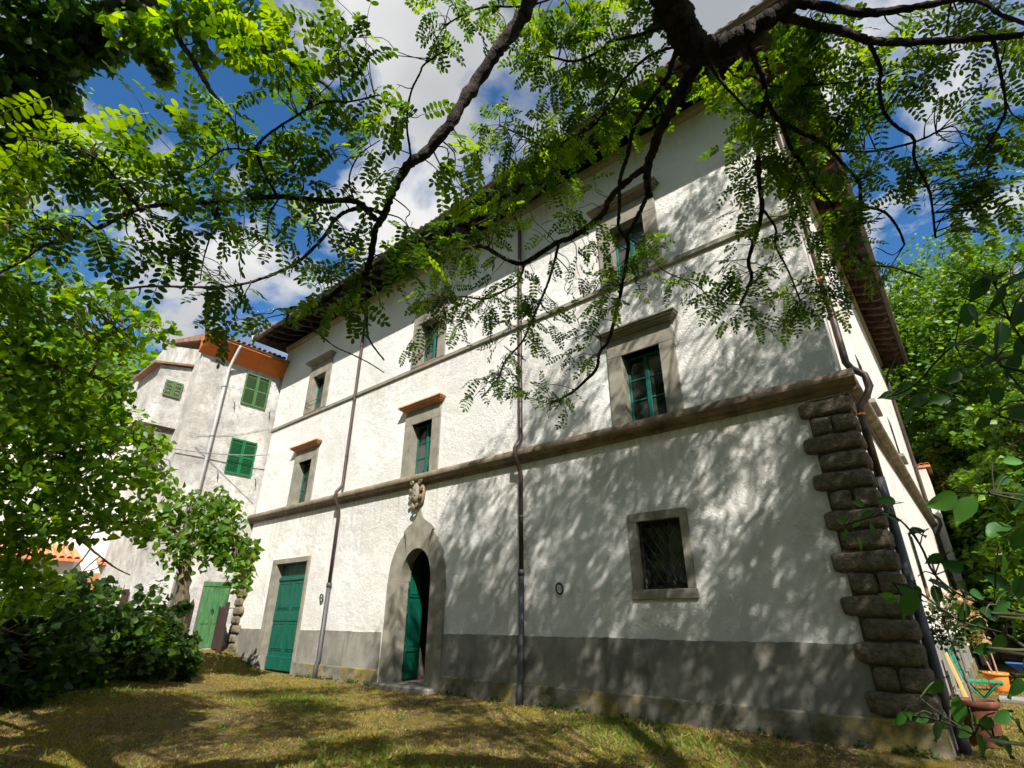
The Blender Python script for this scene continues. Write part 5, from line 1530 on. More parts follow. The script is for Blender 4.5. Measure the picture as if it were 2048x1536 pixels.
while len(sprays) < 640 and tries < 60000:
    tries += 1
    x, z = rng.uniform(-13.5, 0.3), rng.uniform(0.0, 10.2)
    if rng.random() > wall_density(x, z): continue
    t = 2.8 + rng.exponential(0.9)
    q = np.array([x, 0, z]) + S_ * t
    while t < 8.0 and (q[2] < 6.5 or in_frame(q[None], 0.20)[0]):
        t += rng.uniform(0.3, 0.9); q = np.array([x, 0, z]) + S_ * t
    if q[2] < 6.5 or q[2] > 21 or in_frame(q[None], 0.20)[0] or np.hypot(q[0] - 2.2, q[1] + 8.2) > 8.5: continue
    sprays.append(q)
n_wall = len(sprays)
tries = 0
while len(sprays) < n_wall + 520 and tries < 60000:
    tries += 1
    x, y = rng.uniform(-16, 1), rng.uniform(-7.5, -0.2)
    gpat = math.sin(1.9 * x + 1.1 * math.sin(1.7 * y)) + math.sin(2.6 * y + 0.9 * x) + 0.6 * math.sin(4.3 * x - 1.3 * y)
    dens = (0.03 + 0.97 * float(smooth01(-0.15, 0.5, gpat - 0.05))) * smooth01(-16.0, -12.0, x) * (1 - 0.75 * smooth01(-10.5, -13.0, x) * smooth01(-2.5, -0.8, y))
    if rng.random() > dens: continue
    if rng.random() < 0.9 and np.min(np.hypot(near_xy[:, 0] - x, near_xy[:, 1] - y)) < 0.40: continue
    t = 4.2 + rng.exponential(0.9)
    q = np.array([x, y, 0]) + S_ * t
    while t < 10 and (q[2] < 6.0 or in_frame(q[None], 0.20)[0]):
        t += rng.uniform(0.3, 0.9); q = np.array([x, y, 0]) + S_ * t
    if q[2] < 6.0 or in_frame(q[None], 0.20)[0] or np.hypot(q[0] - 1.7, q[1] + 10.2) > 9.5: continue
    sprays.append(q)
sprays = np.array(sprays)
tp = branch_pts([trunk])
sel = tp[tp[:, 2] > 5.0]
# a handful of leaders, then boughs from the nearest leader point to every spray
cent = sprays[rng.choice(len(sprays), 26, replace=False)]
leaders = []
for c in cent:
    zt = np.clip(c[2] - 3.0 - rng.random() * 2, 5.0, 13.0)
    j = int(np.argmin(np.abs(sel[:, 2] - zt)))
    a = sel[j, :3]; m = (a + c) / 2 + rng.normal(size=3) * 0.35 + np.array([0, 0, 0.5])
    leaders.append([(*a, 0.06), (*((a + m) / 2 + rng.normal(size=3) * 0.25), 0.045), (*m, 0.033), (*((m + c) / 2 + rng.normal(size=3) * 0.25), 0.02), (*c, 0.01)])
lp = branch_pts(leaders)
boughs = twigs_to(sprays, lp, 0.012, 0.004, 0.05)
limbs_hi = leaders + boughs
tubes('trunk_and_limbs', limbs, M['bark'], tree, 10, 5)
tubes('upper_limbs', limbs_hi, M['bark'], tree, 5, 3)
fr_lo = t_frond(6, True, 3)
P_, D_ = [], []
for s_ in sprays:
    n = rng.integers(16, 28)
    P_.append(rand_ball(n, s_, rng.uniform(0.28, 0.58), 0.6))
P_ = np.concatenate(P_)
P_ = P_[~in_frame(P_, 0.08)]
scatter('crown_foliage', fr_lo, P_, leaf_frames(len(P_), 0.6, 0.3), rng.uniform(0.20, 0.32, len(P_)), rng.random(len(P_)), M['leaf_locust'], tree, 'stuff')

tubes('twigs', twA + twB, M['bark'], tree, 4, 3)
PF = np.concatenate([PA, PB]); MF = np.concatenate([MA, MB_]); SF = np.concatenate([SA, SB])
dist = np.linalg.norm(PF - np.array(EYE), axis=1) / SF
order = np.argsort(np.where(in_frame(PF), dist, 1e6))
near, rest = order[:300], order[300:]
fr = [t_frond(7, False, k) for k in range(6)]
var = []
for k, t in enumerate(fr):
    for c in (0.15, 0.45, 0.8):
        me = bpy.data.meshes.new('leaf')
        me.from_pydata(t.v.tolist(), [], [list(f) for f in t.f])
        me.attributes.new('rnd', 'FLOAT', 'POINT').data.foreach_set('value', np.full(len(t.v), c, np.float32))
        me.materials.append(M['leaf_locust'])
        var.append(me)
for i in near:
    m = Matrix([[*(MF[i][r] * SF[i]), PF[i][r]] for r in range(3)] + [[0, 0, 0, 1]])
    link_mesh('leaf', random.choice(var), None, tree, m)
# the many leaves past the first three hundred, one part
scatter_mix('foliage', [t_frond(p_, False, 20 + p_ * 3 + q_) for p_ in (5, 6, 7, 8) for q_ in (0, 1)], PF[rest], MF[rest], SF[rest], rng.random(len(rest)) ** 1.2, M['leaf_locust'], tree, 'stuff')

# ------------------------------------------------------------------ ivy-clad tree and lichened limbs, upper left
iv = empty('ivy_clad_tree', (-7.4, -10.6, 0.2), 'dark ivy-covered tree limb in the upper left corner of the view', 'tree')
q0 = Vector(I[0][0][:3])
ivt = [(-7.4, -10.6, -0.2, 0.32), (-7.2, -10.5, 2.0, 0.27), (-6.6, -10.3, 4.0, 0.24), (-5.8, -9.9, 5.0, 0.2), I[0][0]]
tubes('trunk', [ivt] + I + [[(-6.6, -10.3, 4.0, 0.16), ((q0.x - 5.2) / 2 - 0.6, -9.8, 4.2, 0.12), I[1][0]]], M['bark_lichen'], iv, 9, 4)
tubes('lichened_limb', [[(I[0][3][0], I[0][3][1], I[0][3][2], 0.05), J[0][0]]] + J, M['bark_lichen'], iv, 7, 4)
def broad_clumps(name, clumps, tmpl, size, mat, parent, mult=1.0, up=0.45, droop=0.5, ecc=1.1, flat=0.9):
    P_ = []
    for (x, y, z, r, n) in clumps:
        P_.append(rand_ball(max(3, int(n * mult)), (x, y, z), r * ecc, flat))
    P_ = np.concatenate(P_); n = len(P_)
    return scatter(name, tmpl, P_, leaf_frames(n, up, droop), size * rng.uniform(0.65, 1.2, n), rng.random(n), mat, parent, 'stuff')
broad_clumps('ivy_leaves', CI, t_ivy(), 0.09, M['leaf_ivy'], iv, 0.85)
broad_clumps('limb_leaves', CJ, t_broad(), 0.062, M['leaf_linden'], iv, 1.5)
tj = np.concatenate([rand_ball(max(2, n // 8), (x, y, z), r) for x, y, z, r, n in CJ])
tubes('twigs', twigs_to(tj, branch_pts(J), 0.006, 0.002), M['bark_lichen'], iv, 4, 2)

# ------------------------------------------------------------------ linden at the left edge
ln = empty('linden_tree', (-11.6, -9.6, 0.3), 'bright green linden tree filling the left edge above the hedge', 'tree')
lt0 = [(-11.6, -9.6, -0.2, 0.22), (-11.5, -9.6, 2.0, 0.19), (-11.3, -9.5, 4.0, 0.16), (-10.9, -9.3, 6.5, 0.10), (-10.8, -9.1, 9.0, 0.05)]
lk = [[(-11.45, -9.55, h, 0.07), ((-11.45 + b[0][0]) / 2, (-9.55 + b[0][1]) / 2, (h + b[0][2]) / 2 + 0.2, 0.06), b[0]] for b, h in zip(K[:1] + K[2:4], (3.6, 2.6, 2.0))]
tubes('trunk', [lt0] + lk + K, M['bark_brown'], ln, 8, 4)
tk = np.concatenate([rand_ball(max(2, n // 12), (x, y, z), r * 1.3) for x, y, z, r, n in CK])
tubes('twigs', twigs_to(tk, branch_pts(K + [lt0]), 0.012, 0.003), M['bark_brown'], ln, 4, 2)
ck2 = []
for (x, y, z, r, n) in CK:
    d = np.array([x, y, z]) - np.array(EYE); d /= np.linalg.norm(d)
    for s_ in (0.0, 0.9):
        ck2.append((x + d[0] * s_, y + d[1] * s_, z + d[2] * s_, r * (1 + s_ * 0.12), int(n * (1.0 if s_ == 0 else 0.6))))
ck2 += [(-11.4, -9.6, 7.6, 1.5, 420), (-10.9, -8.7, 8.6, 1.3, 320), (-12.4, -9.0, 6.4, 1.3, 300), (-11.9, -10.4, 9.2, 1.3, 260), (-10.6, -9.8, 9.6, 1.2, 240)]  # upper clumps out of frame, added to shade the hedge and left lawn
broad_clumps('crown', ck2, t_broad(), 0.088, M['leaf_linden'], ln, 1.25, 0.5, 0.55)

# ------------------------------------------------------------------ generic crowns
def clump_tree(name, base, top, rad, label, leafmat, nclump, nleaf, size, tmpl, bark='bark_brown', group=None, trunk_r=0.16, lean=(0, 0), zlo=0.25, flat=0.8, cat='tree', seed=0, bias=None):
    x, y, z = base
    e = empty(name, (x, y, z), label, cat, group)
    H = top - z
    cs = []
    for k in range(nclump):
        a = rng.uniform(0, 2 * math.pi); h = rng.uniform(zlo, 1.0)
        prof = math.sqrt(max(0.08, 1 - ((h - (zlo + 1) / 2) / ((1 - zlo) / 2 + 0.08)) ** 2))
        rr = rad * prof * math.sqrt(rng.uniform(0.15, 1.0))
        cs.append((x + lean[0] * h + rr * math.cos(a), y + lean[1] * h + rr * math.sin(a), z + H * h))
    cs = np.array(cs)
    if cat == 'shrub':
        for k in range(nclump // 6):
            a = rng.uniform(0, 2 * math.pi)
            cs[k] = (x + rad * rng.uniform(0.6, 1.25) * math.cos(a), y + rad * rng.uniform(0.6, 1.25) * math.sin(a), z + H * rng.uniform(0.3, 1.3))
    tr = [(x, y, z - 0.3, trunk_r * 1.25), (x + lean[0] * 0.2, y + lean[1] * 0.2, z + H * 0.25, trunk_r), (x + lean[0] * 0.55, y + lean[1] * 0.55, z + H * 0.6, trunk_r * 0.6), (x + lean[0] * 0.9, y + lean[1] * 0.9, z + H * 0.93, trunk_r * 0.15)]
    bp = branch_pts([tr]); bp = bp[bp[:, 2] > z + H * 0.12]
    tubes('trunk', [tr] + twigs_to(cs, bp, trunk_r * 0.16, 0.006, 0.0), M[bark], e, 6, 3)
    P_, O_ = [], []
    for c in cs:
        r = rad * rng.uniform(0.14, 0.38)
        d = unit(rng.normal(size=(nleaf, 3))); d[:, 2] *= flat
        P_.append(c + d * r * (rng.random((nleaf, 1)) ** 0.3)); O_.append(d)
    P_ = np.concatenate(P_); O_ = np.concatenate(O_); n = len(P_)
    nr_ = np.repeat(rng.normal(0, 0.16, nclump), nleaf)
    scatter('crown', tmpl, P_, leaf_frames(n, 0.35, 0.35, O_), size * rng.uniform(0.6, 1.25, n), np.clip(rng.normal(0.5, 0.22, n) + nr_, 0, 1), leafmat, e, 'stuff')
    return e

# mulberry by the gate: leaning trunk, leafy crown
def closer(q, k=0.87):
    return tuple(EYE[i] + (q[i] - EYE[i]) * k for i in range(3)) + tuple(v * k if i == 0 else v for i, v in enumerate(q[3:]))
mu = empty('mulberry_tree', (-16.2, -3.1, 0.1), 'leaning mulberry tree with broad green leaves beside the wooden gate', 'tree')
mt_ = [(-18.6, -2.25, -0.4, 0.27), (-18.55, -2.3, 0.8, 0.235), (-18.5, -2.4, 2.0, 0.20), (-18.5, -2.6, 3.2, 0.17), (-18.5, -2.75, 3.9, 0.12), (-18.4, -2.85, 4.6, 0.06)]
mc = [(-18.0, -2.3, 4.15, 0.85, 150), (-17.6, -2.0, 3.75, 0.7, 120), (-17.2, -1.65, 3.35, 0.6, 90), (-18.6, -2.6, 4.55, 0.75, 110), (-18.4, -3.0, 3.6, 0.7, 80), (-18.9, -3.4, 4.3, 0.7, 70), (-17.1, -1.45, 2.75, 0.45, 50), (-17.6, -2.1, 4.6, 0.5, 60), (-18.9, -3.1, 4.9, 0.5, 26), (-17.9, -2.2, 3.3, 0.6, 50), (-17.0, -1.35, 2.35, 0.28, 14), (-18.9, -3.6, 5.3, 0.3, 12), (-17.9, -2.3, 5.1, 0.3, 16), (-16.9, -1.3, 3.5, 0.3, 16), (-18.3, -2.9, 2.8, 0.3, 10)]
ml = [[(-18.5, -2.6, 3.2, 0.07), (-18.1, -2.3, 3.8, 0.05), (-17.3, -1.7, 3.5, 0.02)], [(-18.5, -2.7, 3.6, 0.06), (-18.8, -3.3, 4.2, 0.04), (-19.0, -3.6, 4.6, 0.02)]]
mt_ = [closer(q) for q in mt_]; mc = [closer(q) for q in mc]; ml = [[closer(q) for q in b] for b in ml]
tubes('trunk', [mt_] + ml, M['bark_brown'], mu, 10, 4)
broad_clumps('crown', mc, t_broad(), 0.17, M['leaf_mulberry'], mu, 1.5, 0.4, 0.75)
tubes('twigs', twigs_to(np.concatenate([rand_ball(n // 8, (x, y, z), r) for x, y, z, r, n in mc]), branch_pts([mt_[2:]] + ml), 0.012, 0.004), M['bark_brown'], mu, 4, 2)

# hedge of broad-leaved shrubs along the left
HL = ['dark leafy hedge shrub at the very left edge of the lawn', 'dark leafy hedge shrub, second from the left edge', 'dark broad-leaved hedge shrub in the middle of the row', 'dense hedge shrub below the iron railing', 'low hedge shrub at the foot of the mulberry trunk', 'sprawling hedge shrub between the mulberry and the lawn', 'low leafy shrub in front of the mulberry trunk', 'small leafy shrub at the right end of the hedge near the gate']
hp = [(-12.4, -7.2, 1.6, 1.3), (-13.6, -6.1, 1.4, 1.3), (-14.9, -5.1, 1.15, 1.2), (-16.1, -4.3, 1.1, 1.0), (-17.7, -3.1, 1.3, 0.75), (-16.9, -3.5, 1.0, 0.8), (-15.6, -4.0, 1.2, 0.75), (-16.4, -2.95, 0.75, 0.5)]
for k, (x, y, h, r) in enumerate(hp):
    clump_tree('hedge_shrub', (x, y, float(gz(x, y))), float(gz(x, y)) + h, r, HL[k], M['leaf_hedge'], 52, 70, 0.135, t_broad(), group='shrubs of the left hedge', trunk_r=0.05, zlo=0.04, flat=1.0, cat='shrub')

# wood on the slope to the right
WL = [('tall bright tree right behind the far end of the villa roof', (-2.2, 27, 0.0), 19.5, 4.2),
      ('tall woodland tree on the slope just right of the villa', (1.6, 25, 0.0), 16.5, 3.6),
      ('tallest tree high on the slope behind', (3.6, 33, 0.0), 20.0, 5.0),
      ('leafy tree at the right edge halfway up the slope', (3.4, 20, 0.0), 13.0, 3.0),
      ('dense tree low at the right edge behind the barrow', (2.9, 15.5, 0.0), 8.5, 2.0),
      ('bushy tree close behind the villa beyond the lean-to', (0.2, 31, 0.0), 13.0, 3.8),
      ('rounded tree behind the orange pot', (1.3, 18.8, 0.0), 6.8, 1.7),
      ('broad tree at the upper right edge', (5.4, 24.0, 0.0), 18.0, 4.4),
      ('small dark tree in the gap between the slope trees', (0.6, 23.0, 0.0), 9.0, 2.2)]
for k, (lb, (x, y, z), top, r) in enumerate(WL):
    z = float(gz(x, y))
    clump_tree('woodland_tree', (x, y, z), z + top, r, lb, M['leaf_wood'], 120, 140, 0.30, t_small(), group='trees on the slope to the right', trunk_r=0.18, zlo=0.10)
clump_tree('laburnum_bush', (-0.1, 20.6, float(gz(-0.1, 20.6))), 8.6, 1.1, 'yellow-flowering bush against the far end of the villa', M['leaf_yellow'], 40, 70, 0.17, t_small(), cat='bush', trunk_r=0.06, zlo=0.2)
for k, (x, y, h, r, lb) in enumerate(((1.5, 15.0, 4.2, 1.3, 'sunlit elder bush with cream flowers behind the pots'), (1.7, 12.6, 2.6, 0.9, 'sunlit elder bush at the right edge beside the barrow'))):
    e = clump_tree('elder_bush', (x, y, float(gz(x, y))), h, r, lb, M['leaf_linden'], 46, 80, 0.15, t_small(), cat='bush', group='elder bushes by the garden', trunk_r=0.06, zlo=0.25)
    n = 260
    cc = np.array([rand_ball(1, (x, y - 0.3, h * 0.62), r * 0.95)[0] for _ in range(14)])
    P_ = np.concatenate([rand_ball(18, c, 0.13, 0.4) for c in cc]); n = len(P_)
    scatter('flower_heads', t_small(), P_, leaf_frames(n, 0.8, 0.0), np.full(n, 0.06), rng.random(n), M['flower'], e, 'stuff')

# unseen trees added behind the viewer to block sky light from the facade
BL = ['first tree of the wood behind the viewer', 'second tree of the wood behind the viewer', 'third tree of the wood behind the viewer', 'fourth tree of the wood behind the viewer', 'fifth tree of the wood behind the viewer', 'sixth tree of the wood behind the viewer', 'seventh tree of the wood behind the viewer', 'eighth tree of the wood behind the viewer']
for k in range(8):
    x = -27 + 7.2 * k + rng.uniform(-1, 1); y = -20.5 - 2 * math.sin(k * 1.9) + (5 if k in (0, 7) else 0)
    clump_tree('court_tree', (x, y, 0.0), 17.5 + 2.0 * math.sin(k * 2.3), 5.2, BL[k], M['leaf_wood'], 80, 60, 0.62, t_small(), group='wood behind the viewer', trunk_r=0.2, zlo=0.05)

# wooded hillside far behind the left houses
hv, hf = [], []
HXn, HYn = 40, 16
for j in range(HYn):
    for i in range(HXn):
        y = -70 + 150 * i / (HXn - 1); d = 75 * j / (HYn - 1)
        x = -40 - d
        zz = 39 * float(smooth01(0, 58, d)) * (0.93 + 0.07 * math.sin(y * 0.06 + 0.6)) + 1.2 * math.sin(y * 0.21 + d * 0.13)
        hv.append((x, y, zz - 1.5))
for j in range(HYn - 1):
    for i in range(HXn - 1):
        a = j * HXn + i; hf.append((a, a + HXn, a + HXn + 1, a + 1))
me = bpy.data.meshes.new('hillside'); me.from_pydata(hv, [], hf)
tag(link_mesh('hillside', me, M['hill']), kind='structure')
hva = np.array(hv).reshape(HYn, HXn, 3)
n = 26000
u, v = rng.random(n) * (HXn - 1.001), rng.random(n) * (HYn - 1.001)
i, j = u.astype(int), v.astype(int); fu, fv = (u - i)[:, None], (v - j)[:, None]
B0 = hva[j, i] * (1 - fu) * (1 - fv) + hva[j, i + 1] * fu * (1 - fv) + hva[j + 1, i] * (1 - fu) * fv + hva[j + 1, i + 1] * fu * fv
ph = np.sin(B0[:, 0] * 1.1) * np.cos(B0[:, 1] * 1.3)
B0[:, 2] += 1.5 + 2.2 * ph + rng.random(n) * 2.0
tag(scatter('hillside_wood', t_small(), B0, leaf_frames(n, 0.5, 0.2), rng.uniform(0.8, 1.7, n), np.clip(0.62 + 0.25 * ph + rng.normal(0, 0.15, n), 0, 1), M['leaf_wood'], None, 'stuff'), 'sunlit yellow-green wooded hillside behind the houses', 'wood')

# ------------------------------------------------------------------ near shrub with large leaves at the right edge
NEAR_BR = [
    [(1.4,-6.66,1.209,0.012),(0.079,-7.504,1.412,0.0033),(0.043,-7.466,1.426,0.0032),(0.016,-7.429,1.452,0.003),(-0.012,-7.393,1.462,0.0028),(-0.047,-7.358,1.474,0.0027),(-0.085,-7.324,1.506,0.0024),(-0.125,-7.292,1.547,0.0022),(-0.171,-7.261,1.568,0.0019)],
    [(1.4,-6.66,1.253,0.012),(0.101,-7.453,1.471,0.0029),(0.064,-7.408,1.489,0.0029),(0.015,-7.363,1.51,0.0029),(-0.033,-7.32,1.527,0.0028),(-0.077,-7.28,1.581,0.0028),(-0.09,-7.242,1.657,0.0027),(-0.119,-7.209,1.728,0.0026),(-0.164,-7.171,1.752,0.0024),(-0.261,-7.136,1.738,0.0022)],
    [(1.4,-6.66,1.101,0.012),(0.033,-7.515,1.268,0.0027),(-0.006,-7.482,1.266,0.0025),(-0.057,-7.449,1.264,0.0024),(-0.088,-7.417,1.264,0.0022),(-0.125,-7.383,1.283,0.002),(-0.149,-7.35,1.296,0.0017),(-0.174,-7.317,1.315,0.0015)],
    [(-0.085,-7.466,1.271,0.002),(-0.143,-7.385,1.28,0.0019),(-0.195,-7.307,1.275,0.0017),(-0.237,-7.23,1.255,0.0015)],
    [(1.4,-6.66,1.41,0.012),(0.154,-7.623,1.68,0.0023),(0.116,-7.595,1.685,0.0022),(0.072,-7.57,1.71,0.002),(0.037,-7.546,1.724,0.0018),(0.004,-7.521,1.733,0.0016)],
    [(1.4,-6.66,1.607,0.012),(0.246,-7.488,1.943,0.0032),(0.223,-7.485,2.024,0.0029),(0.213,-7.487,2.104,0.0026),(0.213,-7.499,2.193,0.0022),(0.201,-7.495,2.244,0.0018)],
    [(1.4,-6.66,1.534,0.012),(0.217,-7.458,1.846,0.0026),(0.201,-7.396,1.939,0.0026),(0.177,-7.35,2.067,0.0026),(0.12,-7.292,2.153,0.0026),(0.01,-7.184,2.104,0.0025),(-0.065,-7.103,2.111,0.0023)],
    [(0.037,-7.546,1.724,0.002),(0.046,-7.545,1.737,0.0015),(0.056,-7.545,1.731,0.0012)],
    [(0.004,-7.521,1.733,0.002),(0.019,-7.526,1.741,0.0015),(0.033,-7.53,1.729,0.0012)],
    [(-0.261,-7.136,1.738,0.002),(-0.229,-7.088,1.778,0.0015),(-0.197,-7.04,1.797,0.0012)],
    [(-0.261,-7.136,1.738,0.002),(-0.255,-7.114,1.75,0.0015),(-0.249,-7.093,1.742,0.0012)],
    [(-0.261,-7.136,1.738,0.002),(-0.258,-7.15,1.746,0.0015),(-0.256,-7.164,1.733,0.0012)],
    [(-0.261,-7.136,1.738,0.002),(-0.24,-7.104,1.765,0.0015),(-0.22,-7.072,1.771,0.0012)],
    [(-0.261,-7.136,1.738,0.002),(-0.255,-7.097,1.742,0.0015),(-0.249,-7.057,1.725,0.0012)],
    [(-0.164,-7.171,1.752,0.002),(-0.135,-7.133,1.782,0.0015),(-0.106,-7.096,1.792,0.0012)],
    [(-0.119,-7.209,1.728,0.002),(-0.14,-7.214,1.75,0.0015),(-0.162,-7.22,1.751,0.0012)],
    [(-0.164,-7.171,1.752,0.002),(-0.164,-7.144,1.774,0.0015),(-0.163,-7.117,1.775,0.0012)],
    [(-0.164,-7.171,1.752,0.002),(-0.18,-7.157,1.76,0.0015),(-0.195,-7.143,1.749,0.0012)],
    [(-0.09,-7.242,1.657,0.002),(-0.078,-7.186,1.693,0.0015),(-0.066,-7.13,1.709,0.0012)],
    [(-0.09,-7.242,1.657,0.002),(-0.094,-7.268,1.682,0.0015),(-0.098,-7.293,1.686,0.0012)],
    [(-0.171,-7.261,1.568,0.002),(-0.14,-7.217,1.56,0.0015),(-0.11,-7.173,1.531,0.0012)],
    [(-0.125,-7.292,1.547,0.002),(-0.121,-7.305,1.568,0.0015),(-0.117,-7.318,1.568,0.0012)],
    [(-0.085,-7.324,1.506,0.002),(-0.085,-7.309,1.551,0.0015),(-0.086,-7.293,1.575,0.0012)],
    [(-0.125,-7.292,1.547,0.002),(-0.129,-7.263,1.571,0.0015),(-0.133,-7.234,1.574,0.0012)],
    [(-0.171,-7.261,1.568,0.002),(-0.167,-7.238,1.556,0.0015),(-0.164,-7.215,1.525,0.0012)],
    [(-0.171,-7.261,1.568,0.002),(-0.163,-7.268,1.559,0.0015),(-0.156,-7.275,1.53,0.0012)],
    [(-0.077,-7.28,1.581,0.002),(-0.094,-7.289,1.589,0.0015),(-0.111,-7.298,1.578,0.0012)],
    [(-0.033,-7.32,1.527,0.002),(-0.04,-7.32,1.559,0.0015),(-0.047,-7.32,1.572,0.0012)],
    [(-0.033,-7.32,1.527,0.002),(-0.032,-7.364,1.542,0.0015),(-0.03,-7.409,1.537,0.0012)],
    [(-0.047,-7.358,1.474,0.002),(-0.037,-7.341,1.513,0.0015),(-0.028,-7.325,1.532,0.0012)],
    [(-0.077,-7.28,1.581,0.002),(-0.04,-7.271,1.592,0.0015),(-0.004,-7.263,1.584,0.0012)],
    [(-0.077,-7.28,1.581,0.002),(-0.055,-7.282,1.617,0.0015),(-0.034,-7.284,1.633,0.0012)],
    [(-0.047,-7.358,1.474,0.002),(-0.022,-7.318,1.489,0.0015),(0.002,-7.278,1.483,0.0012)],
    [(0.015,-7.363,1.51,0.002),(-0.006,-7.34,1.519,0.0015),(-0.027,-7.317,1.509,0.0012)],
    [(0.015,-7.363,1.51,0.002),(0.004,-7.387,1.509,0.0015),(-0.008,-7.41,1.488,0.0012)],
    [(0.016,-7.429,1.452,0.002),(0.022,-7.46,1.48,0.0015),(0.028,-7.491,1.487,0.0012)],
    [(0.016,-7.429,1.452,0.002),(0.016,-7.457,1.47,0.0015),(0.016,-7.485,1.467,0.0012)],
    [(-0.012,-7.393,1.462,0.002),(-0.005,-7.387,1.458,0.0015),(0.003,-7.38,1.434,0.0012)],
    [(0.064,-7.408,1.489,0.002),(0.078,-7.37,1.548,0.0015),(0.091,-7.332,1.587,0.0012)],
    [(0.015,-7.363,1.51,0.002),(0.039,-7.318,1.536,0.0015),(0.064,-7.273,1.542,0.0012)],
    [(0.015,-7.363,1.51,0.002),(0.037,-7.391,1.581,0.0015),(0.058,-7.419,1.633,0.0012)],
    [(-0.174,-7.317,1.315,0.002),(-0.143,-7.275,1.346,0.0015),(-0.112,-7.232,1.357,0.0012)],
    [(-0.237,-7.23,1.255,0.002),(-0.222,-7.251,1.282,0.0015),(-0.208,-7.272,1.29,0.0012)],
    [(-0.195,-7.307,1.275,0.002),(-0.188,-7.293,1.28,0.0015),(-0.182,-7.28,1.264,0.0012)],
    [(-0.195,-7.307,1.275,0.002),(-0.178,-7.285,1.285,0.0015),(-0.161,-7.264,1.275,0.0012)],
    [(-0.143,-7.385,1.28,0.002),(-0.135,-7.411,1.296,0.0015),(-0.127,-7.437,1.292,0.0012)],
    [(-0.125,-7.383,1.283,0.002),(-0.113,-7.363,1.324,0.0015),(-0.101,-7.342,1.345,0.0012)],
    [(-0.088,-7.417,1.264,0.002),(-0.085,-7.424,1.299,0.0015),(-0.082,-7.431,1.314,0.0012)],
    [(-0.088,-7.417,1.264,0.002),(-0.065,-7.442,1.299,0.0015),(-0.042,-7.468,1.314,0.0012)],
    [(-0.088,-7.417,1.264,0.002),(-0.085,-7.415,1.285,0.0015),(-0.082,-7.412,1.285,0.0012)],
    [(-0.057,-7.449,1.264,0.002),(-0.069,-7.471,1.288,0.0015),(-0.081,-7.493,1.292,0.0012)],
    [(-0.057,-7.449,1.264,0.002),(-0.054,-7.487,1.289,0.0015),(-0.051,-7.525,1.294,0.0012)],
    [(-0.057,-7.449,1.264,0.002),(-0.061,-7.421,1.283,0.0015),(-0.065,-7.392,1.282,0.0012)],
    [(0.043,-7.466,1.426,0.002),(0.033,-7.465,1.419,0.0015),(0.023,-7.463,1.391,0.0012)],
    [(-0.057,-7.449,1.264,0.002),(-0.047,-7.462,1.272,0.0015),(-0.037,-7.475,1.261,0.0012)],
    [(-0.143,-7.385,1.28,0.002),(-0.152,-7.353,1.289,0.0015),(-0.161,-7.321,1.278,0.0012)],
    [(-0.006,-7.482,1.266,0.002),(-0.013,-7.473,1.298,0.0015),(-0.021,-7.464,1.309,0.0012)],
    [(0.213,-7.499,2.193,0.002),(0.228,-7.494,2.217,0.0015),(0.243,-7.489,2.221,0.0012)],
    [(0.213,-7.499,2.193,0.002),(0.215,-7.523,2.215,0.0015),(0.217,-7.547,2.216,0.0012)],
    [(0.213,-7.499,2.193,0.002),(0.225,-7.516,2.207,0.0015),(0.237,-7.533,2.201,0.0012)],
    [(0.213,-7.499,2.193,0.002),(0.27,-7.456,2.225,0.0015),(0.326,-7.412,2.236,0.0012)],
    [(0.177,-7.35,2.067,0.002),(0.208,-7.322,2.147,0.0015),(0.238,-7.294,2.207,0.0012)],
    [(0.213,-7.487,2.104,0.002),(0.235,-7.493,2.141,0.0015),(0.256,-7.499,2.159,0.0012)],
    [(0.12,-7.292,2.153,0.002),(0.153,-7.31,2.224,0.0015),(0.185,-7.328,2.275,0.0012)],
    [(0.12,-7.292,2.153,0.002),(0.17,-7.241,2.193,0.0015),(0.22,-7.191,2.213,0.0012)],
    [(0.177,-7.35,2.067,0.002),(0.202,-7.309,2.097,0.0015),(0.227,-7.267,2.108,0.0012)],
    [(0.177,-7.35,2.067,0.002),(0.2,-7.383,2.08,0.0015),(0.224,-7.415,2.074,0.0012)],
    [(0.12,-7.292,2.153,0.002),(0.136,-7.281,2.164,0.0015),(0.151,-7.271,2.155,0.0012)],
    [(-0.065,-7.103,2.111,0.002),(-0.044,-7.055,2.135,0.0015),(-0.024,-7.008,2.14,0.0012)],
    [(-0.065,-7.103,2.111,0.002),(-0.021,-7.066,2.149,0.0015),(0.023,-7.029,2.167,0.0012)],
    [(0.01,-7.184,2.104,0.002),(0.028,-7.176,2.104,0.0015),(0.045,-7.168,2.083,0.0012)],
    [(-0.065,-7.103,2.111,0.002),(-0.037,-7.089,2.116,0.0015),(-0.009,-7.075,2.101,0.0012)],
    [(0.01,-7.184,2.104,0.002),(0.056,-7.155,2.091,0.0015),(0.101,-7.125,2.058,0.0012)],
    [(0.12,-7.292,2.153,0.002),(0.125,-7.253,2.144,0.0015),(0.13,-7.215,2.114,0.0012)],
    [(0.201,-7.396,1.939,0.002),(0.21,-7.337,1.966,0.0015),(0.219,-7.278,1.973,0.0012)],
    [(0.201,-7.396,1.939,0.002),(0.19,-7.355,1.993,0.0015),(0.179,-7.314,2.028,0.0012)],
    [(0.072,-7.57,1.71,0.002),(0.081,-7.558,1.754,0.0015),(0.089,-7.546,1.779,0.0012)],
    [(0.072,-7.57,1.71,0.002),(0.094,-7.541,1.744,0.0015),(0.115,-7.511,1.758,0.0012)],
    [(0.116,-7.595,1.685,0.002),(0.13,-7.611,1.711,0.0015),(0.144,-7.628,1.718,0.0012)],
    [(0.072,-7.57,1.71,0.002),(0.081,-7.553,1.696,0.0015),(0.089,-7.536,1.662,0.0012)],
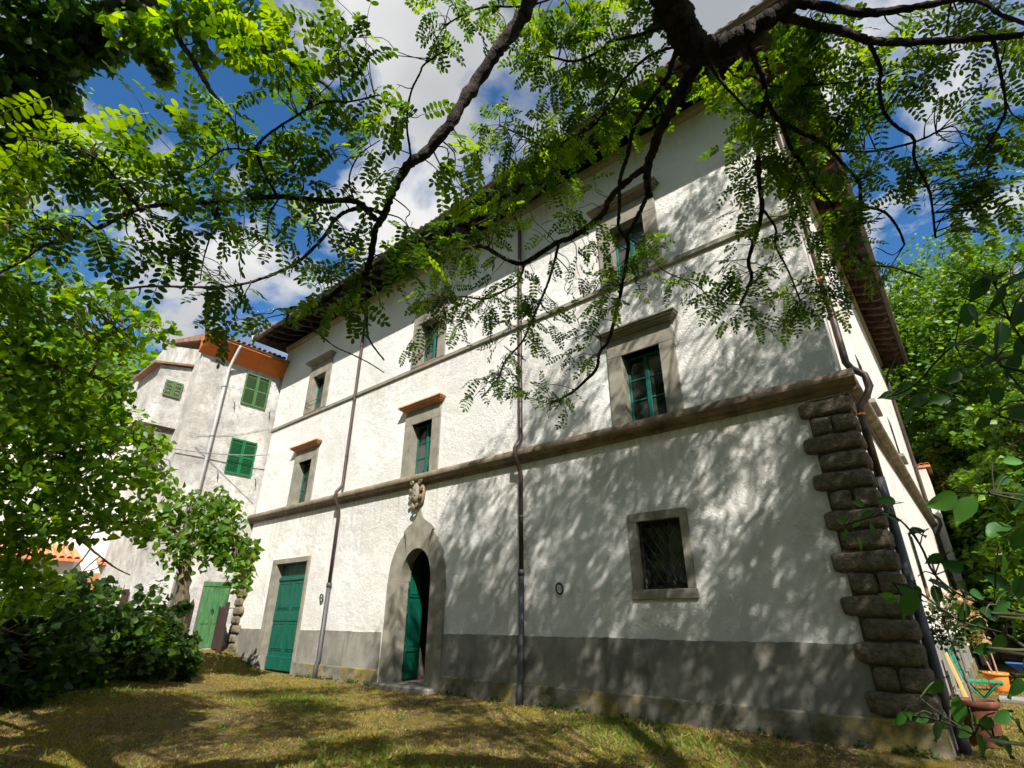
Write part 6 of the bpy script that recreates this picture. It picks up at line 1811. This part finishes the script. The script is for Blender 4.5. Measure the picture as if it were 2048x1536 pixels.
    [(0.116,-7.595,1.685,0.002),(0.112,-7.553,1.686,0.0015),(0.107,-7.512,1.666,0.0012)],
    [(0.201,-7.396,1.939,0.002),(0.17,-7.354,1.953,0.0015),(0.14,-7.312,1.947,0.0012)],
    [(0.213,-7.487,2.104,0.002),(0.18,-7.498,2.153,0.0015),(0.148,-7.508,2.182,0.0012)],
    [(0.223,-7.485,2.024,0.002),(0.243,-7.469,2.067,0.0015),(0.264,-7.454,2.091,0.0012)],
]
NEAR_LV = [
    (0.04,-7.551,1.713,0.071,-0.646,-0.243,-0.73,0.41,-0.491,0.808,3),
    (0.014,-7.547,1.72,0.076,-0.711,-0.643,-0.331,0.869,-0.264,-0.137,3),
    (-0.208,-7.05,1.803,0.045,-0.69,-0.644,0.344,0.575,-0.475,-0.199,1),
    (-0.258,-7.102,1.748,0.039,-0.664,-0.632,0.416,0.651,-0.373,-0.262,1),
    (-0.26,-7.157,1.723,0.038,-0.311,0.576,-0.798,0.707,-0.502,0.036,2),
    (-0.228,-7.075,1.761,0.039,-0.626,-0.182,-0.762,0.566,-0.762,0.275,1),
    (-0.248,-7.053,1.711,0.042,0.114,0.308,-0.978,0.842,-0.279,-0.15,1),
    (-0.123,-7.111,1.794,0.065,-0.732,-0.672,0.108,0.407,-0.717,-0.028,1),
    (-0.15,-7.204,1.747,0.057,0.585,0.795,-0.204,0.908,-0.529,0.369,1),
    (-0.179,-7.121,1.77,0.048,-0.953,-0.269,-0.289,0.953,-0.507,0.395,1),
    (-0.196,-7.132,1.738,0.043,-0.056,0.717,-0.732,0.41,-0.491,0.808,1),
    (-0.077,-7.145,1.706,0.054,-0.607,-0.831,-0.155,0.41,-0.491,0.808,0),
    (-0.091,-7.28,1.685,0.044,0.524,0.883,-0.116,0.41,-0.491,0.808,0),
    (-0.128,-7.184,1.54,0.065,-0.809,-0.522,0.379,0.65,-0.768,0.406,1),
    (-0.129,-7.312,1.545,0.076,-0.473,0.21,-0.859,0.215,-0.726,-0.286,1),
    (-0.086,-7.291,1.558,0.05,-0.001,0.153,-1.039,0.48,-0.863,0.324,0),
    (-0.13,-7.224,1.56,0.048,0.198,0.589,-0.784,0.66,-0.562,0.071,0),
    (-0.176,-7.221,1.53,0.04,-0.876,-0.479,0.313,0.494,-0.696,0.061,3),
    (-0.167,-7.278,1.527,0.035,-1.004,-0.233,-0.223,0.41,-0.491,0.808,2),
    (-0.094,-7.288,1.568,0.062,0.815,0.479,-0.467,0.41,-0.491,0.808,0),
    (-0.04,-7.305,1.562,0.055,0.351,0.785,-0.526,0.673,-0.479,-0.051,0),
    (-0.021,-7.397,1.534,0.045,0.615,0.783,-0.152,0.452,-0.927,0.393,1),
    (-0.036,-7.324,1.516,0.049,-0.421,0.047,-0.911,0.405,-0.686,-0.081,1),
    (-0.018,-7.274,1.59,0.054,-0.759,-0.576,0.359,0.499,-0.486,-0.289,0),
    (-0.048,-7.287,1.626,0.046,-0.905,-0.203,-0.429,0.251,-0.785,-0.135,0),
    (-0.01,-7.288,1.478,0.049,-0.736,-0.615,-0.31,0.766,-0.393,-0.065,1),
    (-0.015,-7.305,1.501,0.053,0.653,0.636,-0.426,0.872,-0.44,0.166,1),
    (0.007,-7.402,1.496,0.055,0.792,0.453,0.411,0.715,-0.374,-0.169,1),
    (0.029,-7.479,1.477,0.045,0.078,0.769,-0.67,0.81,-0.489,0.16,0),
    (0.009,-7.479,1.454,0.046,-0.471,0.383,-0.821,0.379,-0.691,-0.111,2),
    (-0.011,-7.383,1.429,0.042,-0.964,-0.178,-0.356,0.093,-0.881,-0.196,1),
    (0.082,-7.33,1.57,0.057,-0.458,0.073,-0.887,0.41,-0.491,0.808,0),
    (0.051,-7.286,1.55,0.054,-0.646,-0.637,0.436,0.388,-0.79,0.069,0),
    (0.057,-7.408,1.617,0.056,-0.065,0.533,-0.846,0.41,-0.491,0.808,1),
    (-0.128,-7.231,1.346,0.058,-0.854,0.059,-0.596,0.935,-0.493,0.346,1),
    (-0.217,-7.278,1.279,0.045,-0.586,-0.378,-0.752,0.628,-0.494,-0.09,1),
    (-0.19,-7.288,1.268,0.036,-0.701,-0.652,0.297,0.322,-0.769,-0.06,2),
    (-0.172,-7.274,1.273,0.042,-0.727,-0.682,-0.132,0.508,-0.551,-0.165,1),
    (-0.136,-7.431,1.28,0.047,-0.622,0.349,-0.761,0.41,-0.491,0.808,1),
    (-0.104,-7.342,1.324,0.06,-0.155,0.03,-1.037,0.32,-0.741,-0.111,2),
    (-0.082,-7.421,1.305,0.037,0.048,0.733,-0.705,0.41,-0.491,0.808,1),
    (-0.051,-7.462,1.304,0.041,-0.625,0.394,-0.751,0.303,-1.006,0.314,1),
    (-0.091,-7.418,1.278,0.037,-0.725,-0.44,-0.54,0.642,-0.631,0.163,1),
    (-0.08,-7.489,1.277,0.045,0.067,0.267,-0.997,0.722,-0.525,0.097,2),
    (-0.046,-7.514,1.28,0.051,0.278,0.567,-0.781,0.784,-0.495,0.133,1),
    (-0.051,-7.386,1.289,0.047,0.828,0.385,0.41,0.515,-0.62,-0.037,1),
    (0.014,-7.463,1.377,0.048,-0.527,0.02,-0.85,0.519,-0.562,-0.13,1),
    (-0.044,-7.483,1.264,0.032,-0.61,-0.747,0.271,0.959,-0.465,0.333,1),
    (-0.154,-7.314,1.272,0.033,0.578,0.592,-0.585,0.249,-0.883,0.029,1),
    (-0.017,-7.452,1.301,0.042,0.22,0.816,-0.572,0.759,-0.542,0.178,1),
    (0.227,-7.51,2.209,0.083,-0.607,-0.75,-0.435,0.41,-0.491,0.808,0),
    (0.2,-7.541,2.198,0.074,-0.704,0.218,-0.726,0.112,-0.875,-0.179,0),
    (0.222,-7.527,2.177,0.083,-0.53,0.218,-0.829,0.962,-0.444,0.302,0),
    (0.299,-7.423,2.23,0.086,-0.92,-0.388,-0.198,0.41,-0.491,0.808,0),
    (0.226,-7.301,2.178,0.092,-0.402,-0.224,-0.94,0.557,-0.564,-0.072,0),
    (0.243,-7.502,2.133,0.081,-0.458,-0.106,-0.9,0.764,-0.516,0.141,0),
    (0.176,-7.324,2.248,0.081,-0.31,0.147,-0.945,0.209,-0.897,-0.005,0),
    (0.198,-7.195,2.199,0.073,-0.85,-0.152,-0.533,0.62,-0.441,-0.191,0),
    (0.205,-7.281,2.099,0.078,-0.803,-0.506,-0.314,0.41,-0.491,0.808,0),
    (0.211,-7.403,2.054,0.075,-0.487,0.475,-0.789,0.505,-0.691,0.068,0),
    (0.135,-7.29,2.151,0.07,-0.658,-0.768,-0.148,0.41,-0.491,0.808,0),
    (-0.042,-7.026,2.137,0.074,-0.694,-0.727,-0.104,0.522,-0.758,0.205,0),
    (0.003,-7.046,2.154,0.083,-0.691,-0.599,-0.45,0.429,-0.542,-0.292,0),
    (0.027,-7.18,2.069,0.073,-0.715,-0.462,-0.539,0.33,-0.948,0.255,0),
    (-0.018,-7.071,2.08,0.068,-0.399,0.165,-0.902,0.862,-0.528,0.3,0),
    (0.079,-7.135,2.058,0.068,-0.937,-0.429,-0.002,0.703,-0.474,-0.016,0),
    (0.113,-7.226,2.1,0.07,-0.672,-0.482,-0.592,0.725,-0.592,0.215,0),
    (0.202,-7.291,1.958,0.072,-0.654,-0.506,-0.602,0.255,-0.79,-0.121,0),
    (0.168,-7.316,2.008,0.063,-0.476,-0.122,-0.888,0.479,-0.862,0.322,0),
    (0.105,-7.54,1.779,0.047,0.959,0.403,-0.01,0.456,-0.868,0.299,3),
    (0.105,-7.523,1.751,0.047,-0.607,-0.761,-0.413,0.461,-0.649,-0.065,1),
    (0.128,-7.625,1.705,0.06,-0.81,0.158,-0.648,0.41,-0.491,0.808,2),
    (0.075,-7.551,1.654,0.062,-0.651,-0.708,-0.385,0.41,-0.491,0.808,2),
    (0.098,-7.505,1.65,0.056,-0.479,0.357,-0.824,0.443,-0.846,0.243,1),
    (0.127,-7.32,1.936,0.054,-0.682,-0.458,-0.593,0.952,-0.418,0.242,0),
    (0.154,-7.492,2.164,0.071,0.242,0.632,-0.736,0.681,-0.472,-0.052,0),
    (0.244,-7.455,2.071,0.077,-0.714,-0.037,-0.706,0.327,-0.889,0.151,0),
]
sh = empty('broad_leaved_shrub', (1.5, -6.6, 0), 'broad-leaved shrub reaching in from the right edge with large green leaves', 'shrub')
stem0 = [(1.5, -6.6, -0.2, 0.03), (1.45, -6.62, 1.0, 0.025), (1.35, -6.7, 2.0, 0.018), (1.2, -6.8, 2.9, 0.01)]
tubes('stem', [stem0] + NEAR_BR, M['twig'], sh, 6, 4)
def t_ovate():
    prof = [(0.0, 0.0), (0.10, 0.17), (0.25, 0.25), (0.42, 0.295), (0.60, 0.265), (0.78, 0.175), (0.92, 0.075), (1.06, 0.0)]
    V, Fc = [], []
    for u, w in prof:
        V += [(-w, u, 0.30 * w + 0.05 * math.sin(u * 9) * w), (0, u, -0.05 * u - 0.16 * u * u), (w, u, 0.30 * w - 0.05 * math.sin(u * 8) * w)]
    V = [(x, y, z - (0.16 * y * y if x else 0)) for x, y, z in V]
    for i in range(len(prof) - 1):
        a = 3 * i
        Fc += [(a, a + 1, a + 4, a + 3), (a + 1, a + 2, a + 5, a + 4)]
    o = len(V); V += [(-0.012, -0.3, 0.03), (0.012, -0.3, 0.03), (0.01, 0.0, 0.0), (-0.01, 0.0, 0.0)]
    Fc.append((o, o + 1, o + 2, o + 3))
    return Tmpl(V, Fc)
tb = t_ovate()
lvar = []
for c in (0.1, 0.45, 0.7, 1.0):
    me = bpy.data.meshes.new('leaf')
    me.from_pydata(tb.v.tolist(), [], [list(f) for f in tb.f])
    me.polygons.foreach_set('use_smooth', [True] * len(me.polygons))
    me.attributes.new('rnd', 'FLOAT', 'POINT').data.foreach_set('value', np.full(len(me.vertices), c, np.float32))
    me.materials.append(M['leaf_near'])
    lvar.append(me)
for (x, y, z, s_, dx_, dy_, dz_, nx_, ny_, nz_, c) in NEAR_LV:
    s_ *= 0.8 if z > 1.75 else 0.95
    m3 = frames(np.array([[dx_, dy_, dz_]]), np.array([[nx_, ny_, nz_]]))[0] * s_
    link_mesh('leaf', lvar[c], None, sh, Matrix([[*m3[r], (x, y, z)[r]] for r in range(3)] + [[0, 0, 0, 1]]))

# ------------------------------------------------------------------ grass, short and patchy
n = 260000
gxs = rng.uniform(-21, 4, n * 2); gys = rng.uniform(-8.5, 12, n * 2)
pat = np.sin(gxs * 0.9 + 1.3 * np.sin(gys * 0.7)) + np.sin(gys * 1.7 + 0.6 * gxs) + rng.normal(0, 0.9, n * 2)
keep = (pat > -0.9) & ~((gys > -0.08) & (gxs < -0.75)) & (gys < np.where(gxs < -0.7, -0.08, 12)) & (np.hypot(gxs, gys + 9) > 3.5)
keep &= in_frame(np.stack([gxs, gys, np.zeros_like(gxs)], -1), 0.15)
gxs, gys, pat = gxs[keep][:n], gys[keep][:n], pat[keep][:n]
m_ = len(gxs)
nrm = np.stack([rng.normal(size=m_), rng.normal(size=m_), rng.normal(size=m_) * 0.3], -1)
dr_ = np.stack([rng.normal(size=m_) * 0.75, rng.normal(size=m_) * 0.75, np.full(m_, 0.8)], -1)
blade = Tmpl([(-0.13, 0, 0), (0.13, 0, 0), (0.0, 1, 0.15)], [(0, 1, 2)])
tuft = (pat > 1.6) & (rng.random(m_) < 0.3)
gr = scatter('grass', blade, np.stack([gxs, gys, gz(gxs, gys)], -1), frames(dr_, nrm), np.where(tuft, rng.uniform(0.07, 0.12, m_), rng.uniform(0.022, 0.05, m_)), np.clip(0.34 + 0.16 * pat + rng.normal(0, 0.16, m_) + 0.3 * tuft, 0, 1), M['grass'])
tag(gr, 'short patchy dry grass and moss on the courtyard ground', 'grass', kind='stuff')
# leaf litter and pebbles along the wall foot
n = 1400
px_ = rng.uniform(-19, -1, n); py_ = -0.1 - rng.exponential(0.9, n)
ll = scatter('leaf_litter', t_small(), np.stack([px_, py_, gz(px_, py_) + 0.008], -1), leaf_frames(n, 0.85, 0.0), rng.uniform(0.02, 0.05, n), rng.random(n), M['leaf_dry'])
tag(ll, 'dry leaf litter scattered near the foot of the wall', 'leaf litter', kind='stuff')
wq = np.stack([rng.uniform(-17, 0, 260), rng.uniform(-7.5, -0.3, 260)], -1)
ws = np.concatenate([rand_ball(rng.integers(5, 14), (x, y, 0.0), rng.uniform(0.03, 0.08), 0.3) for x, y in wq])
ws[:, 2] = np.abs(ws[:, 2]) * 0.5 + gz(ws[:, 0], ws[:, 1]) + 0.004
tag(scatter('lawn_weeds', t_small(), ws, leaf_frames(len(ws), 0.5, -0.2), rng.uniform(0.025, 0.06, len(ws)), rng.random(len(ws)), M['leaf_mulberry']), 'small green weed rosettes dotted over the courtyard grass', 'weeds', kind='stuff')
# weeds at the foot of the plinth
wp = []
for x in np.concatenate([rng.uniform(-15.6, -11.8, 16), rng.uniform(-9.5, -0.9, 26), rng.uniform(-19, -18, 5)]):
    wp.append(rand_ball(rng.integers(8, 26), (x, -0.14, 0.03), 0.09, 0.6))
wp = np.concatenate(wp); wp[:, 2] = np.abs(wp[:, 2]) + gz(wp[:, 0], wp[:, 1])
wd_ = scatter('wall_foot_weeds', t_small(), wp, leaf_frames(len(wp), 0.4, -0.5), rng.uniform(0.03, 0.07, len(wp)), rng.random(len(wp)), M['leaf_hedge'])
tag(wd_, 'small weeds growing along the foot of the villa wall', 'weeds', kind='stuff')

# ------------------------------------------------------------------ gate, fences
gp = empty('wooden_gate', (-19.6, -0.55, 0.5), 'dark brown wooden gate leaf standing open beside the villa corner', 'gate')
mb = MB(); mb.bbox(-19.68, -19.56, -0.62, -0.50, 0.2, 1.98, 0.008); mb.build('post', M['wood_gate'], gp)
for k in range(4):
    xa = -19.80 - k * 0.115
    mb = MB(); mb.bbox(xa, xa + 0.105, -0.60, -0.572, 0.55, 1.80 + 0.05 * (k % 2), 0.005); mb.build('board', M['wood_gate'], gp)
for z in (0.85, 1.55):
    mb = MB(); mb.bbox(-20.15, -19.69, -0.57, -0.53, z - 0.045, z + 0.045, 0.006); mb.build('rail', M['wood_gate'], gp)
mb = MB(); mb.tube([(-19.60, -0.5, 1.78), (-19.55, -0.42, 1.80), (-19.48, -0.36, 1.78)], 0.015, 6); mb.build('latch', M['iron'], gp)
gp2 = empty('gate_post', (-19.6, -1.68, 0.5), 'pointed dark brown gate post beside the mulberry trunk', 'post')
mb = MB(); mb.bbox(-19.67, -19.53, -1.75, -1.62, 0.2, 1.86, 0.008); mb.build('shaft', M['wood_gate'], gp2)
mb = MB(); mb.add([(-19.67, -1.75, 1.861), (-19.53, -1.75, 1.861), (-19.53, -1.62, 1.861), (-19.67, -1.62, 1.861), (-19.60, -1.685, 2.06)], [(0, 1, 4), (1, 2, 4), (2, 3, 4), (3, 0, 4), (0, 3, 2, 1)]); mb.build('pointed_cap', M['wood_gate'], gp2)
fc_ = empty('picket_fence', (-20.0, -3.3, 0.4), 'low weathered picket fence with pointed tops behind the hedge', 'fence')
for z in (0.85, 1.42):
    mb = MB(); mb.bbox(-20.02, -19.96, -4.2, -1.9, z, z + 0.08, 0.006); mb.build('rail', M['picket'], fc_)
for k in range(10):
    y = -4.12 + k * 0.24
    mb = MB(); mb.prism([(y - 0.045, 0.35), (y + 0.045, 0.35), (y + 0.045, 1.52), (y, 1.66), (y - 0.045, 1.52)], 'x', -19.955, -19.93); mb.build('picket', M['picket'], fc_)
rl = empty('iron_railing', (-20.9, -3.75, 0.4), 'black iron railing with thin upright bars in front of the white house', 'railing')
for z in (0.95, 2.22):
    mb = MB(); mb.box(-20.92, -20.88, -4.42, -3.28, z, z + 0.05); mb.build('rail', M['iron'], rl)
for k in range(9):
    y = -4.36 + k * 0.128
    mb = MB(); mb.tube([(-20.9, y, 0.7), (-20.9, y, 2.44)], 0.010, 5); mb.build('bar', M['iron'], rl)
for y, w in ((-4.45, 0.045), (-3.24, 0.07)):
    mb = MB(); mb.bbox(-20.9 - w, -20.9 + w, y - w, y + w, 0.2, 2.32, 0.006); mb.build('post', M['iron'] if w < 0.06 else M['wood_gate'], rl)
ut = empty('terracotta_jar', (-20.6, -5.3, 0.4), 'round terracotta jar half hidden in the hedge leaves', 'jar')
mb = MB(); mb.lathe([(0.0, 0), (0.2, 0.0), (0.34, 0.35), (0.42, 0.75), (0.38, 1.1), (0.26, 1.3), (0.3, 1.4), (0.22, 1.4), (0.2, 1.28)], (-20.6, -5.3, 0.6), 24); mb.build('body', M['terra'], ut)
mb = MB(); mb.lathe([(0.36, 1.0), (0.415, 1.03), (0.36, 1.06)], (-20.6, -5.3, 0.6), 24); mb.build('band', M['terra'], ut)

# overhead cables and antenna
def cable(pts, r, label):
    c = catmull([(*q, r) for q in pts], 6)
    mb = MB(); mb.tube(c, r, 6)
    o = mb.build('overhead_cable', M['cable'], None, False)
    return tag(o, label, 'cable', 'cables across the neighbouring house')
cable([(-20.26, -4.6, 6.78), (-20.2, -2.4, 6.92), (-20.05, -0.9, 7.12), (-19.95, -0.02, 7.32)], 0.017, 'twisted grey cable crossing in front of the lower green shutters')
cable([(-20.28, -2.6, 7.55), (-20.29, -1.4, 7.85), (-20.28, -0.1, 8.5)], 0.007, 'thin wire rising along the wall between the shutters')
cable([(-20.29, -2.55, 7.1), (-20.29, -1.6, 6.45), (-20.29, -0.1, 5.45)], 0.008, 'thin wire slanting down behind the lower green shutters')
an = empty('roof_antenna', (-21.6, -1.0, 11.6), 'small television antenna on the roof of the neighbouring house', 'antenna')
mb = MB(); mb.tube([(-21.6, -1.0, 11.2), (-21.6, -1.05, 13.9)], 0.016, 6); mb.build('mast', M['aluminium'], an)
mb = MB(); mb.tube([(-21.9, -1.5, 13.6), (-21.3, -0.5, 14.2)], 0.014, 6); mb.build('boom', M['aluminium'], an)
for k in range(7):
    t = k / 6; c = Vector((-21.9 + 0.6 * t, -1.5 + 1.0 * t, 13.6 + 0.6 * t)); d = Vector((0.5, -0.35, 0.1)).normalized() * (0.34 - 0.03 * k)
    mb = MB(); mb.tube([c - d, c + d], 0.008, 5); mb.build('element', M['aluminium'], an)

# ------------------------------------------------------------------ right-hand garden
def flower_pot(name, x, y, r, h, label, mat, z=0.0):
    e = empty(name, (x, y, z), label, 'pot')
    mb = MB(); mb.lathe([(0.0, 0.0), (r * 0.66, 0.0), (r * 0.70, 0.02), (r * 0.90, h * 0.82), (r * 0.90, h * 0.84), (r, h * 0.85), (r * 1.02, h * 0.98), (r * 0.97, h), (r * 0.88, h * 0.985), (r * 0.86, h * 0.9)], (x, y, z), 32); mb.build('body', mat, e)
    mb = MB(); mb.lathe([(r * 0.87, h * 0.9), (0.0, h * 0.92)], (x, y, z), 24); mb.build('soil', M['soil'], e)
    return e
p1 = flower_pot('terracotta_pot', -0.45, 1.05, 0.24, 0.52, 'brown terracotta pot with a slender stem at the villa corner', M['pot'])
pl = empty('potted_shrub', (-0.45, 1.05, 0.5), 'small dark-leaved shrub on a thin stem in the brown pot', 'shrub')
tubes('stem', [[(-0.45, 1.05, 0.45, 0.02), (-0.47, 1.05, 0.8, 0.018), (-0.50, 1.03, 1.15, 0.015), (-0.5, 1.03, 1.5, 0.008)]], M['bark_lichen'], pl, 8)
pc = rand_ball(520, (-0.46, 1.05, 1.45), 0.40, 0.95)
scatter('crown', t_broad(), pc, leaf_frames(len(pc), 0.4, 0.5), rng.uniform(0.03, 0.065, len(pc)), rng.random(len(pc)), M['leaf_hedge'], pl, 'stuff')
tubes('twigs', twigs_to(pc[::12], np.array([(-0.5, 1.03, 1.2, 0.01), (-0.5, 1.03, 1.35, 0.01), (-0.5, 1.03, 1.5, 0.01)]), 0.006, 0.002), M['bark_lichen'], pl, 4, 2)
p2 = flower_pot('orange_pot', -0.25, 8.6, 0.24, 0.38, 'bright orange plastic pot on the sunny gravel', M['pot_orange'])
dp_ = empty('dried_plant', (-0.25, 8.6, 0.35), 'withered tan plant standing in the orange pot', 'plant')
st_ = [[(-0.25 + a, 8.6, 0.3, 0.025), (-0.29 + a * 2, 8.6, 0.8, 0.02), (-0.36 + a * 3, 8.57, 1.4, 0.014)] for a in (-0.04, 0.04)]
tubes('stem', st_, M['picket'], dp_, 6)
pd = np.concatenate([rand_ball(100, (-0.35, 8.57, 1.0), 0.22), rand_ball(120, (-0.4, 8.55, 1.5), 0.3), rand_ball(100, (-0.45, 8.5, 2.0), 0.3)])
scatter('dry_leaves', t_small(), pd, leaf_frames(len(pd), 0.2, 0.7), rng.uniform(0.07, 0.15, len(pd)), rng.random(len(pd)), M['leaf_dry'], dp_, 'stuff')

# slatted green chair, seen from its side, back to the wall
gc = empty('garden_chair', (-0.50, 4.9, 0), 'green slatted garden chair standing by the side wall', 'chair')
cy0, cy1 = 4.65, 5.15
sx = -0.20
for k in range(5):
    x = sx - 0.42 + k * 0.10
    mb = MB(); mb.bbox(x, x + 0.085, cy0, cy1, 0.44, 0.468, 0.006); mb.build('seat_slat', M['chair'], gc)
for k in range(4):
    z = 0.56 + k * 0.125; x = sx - 0.46 - (z - 0.45) * 0.18
    mb = MB(); mb.obox((x, (cy0 + cy1) / 2, z), (0.011, 0, 0.003), (0, 0.25, 0), (-0.012, 0, 0.045)); mb.build('back_slat', M['chair'], gc)
for y in (cy0 + 0.03, cy1 - 0.03):
    mb = MB(); mb.tube([(sx - 0.565, y, 1.0), (sx - 0.46, y, 0.45), (sx - 0.16, y, 0.0)], 0.014, 6); mb.build('leg', M['chair'], gc)
    mb = MB(); mb.tube([(sx + 0.08, y, 0.44), (sx - 0.05, y, 0.40), (sx - 0.44, y, 0.0)], 0.014, 6); mb.build('leg', M['chair'], gc)
mb = MB(); mb.tube([(sx - 0.3, cy0 + 0.02, 0.19), (sx - 0.3, cy1 - 0.02, 0.19)], 0.011, 6); mb.build('stretcher', M['chair'], gc)

# yellow boards leaning on the wall
for k, (y, h, lb) in enumerate(((2.95, 0.98, 'taller yellow painted board leaning on the side wall'), (3.35, 0.8, 'shorter yellow painted board leaning beside the chair'))):
    mb = MB(); mb.obox((X1 + 0.17, y, h / 2), (0.012, 0, 0.002), (0, 0.17, 0), (-0.06, 0, h / 2))
    tag(mb.build('leaning_board', M['yellow_board']), lb, 'board', 'yellow boards by the wall')

# blue wheelbarrow
wb = empty('wheelbarrow', (0.85, 10.6, 0), 'blue wheelbarrow cut off by the right edge beyond the orange pot', 'wheelbarrow')
mb = MB()
t0 = [(0.35, 10.2, 0.72), (1.45, 10.2, 0.66), (1.45, 10.95, 0.66), (0.35, 10.95, 0.72)]
b0 = [(0.68, 10.35, 0.36), (1.25, 10.35, 0.34), (1.25, 10.8, 0.34), (0.68, 10.8, 0.36)]
ti = [(a + (0.03 if a < 1 else -0.03), b + (0.03 if b < 10.5 else -0.03), c) for a, b, c in t0]
bi = [(a, b, c + 0.03) for a, b, c in b0]
t0 = [(a - 0.36, b, c * 0.68) for a, b, c in t0]; b0 = [(a - 0.36, b, c * 0.6) for a, b, c in b0]
ti = [(a - 0.36, b, c * 0.68) for a, b, c in ti]; bi = [(a - 0.36, b, c * 0.6) for a, b, c in bi]
mb.add(t0 + b0 + ti + bi, [(4, 5, 6, 7), (0, 1, 5, 4), (1, 2, 6, 5), (2, 3, 7, 6), (3, 0, 4, 7), (12, 15, 14, 13), (8, 12, 13, 9), (9, 13, 14, 10), (10, 14, 15, 11), (11, 15, 12, 8), (0, 8, 9, 1), (1, 9, 10, 2), (2, 10, 11, 3), (3, 11, 8, 0)])
mb.build('tub', M['blue'], wb)
for y in (10.42, 10.73):
    mb = MB(); mb.tube([(-0.02, 10.575, 0.14), (0.34, y, 0.19), (0.94, y, 0.19), (1.64, y + (0.1 if y > 10.5 else -0.1), 0.5)], 0.017, 6); mb.build('handle', M['iron'], wb)
    mb = MB(); mb.tube([(0.89, y, 0.2), (0.99, y, 0.0)], 0.015, 6); mb.build('leg', M['iron'], wb)
n = 20
mb = MB(); mb.tube([(-0.04 + 0.11 * math.cos(2 * math.pi * k / n), 10.575, 0.14 + 0.11 * math.sin(2 * math.pi * k / n)) for k in range(n + 1)], 0.03, 8, False); wl = mb.build('wheel', M['rubber'], wb)
mb = MB(); mb.tube([(-0.04, 10.50, 0.14), (-0.04, 10.65, 0.14)], 0.05, 10); mb.build('hub', M['iron'], wl)
# paving strip
sp = empty('paving_strip', (1.6, 6.9, 0), 'row of worn grey paving slabs across the side garden', 'paving')
for k in range(6):
    mb = MB(); mb.bbox(-0.3 + k * 0.75, 0.44 + k * 0.75, 6.55 + random.uniform(-0.05, 0.05), 7.25, -0.03, 0.035, 0.01); mb.build('slab', M['grey_slab'], sp)
# lean-to behind the villa
le = empty('tiled_lean_to', (-0.3, 19.5, 0), 'small orange-tiled lean-to at the far end of the villa', 'lean-to')
mb = MB(); mb.bbox(-0.80, -0.42, YD + 0.1, YD + 2.8, -0.2, 7.2, 0.01); mb.build('wall', M['stucco_side'], le)
mb = MB(); mb.bbox(-0.82, -0.25, YD + 0.05, YD + 3.0, 7.21, 7.33, 0.02); mb.build('roof', M['tile_new'], le)
for k in range(3):
    link_mesh('roof_tile', tme_new, None, le, Matrix.Translation((-0.72 + k * 0.19, YD + 0.02, 7.33)))
